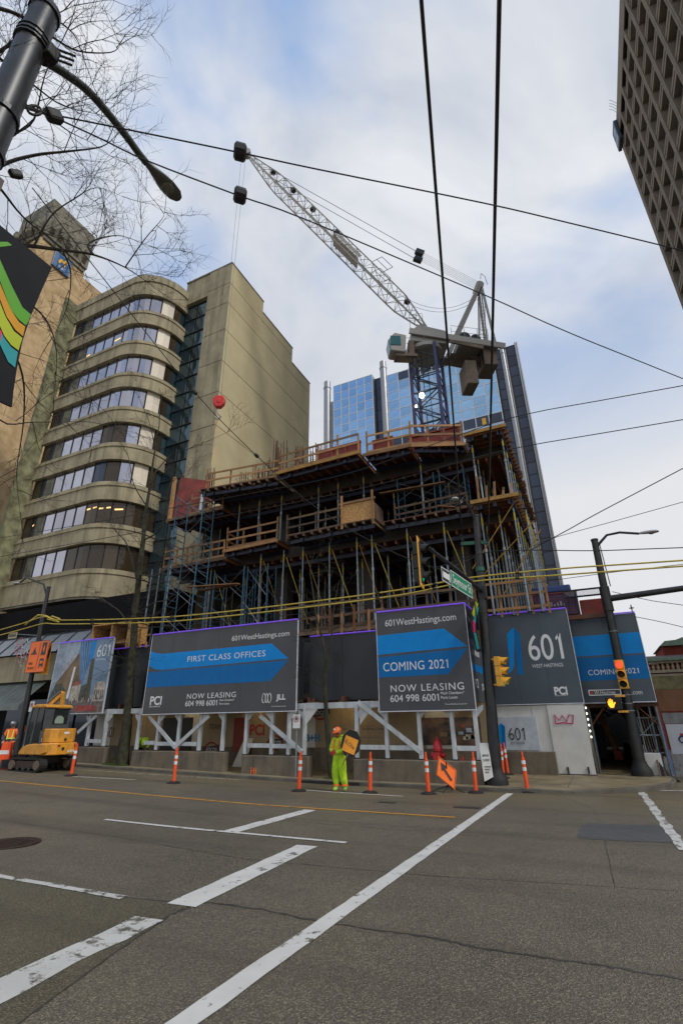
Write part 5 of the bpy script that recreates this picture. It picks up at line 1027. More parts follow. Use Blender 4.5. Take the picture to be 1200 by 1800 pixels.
# things on the deck behind the corner signs
ct = thing('site_container', 'purple and blue site container on the deck above the slate sign', 'container', (-1.2,23.5,5.9))
p, q = onY(940,1072,23.4), onY(1012,1038,23.4); CONT = mat('container_purple', (.09,.03,.08), .5, var=.3, grime=.3); b = MB(); b.box(p.x,q.x,23.4,27,5.9,q.z); make('body', b, CONT, ct)
for i in range(14): x = p.x+.08+(q.x-p.x-.16)*i/13; b = MB(); b.box(x-.025,x+.025,23.37,23.398,6.0,q.z-.08); make('corrugation', b, CONT, ct)
b = MB(); b.box(p.x-.02,q.x-.2,23.3,25,q.z+.002,q.z+.3); make('blue_tarp', b, mat('tarp_blue', (.02,.05,.17), .5), ct, bevel=.06); b = MB(); b.box(p.x-.03,q.x+.03,23.34,23.369,q.z-.06,q.z); make('top_rail', b, REDF, ct)
for k in range(7): b = MB(); b.box(p.x+.4+k*.13,p.x+.48+k*.13,23.355,23.36,q.z-.6,q.z-.6+.1+.05*(k%3)); make('faded_mark', b, mat('faded_print', (.3,.24,.28), .6), ct)
b = MB(); b.box(q.x+.03,onY(1058,1050,23.4).x,23.4,24.6,5.75,6.45); solo('red_skip', b, REDF, 'red steel bin behind the mesh fence above the slate signs', 'bin', (q.x+1,23.4,5.75), bevel=.04)
mf = thing('mesh_fence', 'chain mesh fence panel on the deck beside the right signal pole', 'fence', (q.x+.1,22.9,6.4))
fa, fb = onY(990,1045,22.9), onY(1062,1032,22.9); fz0, fz1 = 6.5, fb.z
MESHW = mat('fence_wire', (.35,.36,.36), .4, .6)
wm = MB(); n = 22
for i in range(-10, n):
    for s in (1, -1):
        xa = fa.x+(fb.x-fa.x)*i/n; dx = (fz1-fz0)
        x0_, x1_ = (xa, xa+dx) if s == 1 else (xa+dx, xa)
        za, zc_ = fz0, fz1
        if x0_ < fa.x: za += (fa.x-x0_) if s == 1 else 0; x0_ = max(x0_, fa.x)
        if x1_ < fa.x: continue
        if max(x0_, x1_) > fb.x: continue
        wm.tube([(x0_,22.9,za),(x1_,22.9,zc_)], .006, 3, False)
o = make('chain_mesh', wm, MESHW, mf); o['kind'] = 'stuff'
for z in (fz0, fz1): b = MB(); b.tube([(fa.x,22.9,z),(fb.x,22.9,z)], .04, 6); make('rail', b, DSTEEL, mf)
for x in (fa.x, fb.x, fa.x+.45): b = MB(); b.tube([(x,22.9,5.5),(x,22.9,fz1)], .035, 6); make('post', b, DSTEEL, mf)
b = MB(); p = onY(1000,1080,22.6); b.box(p.x-.1,onY(1066,1070,22.5).x,22.5,22.7,5.5,5.68); solo('deck_beam', b, RWOOD, 'dark timber beam below the mesh fence', 'beam', tuple(p))
fin = thing('roof_finial', 'small black cross shaped post on top of the right slate sign', 'finial', tuple(onY(1111,1076,23.1)))
p = onY(1111,1077,23.1); b = MB(); b.box(p.x-.02,p.x+.02,23.08,23.12,p.z,p.z+.32); make('post', b, DSTEEL, fin); b = MB(); b.box(p.x-.08,p.x+.08,23.07,23.13,p.z+.17,p.z+.21); make('arm', b, DSTEEL, fin)
# sidewalk tunnel under the Hastings sign
tn = thing('sidewalk_tunnel', 'scaffold framed sidewalk tunnel receding under the slate sign', 'tunnel', (.8,26,-.2))
for y in [23.2+1.9*i for i in range(12)]:
    for x in (-.32, 2.0): b = MB(); b.tube([(x,y,-.5),(x,y,2.45)], .045, 6); make('post', b, STEEL, tn)
    b = MB(); b.box(-.4,2.1,y-.05,y+.05,2.15,2.33); make('beam', b, RWOOD, tn)
    for x, s in ((-.3,1),(1.98,-1)): b = MB(); b.tube([(x,y+.05,1.5),(x+s*.6,y+.05,2.2)], .03, 5); make('knee_brace', b, JOIST, tn)
for i in range(3): b = MB(); b.box(-.45,2.1,23.1+i*7,30.05+i*7,2.335,2.4); make('roof_sheet', b, RWOOD, tn)
b = MB(); b.box(-.6,2.4,46,46.2,-1.2,3.2); make('end_wall', b, mat('tunnel_end_shade', (.02,.018,.016), .8), tn)  # dark wall added so the open far end of the tunnel stays in shade
for i in range(8): b = MB(); b.box(2.06,2.09,24.2+i*2.6,26.78+i*2.6,.35,2.3); make('outer_board', b, RWOOD if i % 3 else OSB, tn)
for y in [24.1+1.9*i for i in range(10)]:
    for x in (.25, 1.3): b = MB(); b.tube([(x+.25*(int(y)%2),y,2.1),(x+.3,y+1.2,1.9)], .03, 5); make('hanger_tube', b, STEEL, tn)
for i in range(10): b = MB(); b.box(-.42,-.37,23.2+i*2.2,25.38+i*2.2,-.4,2.14); make('inner_board', b, CPLY if i < 1 else DARKC, tn)
for i in range(6): b = MB(); b.ball((xw[3]+.07,22.12,2.12-.2*i), .03,.03,.045); make('string_bulb', b, mat('lit_bulb', (1,1,1), .5, emit=(1,.93,.75), estr=1.3), tn)
for y0 in (23.2,25.1,27.0):
    for z in (.7,1.5): b = MB(); b.tube([(2.0,y0,z),(2.0,y0+1.9,z)], .025, 5); make('rail', b, STEEL, tn)
    b = MB(); b.tube([(2.0,y0,.7),(2.0,y0+1.9,2.1)], .025, 5); make('brace', b, STEEL, tn)
for z in (.55,1.15,1.75): b = MB(); b.tube([(1.25,23.3,z),(2.05,23.3,z)], .03, 6); make('cross_bar', b, STEEL, tn)
for x in (1.35,1.75): b = MB(); b.tube([(x,23.3,.5),(x+.04,23.3,2.25)], .03, 6); make('upright', b, STEEL, tn)
b = MB(); b.tube([(1.4,23.32,1.2),(1.95,23.32,1.7)], .025, 5); make('brace', b, STEEL, tn)
for i in range(5): b = MB(); b.tube([(1.45+i*.09,24.2+i*.1,.4),(1.35+i*.1,24.2+i*.1,1.7)], .025, 5); make('stored_tube', b, DWOOD if i % 2 else STEEL, tn)
b = MB(); b.tube([(2.05,23.25,-.1),(2.0,23.25,2.2)], .045, 6); make('blue_post', b, mat('bright_blue_paint', (.02,.1,.35), .5), tn)
for i in range(5): b = MB(); b.box(1.0,1.25,24+i*2.6,26.5+i*2.6,-.5,.45); make('tunnel_barrier', b, BARC, tn)
p = onY(1100,1360,22.9); b = MB(); b.box(onY(1115,1340,22.95).x,onY(1163,1340,22.95).x,22.95,23.1,-.2,.56); solo('white_barrier', b, WPLY, 'white painted barrier at the foot of the right signal pole', 'barrier', tuple(p), bevel=.02)
b = MB(); b.box(1.0,1.12,23.05,23.9,-.25,.5); solo('concrete_barrier', b, BARC, 'concrete barrier end inside the sidewalk tunnel', 'barrier', (1.0,23.1,-.25), 'concrete barriers under the covered walkway')
tx = thing('tunnel_excavator_arm', 'yellow machine arm standing far inside the sidewalk tunnel', 'machine arm', (.3,33,-.4))
b = MB(); b.bar((.1,33,2.1),(.55,33,.2),.28,.3); make('arm', b, TYEL, tx, bevel=.03); b = MB(); b.bar((.6,33,.2),(.45,33,-.35),.2,.25); make('link', b, SIGNOR, tx, bevel=.03)
b = MB(); b.box(-.3,.1,32,32.6,-.4,1.5); make('body', b, mat('dark_blue_machine', (.015,.025,.05), .5), tx, bevel=.04)
b = MB(); b.box(.35,.75,31,31.4,-.4,.3); b.box(.3,.8,30.9,31.5,-.45,-.4); solo('orange_drum', b, ORANGE, 'orange traffic drum inside the sidewalk tunnel', 'traffic drum', (.5,31,-.4), bevel=.02)
# right-hand site hoarding in the Hastings roadway
rh = thing('site_hoarding', 'brown and white hoarding panels with a logo at the far right edge', 'hoarding', tuple(onY(1180,1320,25.5)))
Yh = 25.5; xl = onY(1157,1240,Yh).x
b = MB(); b.box(xl,xl+3,Yh,Yh+.1,onY(1170,1250,Yh).z,onY(1170,1212,Yh).z); make('brown_panel', b, mat('brown_board', (.2,.09,.04), .7, grime=.3), rh)
b = MB(); b.box(xl-.05,xl+3,Yh+.3,Yh+.5,onY(1170,1211,Yh).z,onY(1170,1187,Yh).z); make('stained_wall', b, mat('stained_olive_wall', (.13,.11,.07), .8, var=.4, scale=1.4, c2=(.22,.19,.08)), rh)
b = MB(); b.box(xl+.03,xl+3,Yh-.05,Yh+.02,onY(1170,1272,Yh).z,onY(1170,1253,Yh).z); make('grey_tarp', b, mat('grey_tarp', (.2,.21,.22), .5, var=.3, scale=3), rh)
b = MB(); b.box(xl+.05,xl+3,Yh-.1,Yh-.05,onY(1170,1325,Yh).z,onY(1170,1273,Yh).z); make('white_panel', b, mat('cool_white_panel', (.5,.54,.62), .5, var=.05), rh)
p = onY(1199,1300,Yh-.12); b = MB(); b.tube([(p.x+.12*math.cos(a), Yh-.11, p.z+.12*math.sin(a)) for a in [i*math.pi/6 for i in range(13)]], .03, 5); make('logo_ring', b, mat('logo_navy', (.01,.02,.12), .5), rh)
b = MB(); b.box(p.x-.05,p.x+.2,Yh-.115,Yh-.1,p.z+.13,p.z+.22); make('logo_red', b, REDP, rh)
b = MB(); b.box(xl,xl+3,Yh-.08,Yh+.1,-.5,onY(1170,1326,Yh).z); make('base_sheet', b, mat('pale_tarp', (.3,.3,.31), .6, var=.35, scale=4), rh)
pl = thing('pipe_pile', 'heap of dark poles lying against the white barrier at the far right', 'pole heap', tuple(onY(1165,1375,22.6)))
for i in range(9): p = onY(1162+i*4,1374,22.3+.05*i); q = onY(1150+i*2.4,1318+i*5,23.3); b = MB(); b.tube([p,q], .03, 5); make('pole', b, DSTEEL if i % 3 else DWOOD, pl)
b = MB(); p = onY(1172,1372,22.2); b.box(p.x-.3,p.x+.25,22.1,22.3,p.z-.03,p.z+.04); solo('plastic_barricade', b, ORANGE, 'orange plastic barricade foot on the road at far right', 'barricade foot', tuple(p), bevel=.01)
# ------------------------------------------------------------------ poles, lamps, signals
def catenary(a, c, sag, n=14): return [a.lerp(c, i/n)-Vector((0,0,sag*4*(i/n)*(1-i/n))) for i in range(n+1)]
def pole(name, label, base, top, r0, r1, group=None, basedrum=True):
    base = Vector(base); top = Vector(top); t = thing(name, label, 'street pole', tuple(base), group)
    b = MB(); b.tube([base, base.lerp(top,.33), base.lerp(top,.66), top], [r0, r0*.67+r1*.33, r0*.33+r1*.67, r1], 14); make('shaft', b, POLE, t, True)
    b = MB(); b.tube([top-(top-base).normalized()*.02, top+(top-base).normalized()*.05], r1*1.15, 14); make('cap', b, POLE, t)
    if basedrum: b = MB(); b.lathe([(.36,-.1),(.36,.1),(.33,.22),(.24,.36),(r0*1.1,.46)], 16, base); make('base_skirt', b, BLACK, t, True)
    return t
def cobra(t, pts, r, hx, L_=.62, lens=True, m=POLE, headm=None):
    b = MB(); b.tube(pts, [r*1.25]+[r]*(len(pts)-1), 10); make('lamp_arm', b, m, t, True)
    p = Vector(pts[-1]); d = Vector(hx).normalized(); s = d.cross(Vector((0,0,1))).normalized(); u = s.cross(d)
    prof = [(0,.05,.06),(.12,.075,.085),(.35,.14,.1),(.5,.165,.1),(.68,.15,.085),(.78,.08,.05),(.8,.02,.02)]; k = L_/.8; vs = []; n = 12
    for (x, w_, h_) in prof:
        for j in range(n): a = 2*math.pi*j/n; vs.append(p + d*(x*k) + s*(w_*k*math.cos(a)) + u*(h_*k*math.sin(a)*(1 if math.sin(a) > 0 else .55)))
    b = MB(); b.add(vs, [(i*n+j, i*n+(j+1)%n, (i+1)*n+(j+1)%n, (i+1)*n+j) for i in range(len(prof)-1) for j in range(n)]+[tuple(range(n)), tuple((len(prof)-1)*n+j for j in range(n))])
    h = make('lamp_head', b, headm or POLE, t, True)
    if lens: b = MB(); b.ball(p + d*(.5*k) - u*(.045*k), .125*k, .125*k, .05*k, 14); make('lens', b, mat('lamp_lens', (.16,.15,.12), .2), h, True)
def signal(label, c, face, lit=None, board=False, h=1.02, group='traffic signals'):
    c = Vector(c); f = Vector(face).normalized(); s = Vector((0,0,1)).cross(f).normalized(); t = thing('traffic_signal', label, 'traffic light', tuple(c-Vector((0,0,h/2))), group)
    M = Matrix(((s.x,f.x,0,c.x),(s.y,f.y,0,c.y),(s.z,f.z,1,c.z),(0,0,0,1)))      # local: x across, y out of the face, z up
    for i, nm in enumerate(('red','amber','green')):
        z = h/3*(1-i); b = MB(); b.box(-.16,.16,-.2,0,z-h/6+.004,z+h/6-.004); make('signal_section', b.moved(M), mat('signal_black', (.015,.016,.017), .5) if board else SIGY, t, bevel=.02)
        b = MB(); b.tube([(0,-.005,z),(0,.012,z)], .125, 14)
        lm = mat('lens_dark_'+nm, {'red':(.05,.006,.004),'amber':(.05,.03,.004),'green':(.004,.03,.022)}[nm], .5, spec=.2)
        if lit == nm: lm = mat('lens_lit_'+nm, {'red':(.9,.03,.01),'green':(.0,.35,.25)}[nm], .3, emit={'red':(1.0,.035,.01),'green':(.0,.35,.22)}[nm], estr=2.2 if nm == 'red' else .6)
        make('lens', b.moved(M), lm, t, True)
        b = MB(); n = 14; vs = []
        for j in range(n+1):
            a = math.radians(-35+250*j/n); vs += [(.14*math.cos(a), .002, z+.14*math.sin(a)), (.135*math.cos(a), .13+.13*max(0, math.sin(a)), z+.135*math.sin(a)-.02), (.128*math.cos(a), .13+.13*max(0, math.sin(a)), z+.128*math.sin(a)-.02), (.133*math.cos(a), .002, z+.133*math.sin(a))]
        b.add(vs, [(4*j+k, 4*j+(k+1)%4, 4*j+4+(k+1)%4, 4*j+4+k) for j in range(n) for k in range(4)]); make('visor', b.moved(M), mat('visor_black', (.012,.013,.013), .5) if board else SIGY, t, True)
    if board: b = MB(); b.box(-.27,.27,-.06,-.03,-h/2-.12,h/2+.12); make('backboard', b.moved(M), SIGY, t, bevel=.03)
    return t
# signal pole at the corner
pc0, pc1 = (-3.25,18.0,-.14), onY(836,908,18.0)
pc = pole('signal_pole', 'tall black signal pole with street lamp and mast arm standing beside the box sign', pc0, pc1, .2, .12)
def PC(f): return Vector(pc0).lerp(pc1, f)
for z in (3.4,3.6,5.0,5.25,6.9): p = PC((z+.14)/(pc1.z+.14)); b = MB(); b.tube([p-Vector((0,0,.02)), p+Vector((0,0,.02))], .17, 14); make('band', b, DSTEEL, pc)
tp_ = PC(.96); hd = onY(806,888,17.2)
cobra(pc, [tp_, tp_.lerp(hd,.3)+Vector((0,0,.45)), tp_.lerp(hd,.7)+Vector((0,0,.55)), hd+Vector((.05,.1,.1))], .04, (-.15,-1,-.05), .7, headm=mat('lamp_grey', (.4,.41,.42), .4))
g0, g1 = onY(810,956,18.0), onY(858,953,18.0); b = MB(); b.bar(g0,g1,.1,.13); make('cross_bracket', b, GREENP, pc); p = PC(.76); b = MB(); b.tube([p, p+Vector((0,0,.16))], .17, 12); make('clamp', b, GREENP, pc)
for px in (812,857): p = onY(px,945,18.0); b = MB(); b.tube([p+Vector((0,-.05,-.15)), p+Vector((0,-.12,.1))], .06, 8); make('insulator', b, CABLE, pc)
A0 = PC((6.0+.14)/(pc1.z+.14)); A1 = onZ(737,951,6.25); b = MB(); b.tube([A0, A0.lerp(A1,.5)+Vector((0,0,.05)), A1], [.085,.065,.05], 10); make('mast_arm', b, POLE, pc, True)
b = MB(); b.tube([PC(.83), A0.lerp(A1,.55)], .012, 5); make('stay_wire', b, CABLE, pc)
b = MB(); b.box(A0.x-.12,A0.x+.16,A0.y-.14,A0.y+.14,A0.z-.3,A0.z+.2); make('arm_clamp', b, POLE, pc, bevel=.03)
signal('yellow backed traffic light with green lens hanging from the mast arm end', (A1.x+.02, A1.y, A1.z-.62), (1,.12,0), 'green', True, 1.15)
signal('yellow traffic light seen side on at the right of the signal pole', onY(882,1180,17.95), (1,-.12,0), 'green', False, .96)
for z_, in ((1158,),(1203,)):
    p = onY(882,z_,17.95); b = MB(); b.bar((PC(.45).x,17.97,p.z),(p.x+.05,17.95,p.z),.06,.05); make('signal_bracket', b, SIGY, pc)
def plate(name, label, cat, c, U, w_, h_, m, txt=None, tm=PRINT, border=None, th=.02):
    c = Vector(c); U = Vector((U[0],U[1],0)).normalized(); V = Vector((0,0,1)); W = U.cross(V); t = thing(name, label, cat, tuple(c))
    b = MB(); b.prism([(-w_/2,-h_/2),(w_/2,-h_/2),(w_/2,h_/2),(-w_/2,h_/2)], c-W*th, U, V, W*th); make('face', b, m, t)
    if border:
        e = .025
        for q in ([(-w_/2,-h_/2),(w_/2,-h_/2),(w_/2,-h_/2+e),(-w_/2,-h_/2+e)],[(-w_/2,h_/2-e),(w_/2,h_/2-e),(w_/2,h_/2),(-w_/2,h_/2)],[(-w_/2,-h_/2+e),(-w_/2+e,-h_/2+e),(-w_/2+e,h_/2-e),(-w_/2,h_/2-e)],[(w_/2-e,-h_/2+e),(w_/2,-h_/2+e),(w_/2,h_/2-e),(w_/2-e,h_/2-e)]):
            b = MB(); b.prism(q, c+W*.001, U, V, W*.003); make('border', b, border, t)
    if txt: text(txt, h_*.62/.69*.9, tm, t, c+W*.005-U*(w_*.43)-V*(h_*.24), U, V, width=w_*.86, depth=.002)
    return t, c, U, V, W
am = (A0-A1).normalized()
s0, s1 = onX(798,1025,-3.2), onX(825,1045,-3.12)
q = A0.lerp(A1,.36); plate('street_sign', 'green street name sign reading Seymour St under the mast arm', 'street sign', onX(811.5,1028,q.x+.05), -am*-1, 2.0, .5, SGREEN, 'Seymour St', PRINT, PRINT)
t, c, U, V, W = plate('one_way_sign', 'small black and white one way arrow sign on the mast arm', 'road sign', onX(786,1014,A0.lerp(A1,.6).x+.03), am, .95, .42, mat('sign_black', (.02,.02,.02), .4), None, None, PRINT)
b = MB(); b.prism([(-.38,-.09),(.12,-.09),(.12,-.16),(.38,0),(.12,.16),(.12,.09),(-.38,.09)], c+W*.002, U, V, W*.004); make('arrow', b, PRINT, t)
# colourful banner on the signal pole
def banner(label, quad, stripes, X_, th=.02, base=None):
    t = thing('street_banner', label, 'banner', tuple(onX(*quad[0],X_))); P_ = [onX(*p,X_) for p in quad]
    b = MB(); b.add(P_+[p-Vector((th,0,0)) for p in P_], [tuple(range(len(P_))), tuple(range(2*len(P_)-1,len(P_)-1,-1))]+[(i,(i+1)%len(P_),(i+1)%len(P_)+len(P_),i+len(P_)) for i in range(len(P_))]); make('cloth', b, base or mat('banner_black', (.018,.019,.022), .7, var=.1, spec=.15), t)
    for i, (pts, m) in enumerate(stripes): b = MB(); Q = [onX(*p,X_+.003+.001*i) for p in pts]; b.add(Q, [tuple(range(len(Q)))]); make('stripe', b, m, t)
    return t
BG, BO, BYE, BT_, BP = [mat('banner_'+n, c, .5, var=.05) for n, c in (('green',(.1,.36,.02)),('orange',(.62,.3,.01)),('lime',(.42,.5,.02)),('teal',(.02,.3,.33)),('pink',(.7,.02,.15)))]
banner('colourful twisted banner hanging on the signal pole beside the box sign', [(836,1054),(842,1062),(846,1145),(838,1146),(829,1110),(828,1075)], [([(835,1056),(840,1062),(832,1085),(829,1078)],BYE),([(838,1066),(841,1068),(834,1100),(831,1092)],BT_),([(830,1090),(834,1092),(835,1110),(832,1112)],BP),([(832,1112),(836,1112),(842,1140),(838,1142)],BT_),([(838,1108),(841,1108),(845,1142),(843,1143)],BO)], -3.3)
# right signal pole
pr0, pr1 = (1.03,22.5,-.14), onY(1044,950,22.5)
pr = pole('signal_pole', 'black signal pole with street lamp and long arm in front of the right slate sign', pr0, pr1, .2, .13)
def PR(f): return Vector(pr0).lerp(pr1, f)
hp = onY(1122,938,22.2); t0 = PR(.965); cobra(pr, [t0, t0+Vector((.5,-.05,.45)), t0.lerp(hp,.6)+Vector((0,0,.3)), hp], .05, (1,-.1,-.06), .7, headm=MATS['lamp_grey'])
a0 = PR((6.2+.14)/(pr1.z+.14)); b = MB(); b.tube([a0, onY(1200,1034,22.4), onY(1330,1020,22.3)], [.13,.11,.1], 10); make('mast_arm', b, POLE, pr, True)
b = MB(); b.tube([a0-Vector((0,0,.5)), a0+Vector((0,0,.5))], .19, 12); make('arm_clamp', b, POLE, pr)
b = MB(); b.tube([a0+Vector((.25,0,.5)), a0+Vector((.2,0,2.4))], .02, 5); make('conduit', b, POLE, pr)
for z in (2.0,2.25,2.55,2.8,4.9): p = PR((z+.14)/(pr1.z+.14)); b = MB(); b.tube([p-Vector((0,0,.015)), p+Vector((0,0,.015))], .185, 14); make('band', b, STEEL, pr)
signal('yellow traffic light showing red on the right signal pole', onY(1091,1185,22.22), (-.1,-1,0), 'red', False, 1.05)
ps = thing('pedestrian_signal', 'black pedestrian signal showing an orange raised hand on the right pole', 'pedestrian signal', tuple(onY(1077,1237,22.1)))
p = onY(1077,1237,22.2); b = MB(); b.box(p.x-.24,p.x+.28,p.y-.1,p.y+.1,p.z-.22,p.z+.22); make('housing', b, BLACK, ps, bevel=.03)
HAND = [(-.06,-.14),(.05,-.14),(.09,-.05),(.14,.03),(.12,.06),(.06,.0),(.06,.12),(.04,.15),(.02,.13),(.015,.04),(.005,.16),(-.02,.18),(-.035,.16),(-.03,.04),(-.05,.14),(-.075,.15),(-.085,.12),(-.07,.02),(-.1,.09),(-.12,.08),(-.11,-.04)]
b = MB(); b.prism([(u-.06,v) for u, v in HAND], (p.x,p.y-.105,p.z), (1,0,0), (0,0,1), (0,.004,0)); make('hand_symbol', b, mat('lit_hand', (1,.4,.02), .4, emit=(1,.3,.015), estr=1.7), ps)
b = MB(); b.box(p.x+.1,p.x+.45,p.y-.05,p.y+.05,p.z+.23,p.z+.3); b2 = MB(); b2.box(p.x+.1,p.x+.45,p.y-.05,p.y+.05,p.z-.31,p.z-.24); make('bracket', b, SIGY, ps); make('bracket', b2, SIGY, ps)
t, c, U, V, W = plate('street_sign', 'dark street name sign reading W.Hastings on the right signal pole', 'street sign', onY(1062,1217,22.25), (1,.0,-.02), 1.1, .2, mat('sign_black', (.02,.02,.02), .4), None, None, PRINT)
text('W.Hastings', .15, PRINT, t, c+W*.005+Vector((-.36,0,-.05)), U, V, width=.72, depth=.002); b = MB(); b.tube([c+W*.004+Vector((-.45,0,0)), c+W*.008+Vector((-.45,0,0))], .06, 10); make('red_dot', b, REDP, t)
b = MB(); p = PR(.37); b.box(p.x-.08,p.x+.05,p.y-.22,p.y-.19,p.z-.14,p.z+.14); make('notice', b, PRINT, pr)
# left street pole
pl0, pl1 = (-26.3,17.6,-.0), onY(86,1033,17.6)
lp = pole('lamp_pole', 'black street lamp pole behind the yellow digger at left', (-26.35,17.6,walk_z(-26)), pl1, .15, .1, None, False)
hp = onY(36,1024,17.6); t0 = pl1-Vector((0,0,.5)); cobra(lp, [t0, t0+Vector((-.5,0,.75)), hp+Vector((.5,0,.25)), hp], .05, (-1,-.05,-.05), .6, headm=mat('lamp_grey', (.4,.41,.42), .4))
t, c, U, V, W = plate('detour_sign', 'orange temporary road sign with black arrow on the left lamp pole', 'road sign', onY(66,1154,17.35), (1,0,0), 1.5, 1.62, SIGNOR, None, None, DPRINT)
def sub(name, poly, m, d=.004): b = MB(); b.prism(poly, c+W*.004, U, V, W*d); make(name, b, m, t)
sub('arrow', [(-.55,.12),(-.1,.12),(-.1,.2),(-.2,.2),(-.22,.3),(-.3,.5),(-.42,.3),(-.44,.2),(-.55,.2)], DPRINT); sub('symbol', [(.25,.05),(.6,.05),(.6,.7),(.25,.7)], DPRINT); sub('diamond', [(.425,.18),(.5,.38),(.425,.58),(.35,.38)], SIGNOR, .008); sub('bus_symbol', [(.28,-.6),(.34,-.6),(.34,-.5),(.52,-.5),(.52,-.6),(.58,-.6),(.6,-.2),(.55,-.12),(.3,-.12),(.26,-.2)], DPRINT); sub('bus_window', [(.32,-.38),(.54,-.38),(.54,-.24),(.32,-.24)], SIGNOR, .008); sub('divider', [(.06,-.7),(.08,-.7),(.08,.7),(.06,.7)], DPRINT)
for i, s in enumerate(('THRU','TRAFFIC')): text(s, .19, DPRINT, t, c+W*.006+U*(-.6)+V*(-.4-.24*i), U, V, width=.34 if i == 0 else .56, depth=.002)
bn = thing('pole_banner', 'yellow and orange banner behind the orange sign on the left pole', 'banner', tuple(onY(80,1180,17.55)))
P_ = [onY(*p,17.55) for p in ((72,1128),(92,1131),(83,1186),(61,1184))]; b = MB(); b.add(P_+[p+Vector((0,.02,0)) for p in P_], [(0,1,2,3),(7,6,5,4),(0,4,5,1),(1,5,6,2),(2,6,7,3),(3,7,4,0)]); make('cloth', b, mat('banner_amber', (.55,.25,.02), .5), bn)
P_ = [onY(*p,17.545) for p in ((82,1150),(91,1133),(90,1145),(84,1160))]; b = MB(); b.add(P_, [(0,1,2,3)]); make('stripe', b, DPRINT, bn)
hx = thing('hexagon_decoration', 'pink and white hexagon outline decoration hanging left of the orange sign', 'decoration', tuple(onY(38,1150,17.5)))
for i, (px, py) in enumerate(((35,1129),(44,1131),(35,1147),(42,1148),(31,1140),(40,1138),(36,1158),(39,1163),(44,1154))):
    p = onY(px,py,17.5); b = MB(); b.tube([(p.x+.27*math.cos(a),17.5+.01*i,p.z+.27*math.sin(a)) for a in [j*math.pi/3 for j in range(7)]], .018, 4); make('hexagon', b, mat('pink_tube', (.5,.16,.2), .5) if i % 2 == 0 else WPAINT, hx)
b = MB(); b.tube([onY(33,1115,17.5), onY(66,1117,17.5)], .025, 5); make('hanger', b, STEEL, hx)
ns = thing('small_hanging_sign', 'small cream sign hung on the span wire left of the pole', 'sign', tuple(onY(23,1117,17.2))); p = onY(23,1117,17.2); b = MB(); b.box(p.x-.35,p.x+.35,17.18,17.22,p.z-.17,p.z+.17); make('board', b, mat('cream_board', (.42,.36,.22), .5), ns); [make('dark_mark', MB().box(p.x-.28+k*.12,p.x-.2+k*.12,17.172,17.179,p.z-.08,p.z+.08-.04*(k%2)), DPRINT, ns) for k in range(5)]
def nopark(label, px, py, Y, post):
    p = onY(px,py,Y); t = thing('parking_sign', label, 'parking sign', (p.x,Y,walk_z(p.x)), 'no stopping signs'); b = MB(); b.box(p.x-.15,p.x+.15,Y-.012,Y+.012,p.z-.24,p.z+.24); make('board', b, PRINT, t)
    b = MB(); b.tube([(p.x+.1*math.cos(a),Y-.016,p.z+.09+.1*math.sin(a)) for a in [j*math.pi/8 for j in range(17)]], .013, 5); make('ring', b, REDP, t); b = MB(); b.tube([(p.x,Y-.014,p.z+.09),(p.x,Y-.02,p.z+.09)], .05, 10); make('symbol', b, DPRINT, t)
    if post: b = MB(); b.tube([(p.x,Y+.03,walk_z(p.x)+(.62 if post == 2 else 0)),(p.x,Y+.03,p.z+.24)], .03, 7); make('post', b, STEEL, t)
nopark('white no stopping sign on the left lamp pole above the digger', 56,1242,17.45,1); nopark('white no stopping sign on a thin post below the arrow sign', 521,1268,17.6,1)
# near pole with lamp and hardware, top left of the view
np_ = pole('lamp_pole', 'thick glossy steel lamp pole close by at the upper left', (-3.75,1.07,.12), (-3.75,1.07,8.25), .15, .125, None, True)
shiny = mat('glossy_pole_steel', (.13,.14,.16), .06, .95, var=.05); [setattr(ch.data.materials[0], 'name', ch.data.materials[0].name) for ch in []]
np_.children[0].data.materials[0] = shiny
LP = [onX(78,106,-3.75),onX(120,133,-3.75),onX(160,165,-3.75),onX(215,230,-3.75),onX(243,268,-3.75),onX(258,287,-3.75)]
cobra(np_, smooth(LP), .042, onX(316,352,-3.72)-onX(258,287,-3.75), (onX(316,352,-3.72)-onX(258,287,-3.75)).length, m=mat('arm_green_grey', (.035,.042,.034), .45), headm=mat('lamp_olive', (.09,.09,.075), .4))
for (z, w_) in ((7.72,.03),(7.78,.02),(7.66,.02),(6.55,.05),(6.05,.05)): b = MB(); b.tube([(-3.75,1.07,z-w_/2),(-3.75,1.07,z+w_/2)], .147, 16); make('band', b, DSTEEL, np_)
b = MB(); b.box(-3.69,-3.58,1.14,1.26,7.58,7.75); make('arm_bracket', b, BLACK, np_, bevel=.02)
for k in range(3): b = MB(); b.tube([(-3.62,1.2,7.6+.08*k),(-3.5,1.34,7.62+.08*k)], .012, 5); make('bolt', b, BLACK, np_)
i0 = onX(42,188,-3.75); i1 = onX(95,204,-3.72)
b = MB(); b.tube([i0+Vector((0,-.12,0)), i0], .05, 8); make('eye_bracket', b, BLACK, np_)
b = MB(); m_ = i0.lerp(i1,.35); dd = (i1-i0).normalized(); b.tube([m_+dd*.07*math.cos(a)+Vector((0,0,.07*math.sin(a))) for a in [j*math.pi/6 for j in range(13)]], .013, 5); make('shackle', b, BLACK, np_)
b = MB(); b.bar(i1-dd*.08, i1+dd*.08, .1, .12); make('insulator', b, CABLE, np_, bevel=.03)
b = MB(); b.tube([i0,i1], .015, 5); make('link', b, BLACK, np_)
p = onX(28,306,-3.7); b = MB(); b.bar(p-dd*.055, p+dd*.055, .06, .07); make('insulator', b, CABLE, np_, bevel=.02)
p = onX(0,330,-3.7); b = MB(); b.box(p.x-.04,p.x+.04,p.y-.1,p.y,p.z-.12,p.z+.06); make('fitting_box', b, mat('fitting_brown', (.07,.04,.035), .5), np_)
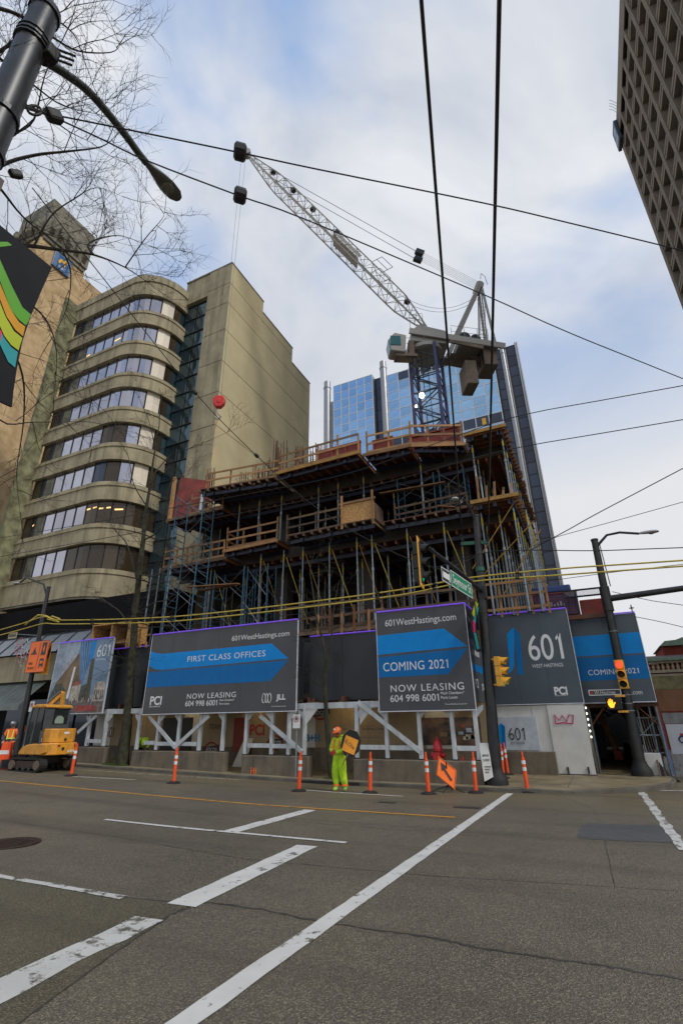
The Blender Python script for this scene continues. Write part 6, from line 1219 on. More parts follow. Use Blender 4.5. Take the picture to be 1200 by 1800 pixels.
banner('black banner with green orange lime and teal stripes on the near pole', [(-60,345),(0,395),(92,470),(73,512),(55,555),(40,600),(30,650),(24,690),(22,715),(0,705),(-60,678)],
  [([(-40,415),(0,425),(14,425),(22,431),(10,433),(0,434),(-40,440)],BG),([(-40,405),(0,455),(20,500),(40,540),(55,553),(50,566),(46,572),(34,562),(20,545),(0,492),(-40,430)],BG),([(-40,450),(0,497),(20,545),(34,566),(45,574),(41,591),(28,580),(12,556),(0,524),(-40,480)],BO),([(-40,490),(0,530),(10,556),(25,582),(40,594),(33,616),(20,606),(8,590),(0,572),(-40,540)],BYE),([(-40,545),(0,578),(8,594),(20,610),(32,619),(27,646),(15,636),(0,604),(-40,570)],BT_),([(-30,560),(0,578),(4,584),(2,596),(0,604),(-30,590)],BP)], -3.75)
# ------------------------------------------------------------------ overhead wires
def wire(label, pts, r, m=CABLE, group='overhead wires', n=6, ext=0):
    if ext: pts = ([pts[0]+(pts[0]-pts[1])*3] if ext == 2 else [])+list(pts)+[pts[-1]+(pts[-1]-pts[-2])*5]          # carry on beyond the frame
    b = MB(); b.tube(smooth(pts) if len(pts) > 3 else pts, r, n); p = pts[0]; return solo('overhead_wire', b, m, label, 'wire', tuple(p), group, smooth=True)
for (px, top, r, lab) in ((812,(740,0),.021,'left one of two thick black wires running overhead from the signal pole'),(857,(877,0),.024,'right one of two thick black wires running overhead from the signal pole')):
    a = onY(px,943,17.9); c = onZ(*top,8.25); wire(lab, [a, a.lerp(c,.5)-Vector((0,0,.04)), c, c+(c-a)*.6], r)
def ins(label, a, c, r=.1): b = MB(); b.tube([a, a.lerp(c,.15), a.lerp(c,.85), c], [r*.7,r,r,r*.7], 10); solo('cable_insulator', b, CABLE, label, 'insulator', tuple(a), 'insulators on the overhead wires')
zA = onX(95,204,-3.72).z
for (lab, pts, ip) in (('upper black cable crossing the sky from the near lamp pole', [(100,203),(260,235),(420,268),(560,298),(850,357),(1000,392),(1210,443)], (411,433,264,270)),('lower black cable crossing the sky from the near lamp pole', [(100,208),(180,245),(260,283),(420,344),(540,387),(850,518),(1000,585),(1215,672)], (411,433,340,347))):
    zz = zA-.05; Q = [onX(*pts[0],-3.72)]+[onZ(*p,zz+.02*i) for i, p in enumerate(pts[1:])]; wire(lab, Q, .0085, ext=1)
    a, c = onZ(ip[0],ip[2],zz+.045), onZ(ip[1],ip[3],zz+.045); ins('black block insulator on the %s sky cable' % ('upper' if ip[2] < 300 else 'lower'), a, c, .085)
for (lab, pts) in (('upper thin wire crossing the frame and running to the right edge', [(-20,949),(150,921),(300,893),(470,862),(620,830),(820,760),(930,727),(1215,675)]),('lower thin wire crossing the frame and running to the right edge', [(-20,982),(300,925),(620,862),(830,806),(930,783),(1215,735)]),('black wire rising from the frame corner to the right edge', [(935,965),(1000,930),(1050,902),(1215,815)]),('thin wire below the rising wire at the right edge', [(900,985),(960,950),(1215,878)]),('level black wire behind the right lamp pole', [(760,1000),(850,972),(930,967),(1045,968),(1215,962)]),('thin level wire over the mesh fence at right', [(900,1030),(1060,1008),(1215,990)]),('slack thin wire from the right pole to the right edge', [(1075,1040),(1140,1055),(1215,1066)]),('thin wire falling behind the right slate sign', [(1115,1084),(1160,1093),(1215,1106)])):
    wire(lab, [onY(*p,17.3) for p in pts], .016 if 'black' in lab or 'crossing' in lab else .01, ext=2 if pts[0][0] < 0 else 1)
a = onZ(57,330,8.2); K = [((57,330),4.0),((200,512),6.5),((340,687),9.5),((450,800),12),((562,897),14.5),((700,975),16.5),((838,1020),17.8)]
wire('long slack black wire slanting across the rounded building to the signal pole', [onY(*p,y) for p, y in K], .014)
ins('small black insulator on the slanting wire before the concrete tower', onY(337,684,9.45), onY(346,693,9.6), .07); ins('black insulator on the slanting wire before the top deck rail', onY(448,798,11.9), onY(454,804,12.05), .06)
UP = [(-20,1113),(40,1096),(78,1084),(110,1090),(270,1086),(400,1075),(600,1051),(720,1034),(822,1016),(980,1000),(1215,984)]; LO = [(-20,1122),(40,1106),(78,1096),(110,1097),(270,1094),(400,1083),(600,1060),(720,1043),(822,1023),(980,1011),(1215,994)]
wire('upper yellow sleeved cable along the street above the signs', [onY(*p,17.1) for p in UP], .027, CABLEY, ext=2); wire('lower yellow sleeved cable along the street above the signs', [onY(*p,17.1) for p in LO], .027, CABLEY, ext=2)
wire('thin black wire under the yellow cables', [onY(*p,17.0) for p in ((90,1108),(270,1102),(500,1082),(720,1052),(822,1034))], .012); 
for i, px in enumerate((160,300,430,660,760,905)):
    f = lambda L_: next(L_[k][1]+(L_[k+1][1]-L_[k][1])*(px-L_[k][0])/(L_[k+1][0]-L_[k][0]) for k in range(len(L_)-1) if L_[k][0] <= px <= L_[k+1][0])
    for L_ in (UP, LO): a = onY(px,f(L_),17.1); c = onY(px+7,f(L_)-.8,17.1); b = MB(); b.tube([a,c], .038, 7); solo('cable_joint', b, CABLE, '%s black sleeve from the left on the %s yellow cable' % (ORD[i], 'upper' if L_ is UP else 'lower'), 'cable joint', tuple(a), 'black joints on the yellow cables')
b = MB(); b.tube([onY(x,y,17.2) for x, y in ((45,1098),(58,1088),(68,1081),(80,1082),(100,1091),(106,1088),(92,1083),(84,1088),(104,1093))], .04, 6); solo('cable_loop', b, CABLEY, 'looped yellow cable tied round the left lamp pole', 'cable loop', tuple(onY(80,1084,17.2)), smooth=True)
# ------------------------------------------------------------------ bare trees
def twigs(mb, p, d, L_, r, lev, up=.12, spread=.9):
    n = 5; pts = [p]; q = p.copy(); dd = d.normalized()
    for i in range(n):
        dd = (dd + Vector((random.uniform(-1,1),random.uniform(-1,1),random.uniform(-1,1)))*.17 + Vector((0,0,up*.25))).normalized(); q = q + dd*(L_/n); pts.append(q.copy())
        if lev > 0 and i >= 1:
            for _ in range(1 if random.random() < .75 else 2):
                o = Vector((random.uniform(-1,1),random.uniform(-1,1),random.uniform(-1,1))); o = (o - dd*o.dot(dd)).normalized(); twigs(mb, q.copy(), dd*.75+o*spread*random.uniform(.5,1), L_*random.uniform(.35,.62), r*.58, lev-1, up, spread)
    mb.tube(pts, [r*(1-.75*i/n) for i in range(n+1)], 4 if r < .02 else 6, False)
# street tree in front of the rounded building
tr = thing('street_tree', 'tall bare mossy street tree left of the big arrow sign', 'tree', tuple(onY(218,1345,17.9)))
TK = [onY(*p,17.9) for p in ((214,1352),(222,1290),(229,1210),(236,1120),(243,1030),(252,950),(258,890),(266,840),(273,790),(280,750),(286,690))]; TK[0].z = walk_z(-21)-.1
b = MB(); TK2 = []
for i in range(len(TK)-1): TK2 += [TK[i], TK[i].lerp(TK[i+1],.5)+Vector((random.uniform(-.09,.09),random.uniform(-.09,.09),0))]
TK2.append(TK[-1]); RR = [.36,.27,.22,.2,.18,.15,.11,.08,.06,.04,.02]; R2 = [(RR[i//2] if i%2 == 0 else (RR[i//2]+RR[i//2+1])/2)*random.uniform(.9,1.12) for i in range(len(TK2))]; b.tube(*smooth(TK2, [r*.8 for r in R2], 2), 12); make('trunk', b, BARKM, tr, True)
LTIP = []
for (k, pts, r) in ((4,[(243,1030),(225,960),(205,935),(185,905)],.06),(5,[(252,950),(285,925),(300,850),(330,835)],.06),(6,[(258,890),(235,850),(225,800),(205,770)],.05),(7,[(266,840),(300,800),(330,790),(400,760)],.05),(3,[(236,1120),(215,1080),(190,1060),(170,1045)],.07),(4,[(246,1010),(280,1010),(300,980),(290,930)],.06),(3,[(240,1080),(270,1060),(300,1050),(330,1000)],.05),(8,[(273,790),(262,740),(245,700),(240,670)],.035)):
    Q = [onY(*p,17.9+random.uniform(-.9,.9)*(i>0)) for i, p in enumerate(pts)]; b = MB(); b.tube(*smooth(Q, [r*.8,r*.6,r*.4,r*.12]), 6); make('limb', b, BARK, tr, True); LTIP.append((Q[-1], Q[-1]-Q[-2])); LTIP.append((Q[-2], Q[-1]-Q[-3]))
mb = MB()
for p, d in LTIP:
    for _ in range(3): twigs(mb, p, d.normalized()+Vector((random.uniform(-.5,.5),random.uniform(-.5,.5),random.uniform(-.2,.6))), random.uniform(.7,1.5), .012, 2, .12)
for i in range(3,11):
    for _ in range((14 if i in (4,5) else 7) if i < 6 else 4):
        p = TK[i].lerp(TK[i-1], random.random()); a = random.uniform(0,6.28); twigs(mb, p, Vector((math.cos(a),math.sin(a),random.uniform(-.5,.7) if i < 6 else random.uniform(.0,.9))), random.uniform(.8,2.0) if i < 8 else random.uniform(.6,1.3), .016, 2, .1)
o = make('twigs', mb, BARK, tr); o['kind'] = 'stuff'
t2 = thing('young_tree', 'slim bare forked young tree behind the worker with the paddle', 'tree', tuple(onY(578,1375,17.8)))
for pts, r in (([(583,1372),(578,1320),(573,1250),(571,1200),(573,1160)],[.12,.1,.085,.08,.07]),([(573,1160),(566,1120),(556,1085),(550,1040),(545,1000),(553,970)],[.06,.05,.04,.03,.02,.01]),([(573,1160),(582,1130),(584,1090),(590,1050),(596,1020)],[.06,.045,.035,.022,.012])):
    b = MB(); b.tube(*smooth([onY(*p,17.8) for p in pts], r), 8); make('trunk' if r[0] > .1 else 'limb', b, BARKM if r[0] > .1 else BARK, t2, True)
mb = MB()
for (px, py) in ((571,1210),(572,1180),(566,1120),(560,1095),(553,1060),(547,1010),(583,1110),(586,1080),(592,1040),(574,1150),(550,990)):
    for _ in range(3): a = random.uniform(0,6.28); twigs(mb, onY(px,py,17.8), Vector((math.cos(a),math.sin(a)*.6,random.uniform(-.1,.7))), random.uniform(.6,1.3), .01, 2, .12)
o = make('twigs', mb, BARK, t2); o['kind'] = 'stuff'
# bare boulevard tree beside the viewer, its crown reaching into the upper left
t3 = thing('boulevard_tree', 'large bare tree whose dark branches reach in at the upper left', 'tree', (-10.5,2.2,.1))
b = MB(); b.tube([(-10.5,2.2,-.1),(-10.4,2.3,2.5),(-10.5,2.2,5),(-10.2,2.4,7.5),(-9.9,2.6,10.5)], [.32,.27,.24,.18,.1], 10); make('trunk', b, BARK, t3, True)
mb = MB()
LIM = [([(-60,405),(0,425),(60,433),(110,440),(165,448),(220,470),(262,498)],.045,7.0),([(165,448),(155,430),(180,418),(215,415),(262,432)],.02,7.0),([(-70,340),(0,292),(60,273),(120,266),(178,258),(203,240)],.032,6.6),([(-60,20),(0,15),(60,40),(100,70),(140,90),(195,92),(213,78)],.03,7.6),([(-60,120),(0,90),(40,60),(90,30),(130,10)],.03,7.4),([(-60,60),(10,110),(60,150),(110,185),(170,200)],.025,7.2),([(-60,210),(10,180),(70,195),(120,230),(160,250)],.025,6.8),([(-60,260),(0,330),(40,380),(80,410),(130,425)],.025,6.9),([(-50,560),(10,600),(40,660),(42,740),(30,830),(36,900)],.022,6.2),([(-40,640),(0,738),(60,742),(140,741)],.018,6.0),([(-50,480),(30,520),(80,560),(100,620),(95,700)],.022,6.5),([(-40,-40),(40,-20),(80,20),(130,60),(150,110)],.028,7.8),([(110,440),(125,480),(118,540),(95,590)],.015,6.9),([(220,470),(255,420),(285,385),(290,370)],.012,7.0),([(60,433),(90,380),(130,350),(170,330),(215,345)],.016,7.1),([(-50,300),(20,240),(60,210),(80,130),(115,60)],.024,7.1)]
for pts, r, dist in LIM:
    Q = [CAM + ray(*p).normalized()*(dist+.4*i*.3) for i, p in enumerate(pts)]
    b = MB(); n = len(Q); b.tube(*smooth(Q, [r*.72*(1-.9*i/(n-1)) for i in range(n)]), 7); twigs(mb, Q[-1], Q[-1]-Q[-2], .6, .005, 2, .05, .8); make('limb', b, BARK, t3, True)
    for i in range(1, n):
        for _ in range(2):
            p = Q[i-1].lerp(Q[i], random.random()); d = (Q[i]-Q[i-1]).normalized(); o = Vector((random.uniform(-1,1),random.uniform(-1,1),random.uniform(-.8,1))); o = (o-d*o.dot(d)).normalized()
            twigs(mb, p, d*.6+o, random.uniform(.35,.85), .005, 2, .05 if dist > 6.6 else -.05, .8)
for q in (Vector((-10.2,2.4,6.5)),Vector((-10,2.5,8.5))):
    for pts, r, dist in LIM[::3]:
        if pts[0][0] < 0: b = MB(); e = CAM + ray(*pts[0]).normalized()*dist; b.tube([q, q.lerp(e,.5)+Vector((0,0,.3)), e], [.07,.055,r], 7); make('limb', b, BARK, t3, True)
o = make('twigs', mb, BARK, t3); o['kind'] = 'stuff'
# ------------------------------------------------------------------ street things
def gpt(px, py): p = onG(px,py); return Vector((p.x, p.y, gz(p.x,p.y)))
def delineator(label, px, py, top=None, round_base=True, onwalk=False):
    p = gpt(px,py)
    if onwalk: p = onY(px,py,19.0 if False else 17.9); p.z = walk_z(p.x)
    H = 1.12; ax = Vector((0,0,1))
    if top: q = onY(*top, p.y); ax = (q-p).normalized()
    t = thing('delineator_post', label, 'traffic post', tuple(p), 'orange delineator posts along the street')
    R_ = ax.to_track_quat('Z','Y').to_matrix().to_4x4(); M = Matrix.Translation(p) @ R_
    b = MB(); b.lathe([(.23,.0),(.23,.025),(.17,.05),(.08,.07)], 12 if round_base else 6, p); make('base', b, BLACK, t)
    b = MB(); b.tube([(0,0,.04),(0,0,.5),(0,0,.9)], [.062,.056,.05], 12); make('tube', b.moved(M), ORANGE, t, True)
    for z in (.62,.8): b = MB(); b.tube([(0,0,z-.05),(0,0,z+.05)], .0585, 12); make('reflective_band', b.moved(M), REFL, t, True)
    b = MB(); b.tube([(-.032,0,.89),(-.035,0,1.02),(-.02,0,1.09),(.02,0,1.09),(.035,0,1.02),(.032,0,.89)], .02, 7); b.tube([(0,0,.885),(0,0,.93)], [.05,.035], 10); make('handle', b.moved(M), ORANGE, t, True)
    return t
delineator('leaning orange post at the rear of the yellow digger', 125,1364,(137,1303))
delineator('orange post in front of the big arrow sign barrier', 305,1377,(312,1313))
delineator('orange post left of the worker in yellow', 525,1391,(529,1317))
delineator('orange post right of the worker in yellow', 650,1394,(651,1318))
delineator('orange post left of the diamond arrow board', 753,1396,(747,1317))
delineator('orange post right of the diamond arrow board', 836,1394,(830,1318))
delineator('orange post on the crosswalk line beside the corner kerb', 927,1393,(916,1318))
for (px, py, top, lab) in ((892,1362,(884,1303),'orange post just right of the signal pole base'),(884,1368,(879,1306),'orange post half hidden behind the signal pole base')):
    p = onY(px,py,19.6 if px > 888 else 19.0); delineator(lab, px, py, top)
    o = [q for q in bpy.data.objects if q.get('label') == lab][0]; dz = walk_z(-2.8)-o.location.z
    # moved onto the raised sidewalk
    f = (walk_z(-2.8)-CAM.z)/(o.location.z-CAM.z); n0 = o.location.copy(); o.location = CAM + (n0-CAM)*f
# diamond arrow board on a folding stand
ab = thing('arrow_board', 'orange diamond sign with a black left arrow on a folding wire stand', 'road sign', tuple(gpt(785,1397)))
c = onY(785,1358,16.6); U = Vector((.98,.12,.0)).normalized(); V = Vector((-.05,.28,.95)).normalized(); W = U.cross(V); hs = .63
Rv = [U*math.cos(a)+V*math.sin(a) for a in [math.radians(90*k+97) for k in range(4)]]
DC = [onY(770,1329,16.75), onY(766,1362,16.5), onY(799,1389,16.4), onY(802,1354,16.65)]
b = MB(); b.add(DC+[p+Vector((.0,.02,0)) for p in DC], [(0,1,2,3),(7,6,5,4),(0,4,5,1),(1,5,6,2),(2,6,7,3),(3,7,4,0)]); make('face', b, SIGNOR, ab)
cc = (DC[0]+DC[1]+DC[2]+DC[3])/4; ux = (DC[3]-DC[0]+DC[2]-DC[1])/2; uy = (DC[0]-DC[1]+DC[3]-DC[2])/2; nn = ux.cross(uy).normalized(); nn = nn if nn.y < 0 else -nn
b = MB(); b.prism([(-.36,.3),(-.02,.27),(-.09,.14),(.36,-.13),(.28,-.25),(-.16,.02),(-.24,-.1)], cc+nn*.012, ux*.95, uy*.95, nn*.004); make('arrow', b, DPRINT, ab)
for i in range(4): b = MB(); b.bar(cc+(DC[i]-cc)*.94+nn*.008, cc+(DC[(i+1)%4]-cc)*.94+nn*.008, .012, .004); make('border', b, DPRINT, ab)
g = gpt(785,1397)
for dx, dy in ((-.45,-.1),(.5,-.05),(.05,.5),(-.05,-.35)): b = MB(); b.tube([cc+Vector((0,.05,-.35)), Vector((cc.x+dx,cc.y+dy,gz(cc.x,cc.y)+.015))], .014, 5); make('stand_leg', b, BLACK, ab)
b = MB(); b.tube([cc+Vector((0,.05,-.4)), cc+Vector((0,.06,.3))], .018, 5); make('stand_mast', b, BLACK, ab)
# folding sidewalk sign leaning by the pole
fs = thing('sidewalk_sign', 'white folding sign reading SIDEWALK CLOSED leaning beside the signal pole base', 'sidewalk sign', tuple(onY(855,1370,17.75)))
Q = [onY(841,1306,17.9), onY(857,1306,17.9), onY(866,1366,17.65), onY(851,1374,17.6)]
b = MB(); b.add(Q+[p+Vector((0,.04,0)) for p in Q], [(0,1,2,3),(7,6,5,4),(0,4,5,1),(1,5,6,2),(2,6,7,3),(3,7,4,0)]); make('board', b, WPLY, fs)
b = MB(); Q2 = [Q[0]+Vector((0,.05,0)), Q[1]+Vector((0,.05,0)), Q[2]+Vector((.05,.45,0)), Q[3]+Vector((.05,.45,0))]; b.add(Q2+[p+Vector((0,.03,0)) for p in Q2], [(0,1,2,3),(7,6,5,4),(0,4,5,1),(1,5,6,2),(2,6,7,3),(3,7,4,0)]); make('rear_board', b, WPLY, fs)
V = (Q[0]-Q[3]).normalized(); U = (Q[1]-Q[0]).normalized(); W = U.cross(V)
for k, s in enumerate(('SIDEWALK','CLOSED')): o_ = Q[0].lerp(Q[3],.36+.12*k)+U*.05+W*.006; text(s, .09, DPRINT, fs, o_, U, V, width=(Q[1]-Q[0]).length*.7, depth=.002)
for k, s in enumerate(()): o_ = Q[0].lerp(Q[3],.64+.12*k)+U*.06+W*.006; text(s, .08, DPRINT, fs, o_, U, V, width=(Q[1]-Q[0]).length*(.62 if k == 0 else .35), depth=.002)
for k in range(3): o_ = Q[0].lerp(Q[3],.62+.07*k)+U*.07+W*.004; b = MB(); b.bar(o_, o_+U*.2*(1-.2*k), .004, .03, V); make('faded_mark', b, mat('faint_print', (.2,.17,.12), .6), fs)
# fire hydrant
hy = thing('fire_hydrant', 'red fire hydrant standing on the sidewalk behind the arrow board', 'fire hydrant', (onY(770,1330,18.1).x,18.1,walk_z(-5)))
HR = mat('hydrant_red', (.45,.015,.02), .4, var=.15); hx_, hz0 = onY(770,1330,18.1).x, walk_z(-5)
b = MB(); b.lathe([(.19,0),(.19,.06),(.13,.08),(.125,.62),(.17,.64),(.17,.7),(.15,.72),(.14,.85),(.09,.96),(.04,1.0),(.04,1.06)], 14, (hx_,18.1,hz0+.3)); make('barrel', b, HR, hy, True)
for s in (-1,1): b = MB(); b.tube([(hx_+s*.1,18.1,hz0+.8),(hx_+s*.24,18.1,hz0+.8)], [.075,.09], 10); make('side_nozzle', b, HR, hy, True)
b = MB(); b.tube([(hx_,18.0,hz0+.78),(hx_,17.84,hz0+.78)], [.1,.12], 12); make('pumper_nozzle', b, HR, hy, True)
b = MB(); b.box(hx_-.24,hx_+.24,17.98,18.26,hz0,hz0+.3); make('plinth', b, BARC, hy)
for i, px in enumerate((812,)):
    p = onY(px,1337,17.85); b = MB(); b.lathe([(.035,0),(.04,.12),(.02,.13)], 8, (p.x,17.9,BT[3])); solo('paper_cup', b, HR, 'small red paper cup on the barrier top', 'cup', (p.x,17.9,BT[3]))
# drums / barricade at far left
od = thing('orange_barricade', 'orange plastic barricade at the left edge beside the digger', 'barricade', tuple(gpt(2,1352)))
p = gpt(2,1352); b = MB(); b.prism([(-.42,0),(.42,0),(.36,.08),(.24,.12),(.16,1.0),(-.16,1.0),(-.24,.12),(-.36,.08)], (p.x,p.y,p.z), (.8,.6,0), (0,0,1), (-.18,.24,0)); make('body', b, ORANGE, od, bevel=.02)
b = MB(); b.prism([(-.175,.7),(.175,.7),(.19,.55),(-.19,.55)], (p.x-.02,p.y-.02,p.z), (.8,.6,0), (0,0,1), (-.14,.27,0)); make('reflective_band', b, REFL, od)
# ------------------------------------------------------------------ mini excavator
ex = thing('mini_excavator', 'yellow mini excavator with dark cab working at the kerb on the left', 'excavator', (-20.7,15.1,gz(-20.7,15.1)))
EX0, EZ = Vector((-20.75,15.05,0)), gz(-20.7,15.0)
def E(x, y, z): return (EX0.x+x, EX0.y+y, EZ+z)
def track(y0):
    prof = []; n = 9
    for i in range(n): a = math.radians(90+180*i/(n-1)); prof.append((-.75+.24*math.cos(a), .26+.24*math.sin(a)))
    for i in range(n): a = math.radians(-90+180*i/(n-1)); prof.append((.75+.24*math.cos(a), .26+.24*math.sin(a)))
    tk = MB(); m = len(prof); inner = [(p[0]*.93, .26+(p[1]-.26)*.8) for p in prof]
    vs = [E(x,y0,z) for x, z in prof]+[E(x,y0+.3,z) for x, z in prof]+[E(x,y0,z) for x, z in inner]+[E(x,y0+.3,z) for x, z in inner]
    tk.add(vs, [(i,(i+1)%m,m+(i+1)%m,m+i) for i in range(m)]+[(i,2*m+i,2*m+(i+1)%m,(i+1)%m) for i in range(m)]+[(m+i,m+(i+1)%m,3*m+(i+1)%m,3*m+i) for i in range(m)]); o = make('track', tk, BLACK, ex)
    lug = MB().box(-.03,.03,0,.3,0,.03).mesh('track_lug'); lug.materials.append(BLACK)
    for k in range(15):
        for z, f in ((.02,-1),(.5,1)):
            M = Matrix.Translation(E(-.77+k*.11, y0, z-.03 if f < 0 else z)); q = inst('track_lug', lug, o, M)
    b = MB(); b.box(EX0.x-.72,EX0.x+.72,EX0.y+y0+.05,EX0.y+y0+.25,EZ+.14,EZ+.4); make('track_frame', b, mat('track_frame_rust', (.05,.025,.018), .6), o)
    for x in (-.75,.75): b = MB(); b.tube([E(x,y0-.02,.26),E(x,y0+.32,.26)], .17, 12); make('sprocket', b, mat('worn_track_steel', (.16,.12,.09), .5, .4), o)
    for k in range(3): b = MB(); b.tube([E(-.35+k*.35,y0-.01,.14),E(-.35+k*.35,y0+.31,.14)], .08, 9); make('roller', b, DSTEEL, o)
track(-.8); track(.5)
b = MB(); b.box(*[EX0.x-.4,EX0.x+.45,EX0.y-.5,EX0.y+.5,EZ+.3,EZ+.52]); make('undercarriage', b, DSTEEL, ex); b = MB(); b.lathe([(.42,.5),(.42,.6)], 16, E(0,0,0)); make('slew_ring', b, DSTEEL, ex)
b = MB(); b.box(EX0.x-1.55,EX0.x-1.42,EX0.y-.75,EX0.y+.75,EZ+.1,EZ+.42); b2 = MB(); b2.bar(E(-.6,-.4,.3),E(-1.45,-.4,.25),.1,.12); b3 = MB(); b3.bar(E(-.6,.4,.3),E(-1.45,.4,.25),.1,.12); make('blade', b, DSTEEL, ex); make('blade_arm', b2, DSTEEL, ex); make('blade_arm', b3, DSTEEL, ex)
b = MB(); b.prism([(-.62,.62),(.75,.62),(.98,.7),(1.0,1.0),(.25,1.02),(-.2,.98),(-.45,.9),(-.62,.72)], E(0,-.72,0), (1,0,0), (0,0,1), (0,.5,0)); make('side_fender', b, TYEL, ex, bevel=.03)
b = MB(); b.box(EX0.x-.6,EX0.x+.95,EX0.y-.2,EX0.y+.72,EZ+.62,EZ+.98); make('deck', b, TYEL, ex, bevel=.03)
CW_ = [(.62,-.72),(.98,-.6),(1.1,-.3),(1.12,.1),(1.1,.45),(.98,.68),(.62,.74)]
b = MB(); b.prism(CW_, E(0,0,.6), (1,0,0), (0,1,0), (0,0,.44)); make('counterweight', b, TYEL, ex, bevel=.035)
b = MB(); b.prism([(.3,-.62),(.9,-.56),(1.0,-.25),(1.02,.1),(1.0,.4),(.88,.6),(.3,.64)], E(0,0,1.045), (1,0,0), (0,1,0), (0,0,.52)); make('engine_hood', b, TYEL, ex, bevel=.04)
b = MB(); b.box(EX0.x+1.021,EX0.x+1.03,EX0.y-.05,EX0.y+.18,EZ+1.36,EZ+1.44); make('maker_plate', b, REFL, ex); b = MB(); b.box(EX0.x+1.022,EX0.x+1.035,EX0.y+.0,EX0.y+.1,EZ+1.12,EZ+1.2); make('hood_latch', b, BLACK, ex); b = MB(); b.tube([E(1.1,-.05,.82),E(1.135,-.05,.82)], .06, 10); make('exhaust_port', b, BLACK, ex)
for y, m in ((-.25,REDP),(.5,REDP)): b = MB(); b.box(EX0.x+1.06,EX0.x+1.135,EX0.y+y-.05,EX0.y+y+.05,EZ+.92,EZ+.97); make('tail_light', b, m, ex)
for y in (.2,.32,.44): b = MB(); b.box(EX0.x+1.11,EX0.x+1.13,EX0.y+y-.03,EX0.y+y+.03,EZ+.68,EZ+.76); make('sticker', b, REFL, ex)
text('JCB', .16, PRINT, ex, E(.38,-.66,1.1), (1,0,0), (0,0,1), depth=.002, bold=.01)
CB = [(-.72,1.0),(-.78,1.5),(-.62,2.35),(.42,2.4),(.5,1.6),(.5,1.0)]
for (ax_, az, bx_, bz) in ((-.42,1.0,-.46,1.55),(-.46,1.55,-.36,2.35),(.42,2.35,.52,1.0),(-.05,1.0,.0,2.35)):
    for y in (-.66,.42): b = MB(); b.bar(E(ax_,y,az),E(bx_,y,bz),.09 if ax_ > .4 else .06,.08); make('cab_pillar', b, CABG, ex)
b = MB(); b.box(EX0.x+.44,EX0.x+.53,EX0.y-.7,EX0.y+.46,EZ+1.5,EZ+1.72); make('cab_rear_panel', b, CABG, ex); b = MB(); b.box(EX0.x+.42,EX0.x+.5,EX0.y-.7,EX0.y-.3,EZ+1.7,EZ+2.35); make('cab_rear_panel', b, CABG, ex)
CGL = mat('cab_dark_glass', (.02,.025,.025), .06, .2, rnd=.1)
b = MB(); b.prism([(-.41,1.02),(-.44,1.55),(-.34,2.33),(-.04,2.34),(-.04,1.02)], E(0,-.675,0), (1,0,0), (0,0,1), (0,.02,0)); make('cab_door_glass', b, CGL, ex); b = MB(); b.prism([(.01,1.02),(.03,2.34),(.4,2.34),(.48,1.6),(.48,1.02)], E(0,-.675,0), (1,0,0), (0,0,1), (0,.02,0)); make('cab_side_glass', b, CGL, ex)
b = MB(); b.box(EX0.x+.455,EX0.x+.47,EX0.y-.28,EX0.y+.4,EZ+1.73,EZ+2.33); make('cab_rear_glass', b, CGL, ex); b = MB(); b.prism([(-.18,1.76),(.22,1.76),(.2,1.98),(.08,2.06),(-.1,2.05),(-.19,1.9)], E(.474,0,0), (0,1,0), (0,0,1), (.006,0,0)); make('seat_back', b, mat('seat_green_grey', (.2,.27,.22), .6), ex)
b = MB(); b.prism([(-.46,2.36),(-.4,2.46),(-.1,2.5),(.4,2.49),(.55,2.44),(.57,2.36)], E(0,-.72,0), (1,0,0), (0,0,1), (0,1.22,0)); make('cab_roof', b, TYEL, ex, bevel=.04)
b = MB(); b.box(EX0.x-.15,EX0.x-.1,EX0.y-.7,EX0.y-.69,EZ+1.3,EZ+1.6); make('door_handle', b, DSTEEL, ex)
b = MB(); b.bar(E(-1.1,.25,.85),E(-1.75,.95,2.45),.2,.26); b2 = MB(); b2.bar(E(-1.75,.95,2.45),E(-1.15,1.15,3.08),.16,.2); b3 = MB(); b3.bar(E(-1.13,1.13,3.1),E(-1.25,1.35,1.9),.14,.18); make('boom', b, TYEL, ex, bevel=.02); make('boom', b2, TYEL, ex, bevel=.02); make('dipper', b3, TYEL, ex, bevel=.02)
b = MB(); b.tube([E(-1.7,.85,2.65),E(-1.2,1.05,3.12)], .05, 8); make('hydraulic_ram', b, STEEL, ex, True)
b = MB(); b.prism([(0,0),(.5,.05),(.6,.35),(.45,.5),(.05,.45)], E(-2.0,-.1,.1), (1,0,0), (0,0,1), (0,.5,0)); make('bucket', b, DSTEEL, ex, bevel=.02)
b = MB(); b.bar(E(-1.7,.15,.5),E(-1.0,.3,.8),.16,.2); make('swing_bracket', b, DSTEEL, ex)
cp = thing('gravel_heap', 'brown plank pile in front of the digger blade', 'plank pile', E(-2.2,-.2,0))
for k in range(6): b = MB(); b.bar(E(-2.7,-.4+k*.15,.2+.09*(k%3)),E(-1.6,-.35+k*.14,.22+.09*(k%3)),.16,.07); make('plank', b, DWOOD, cp)
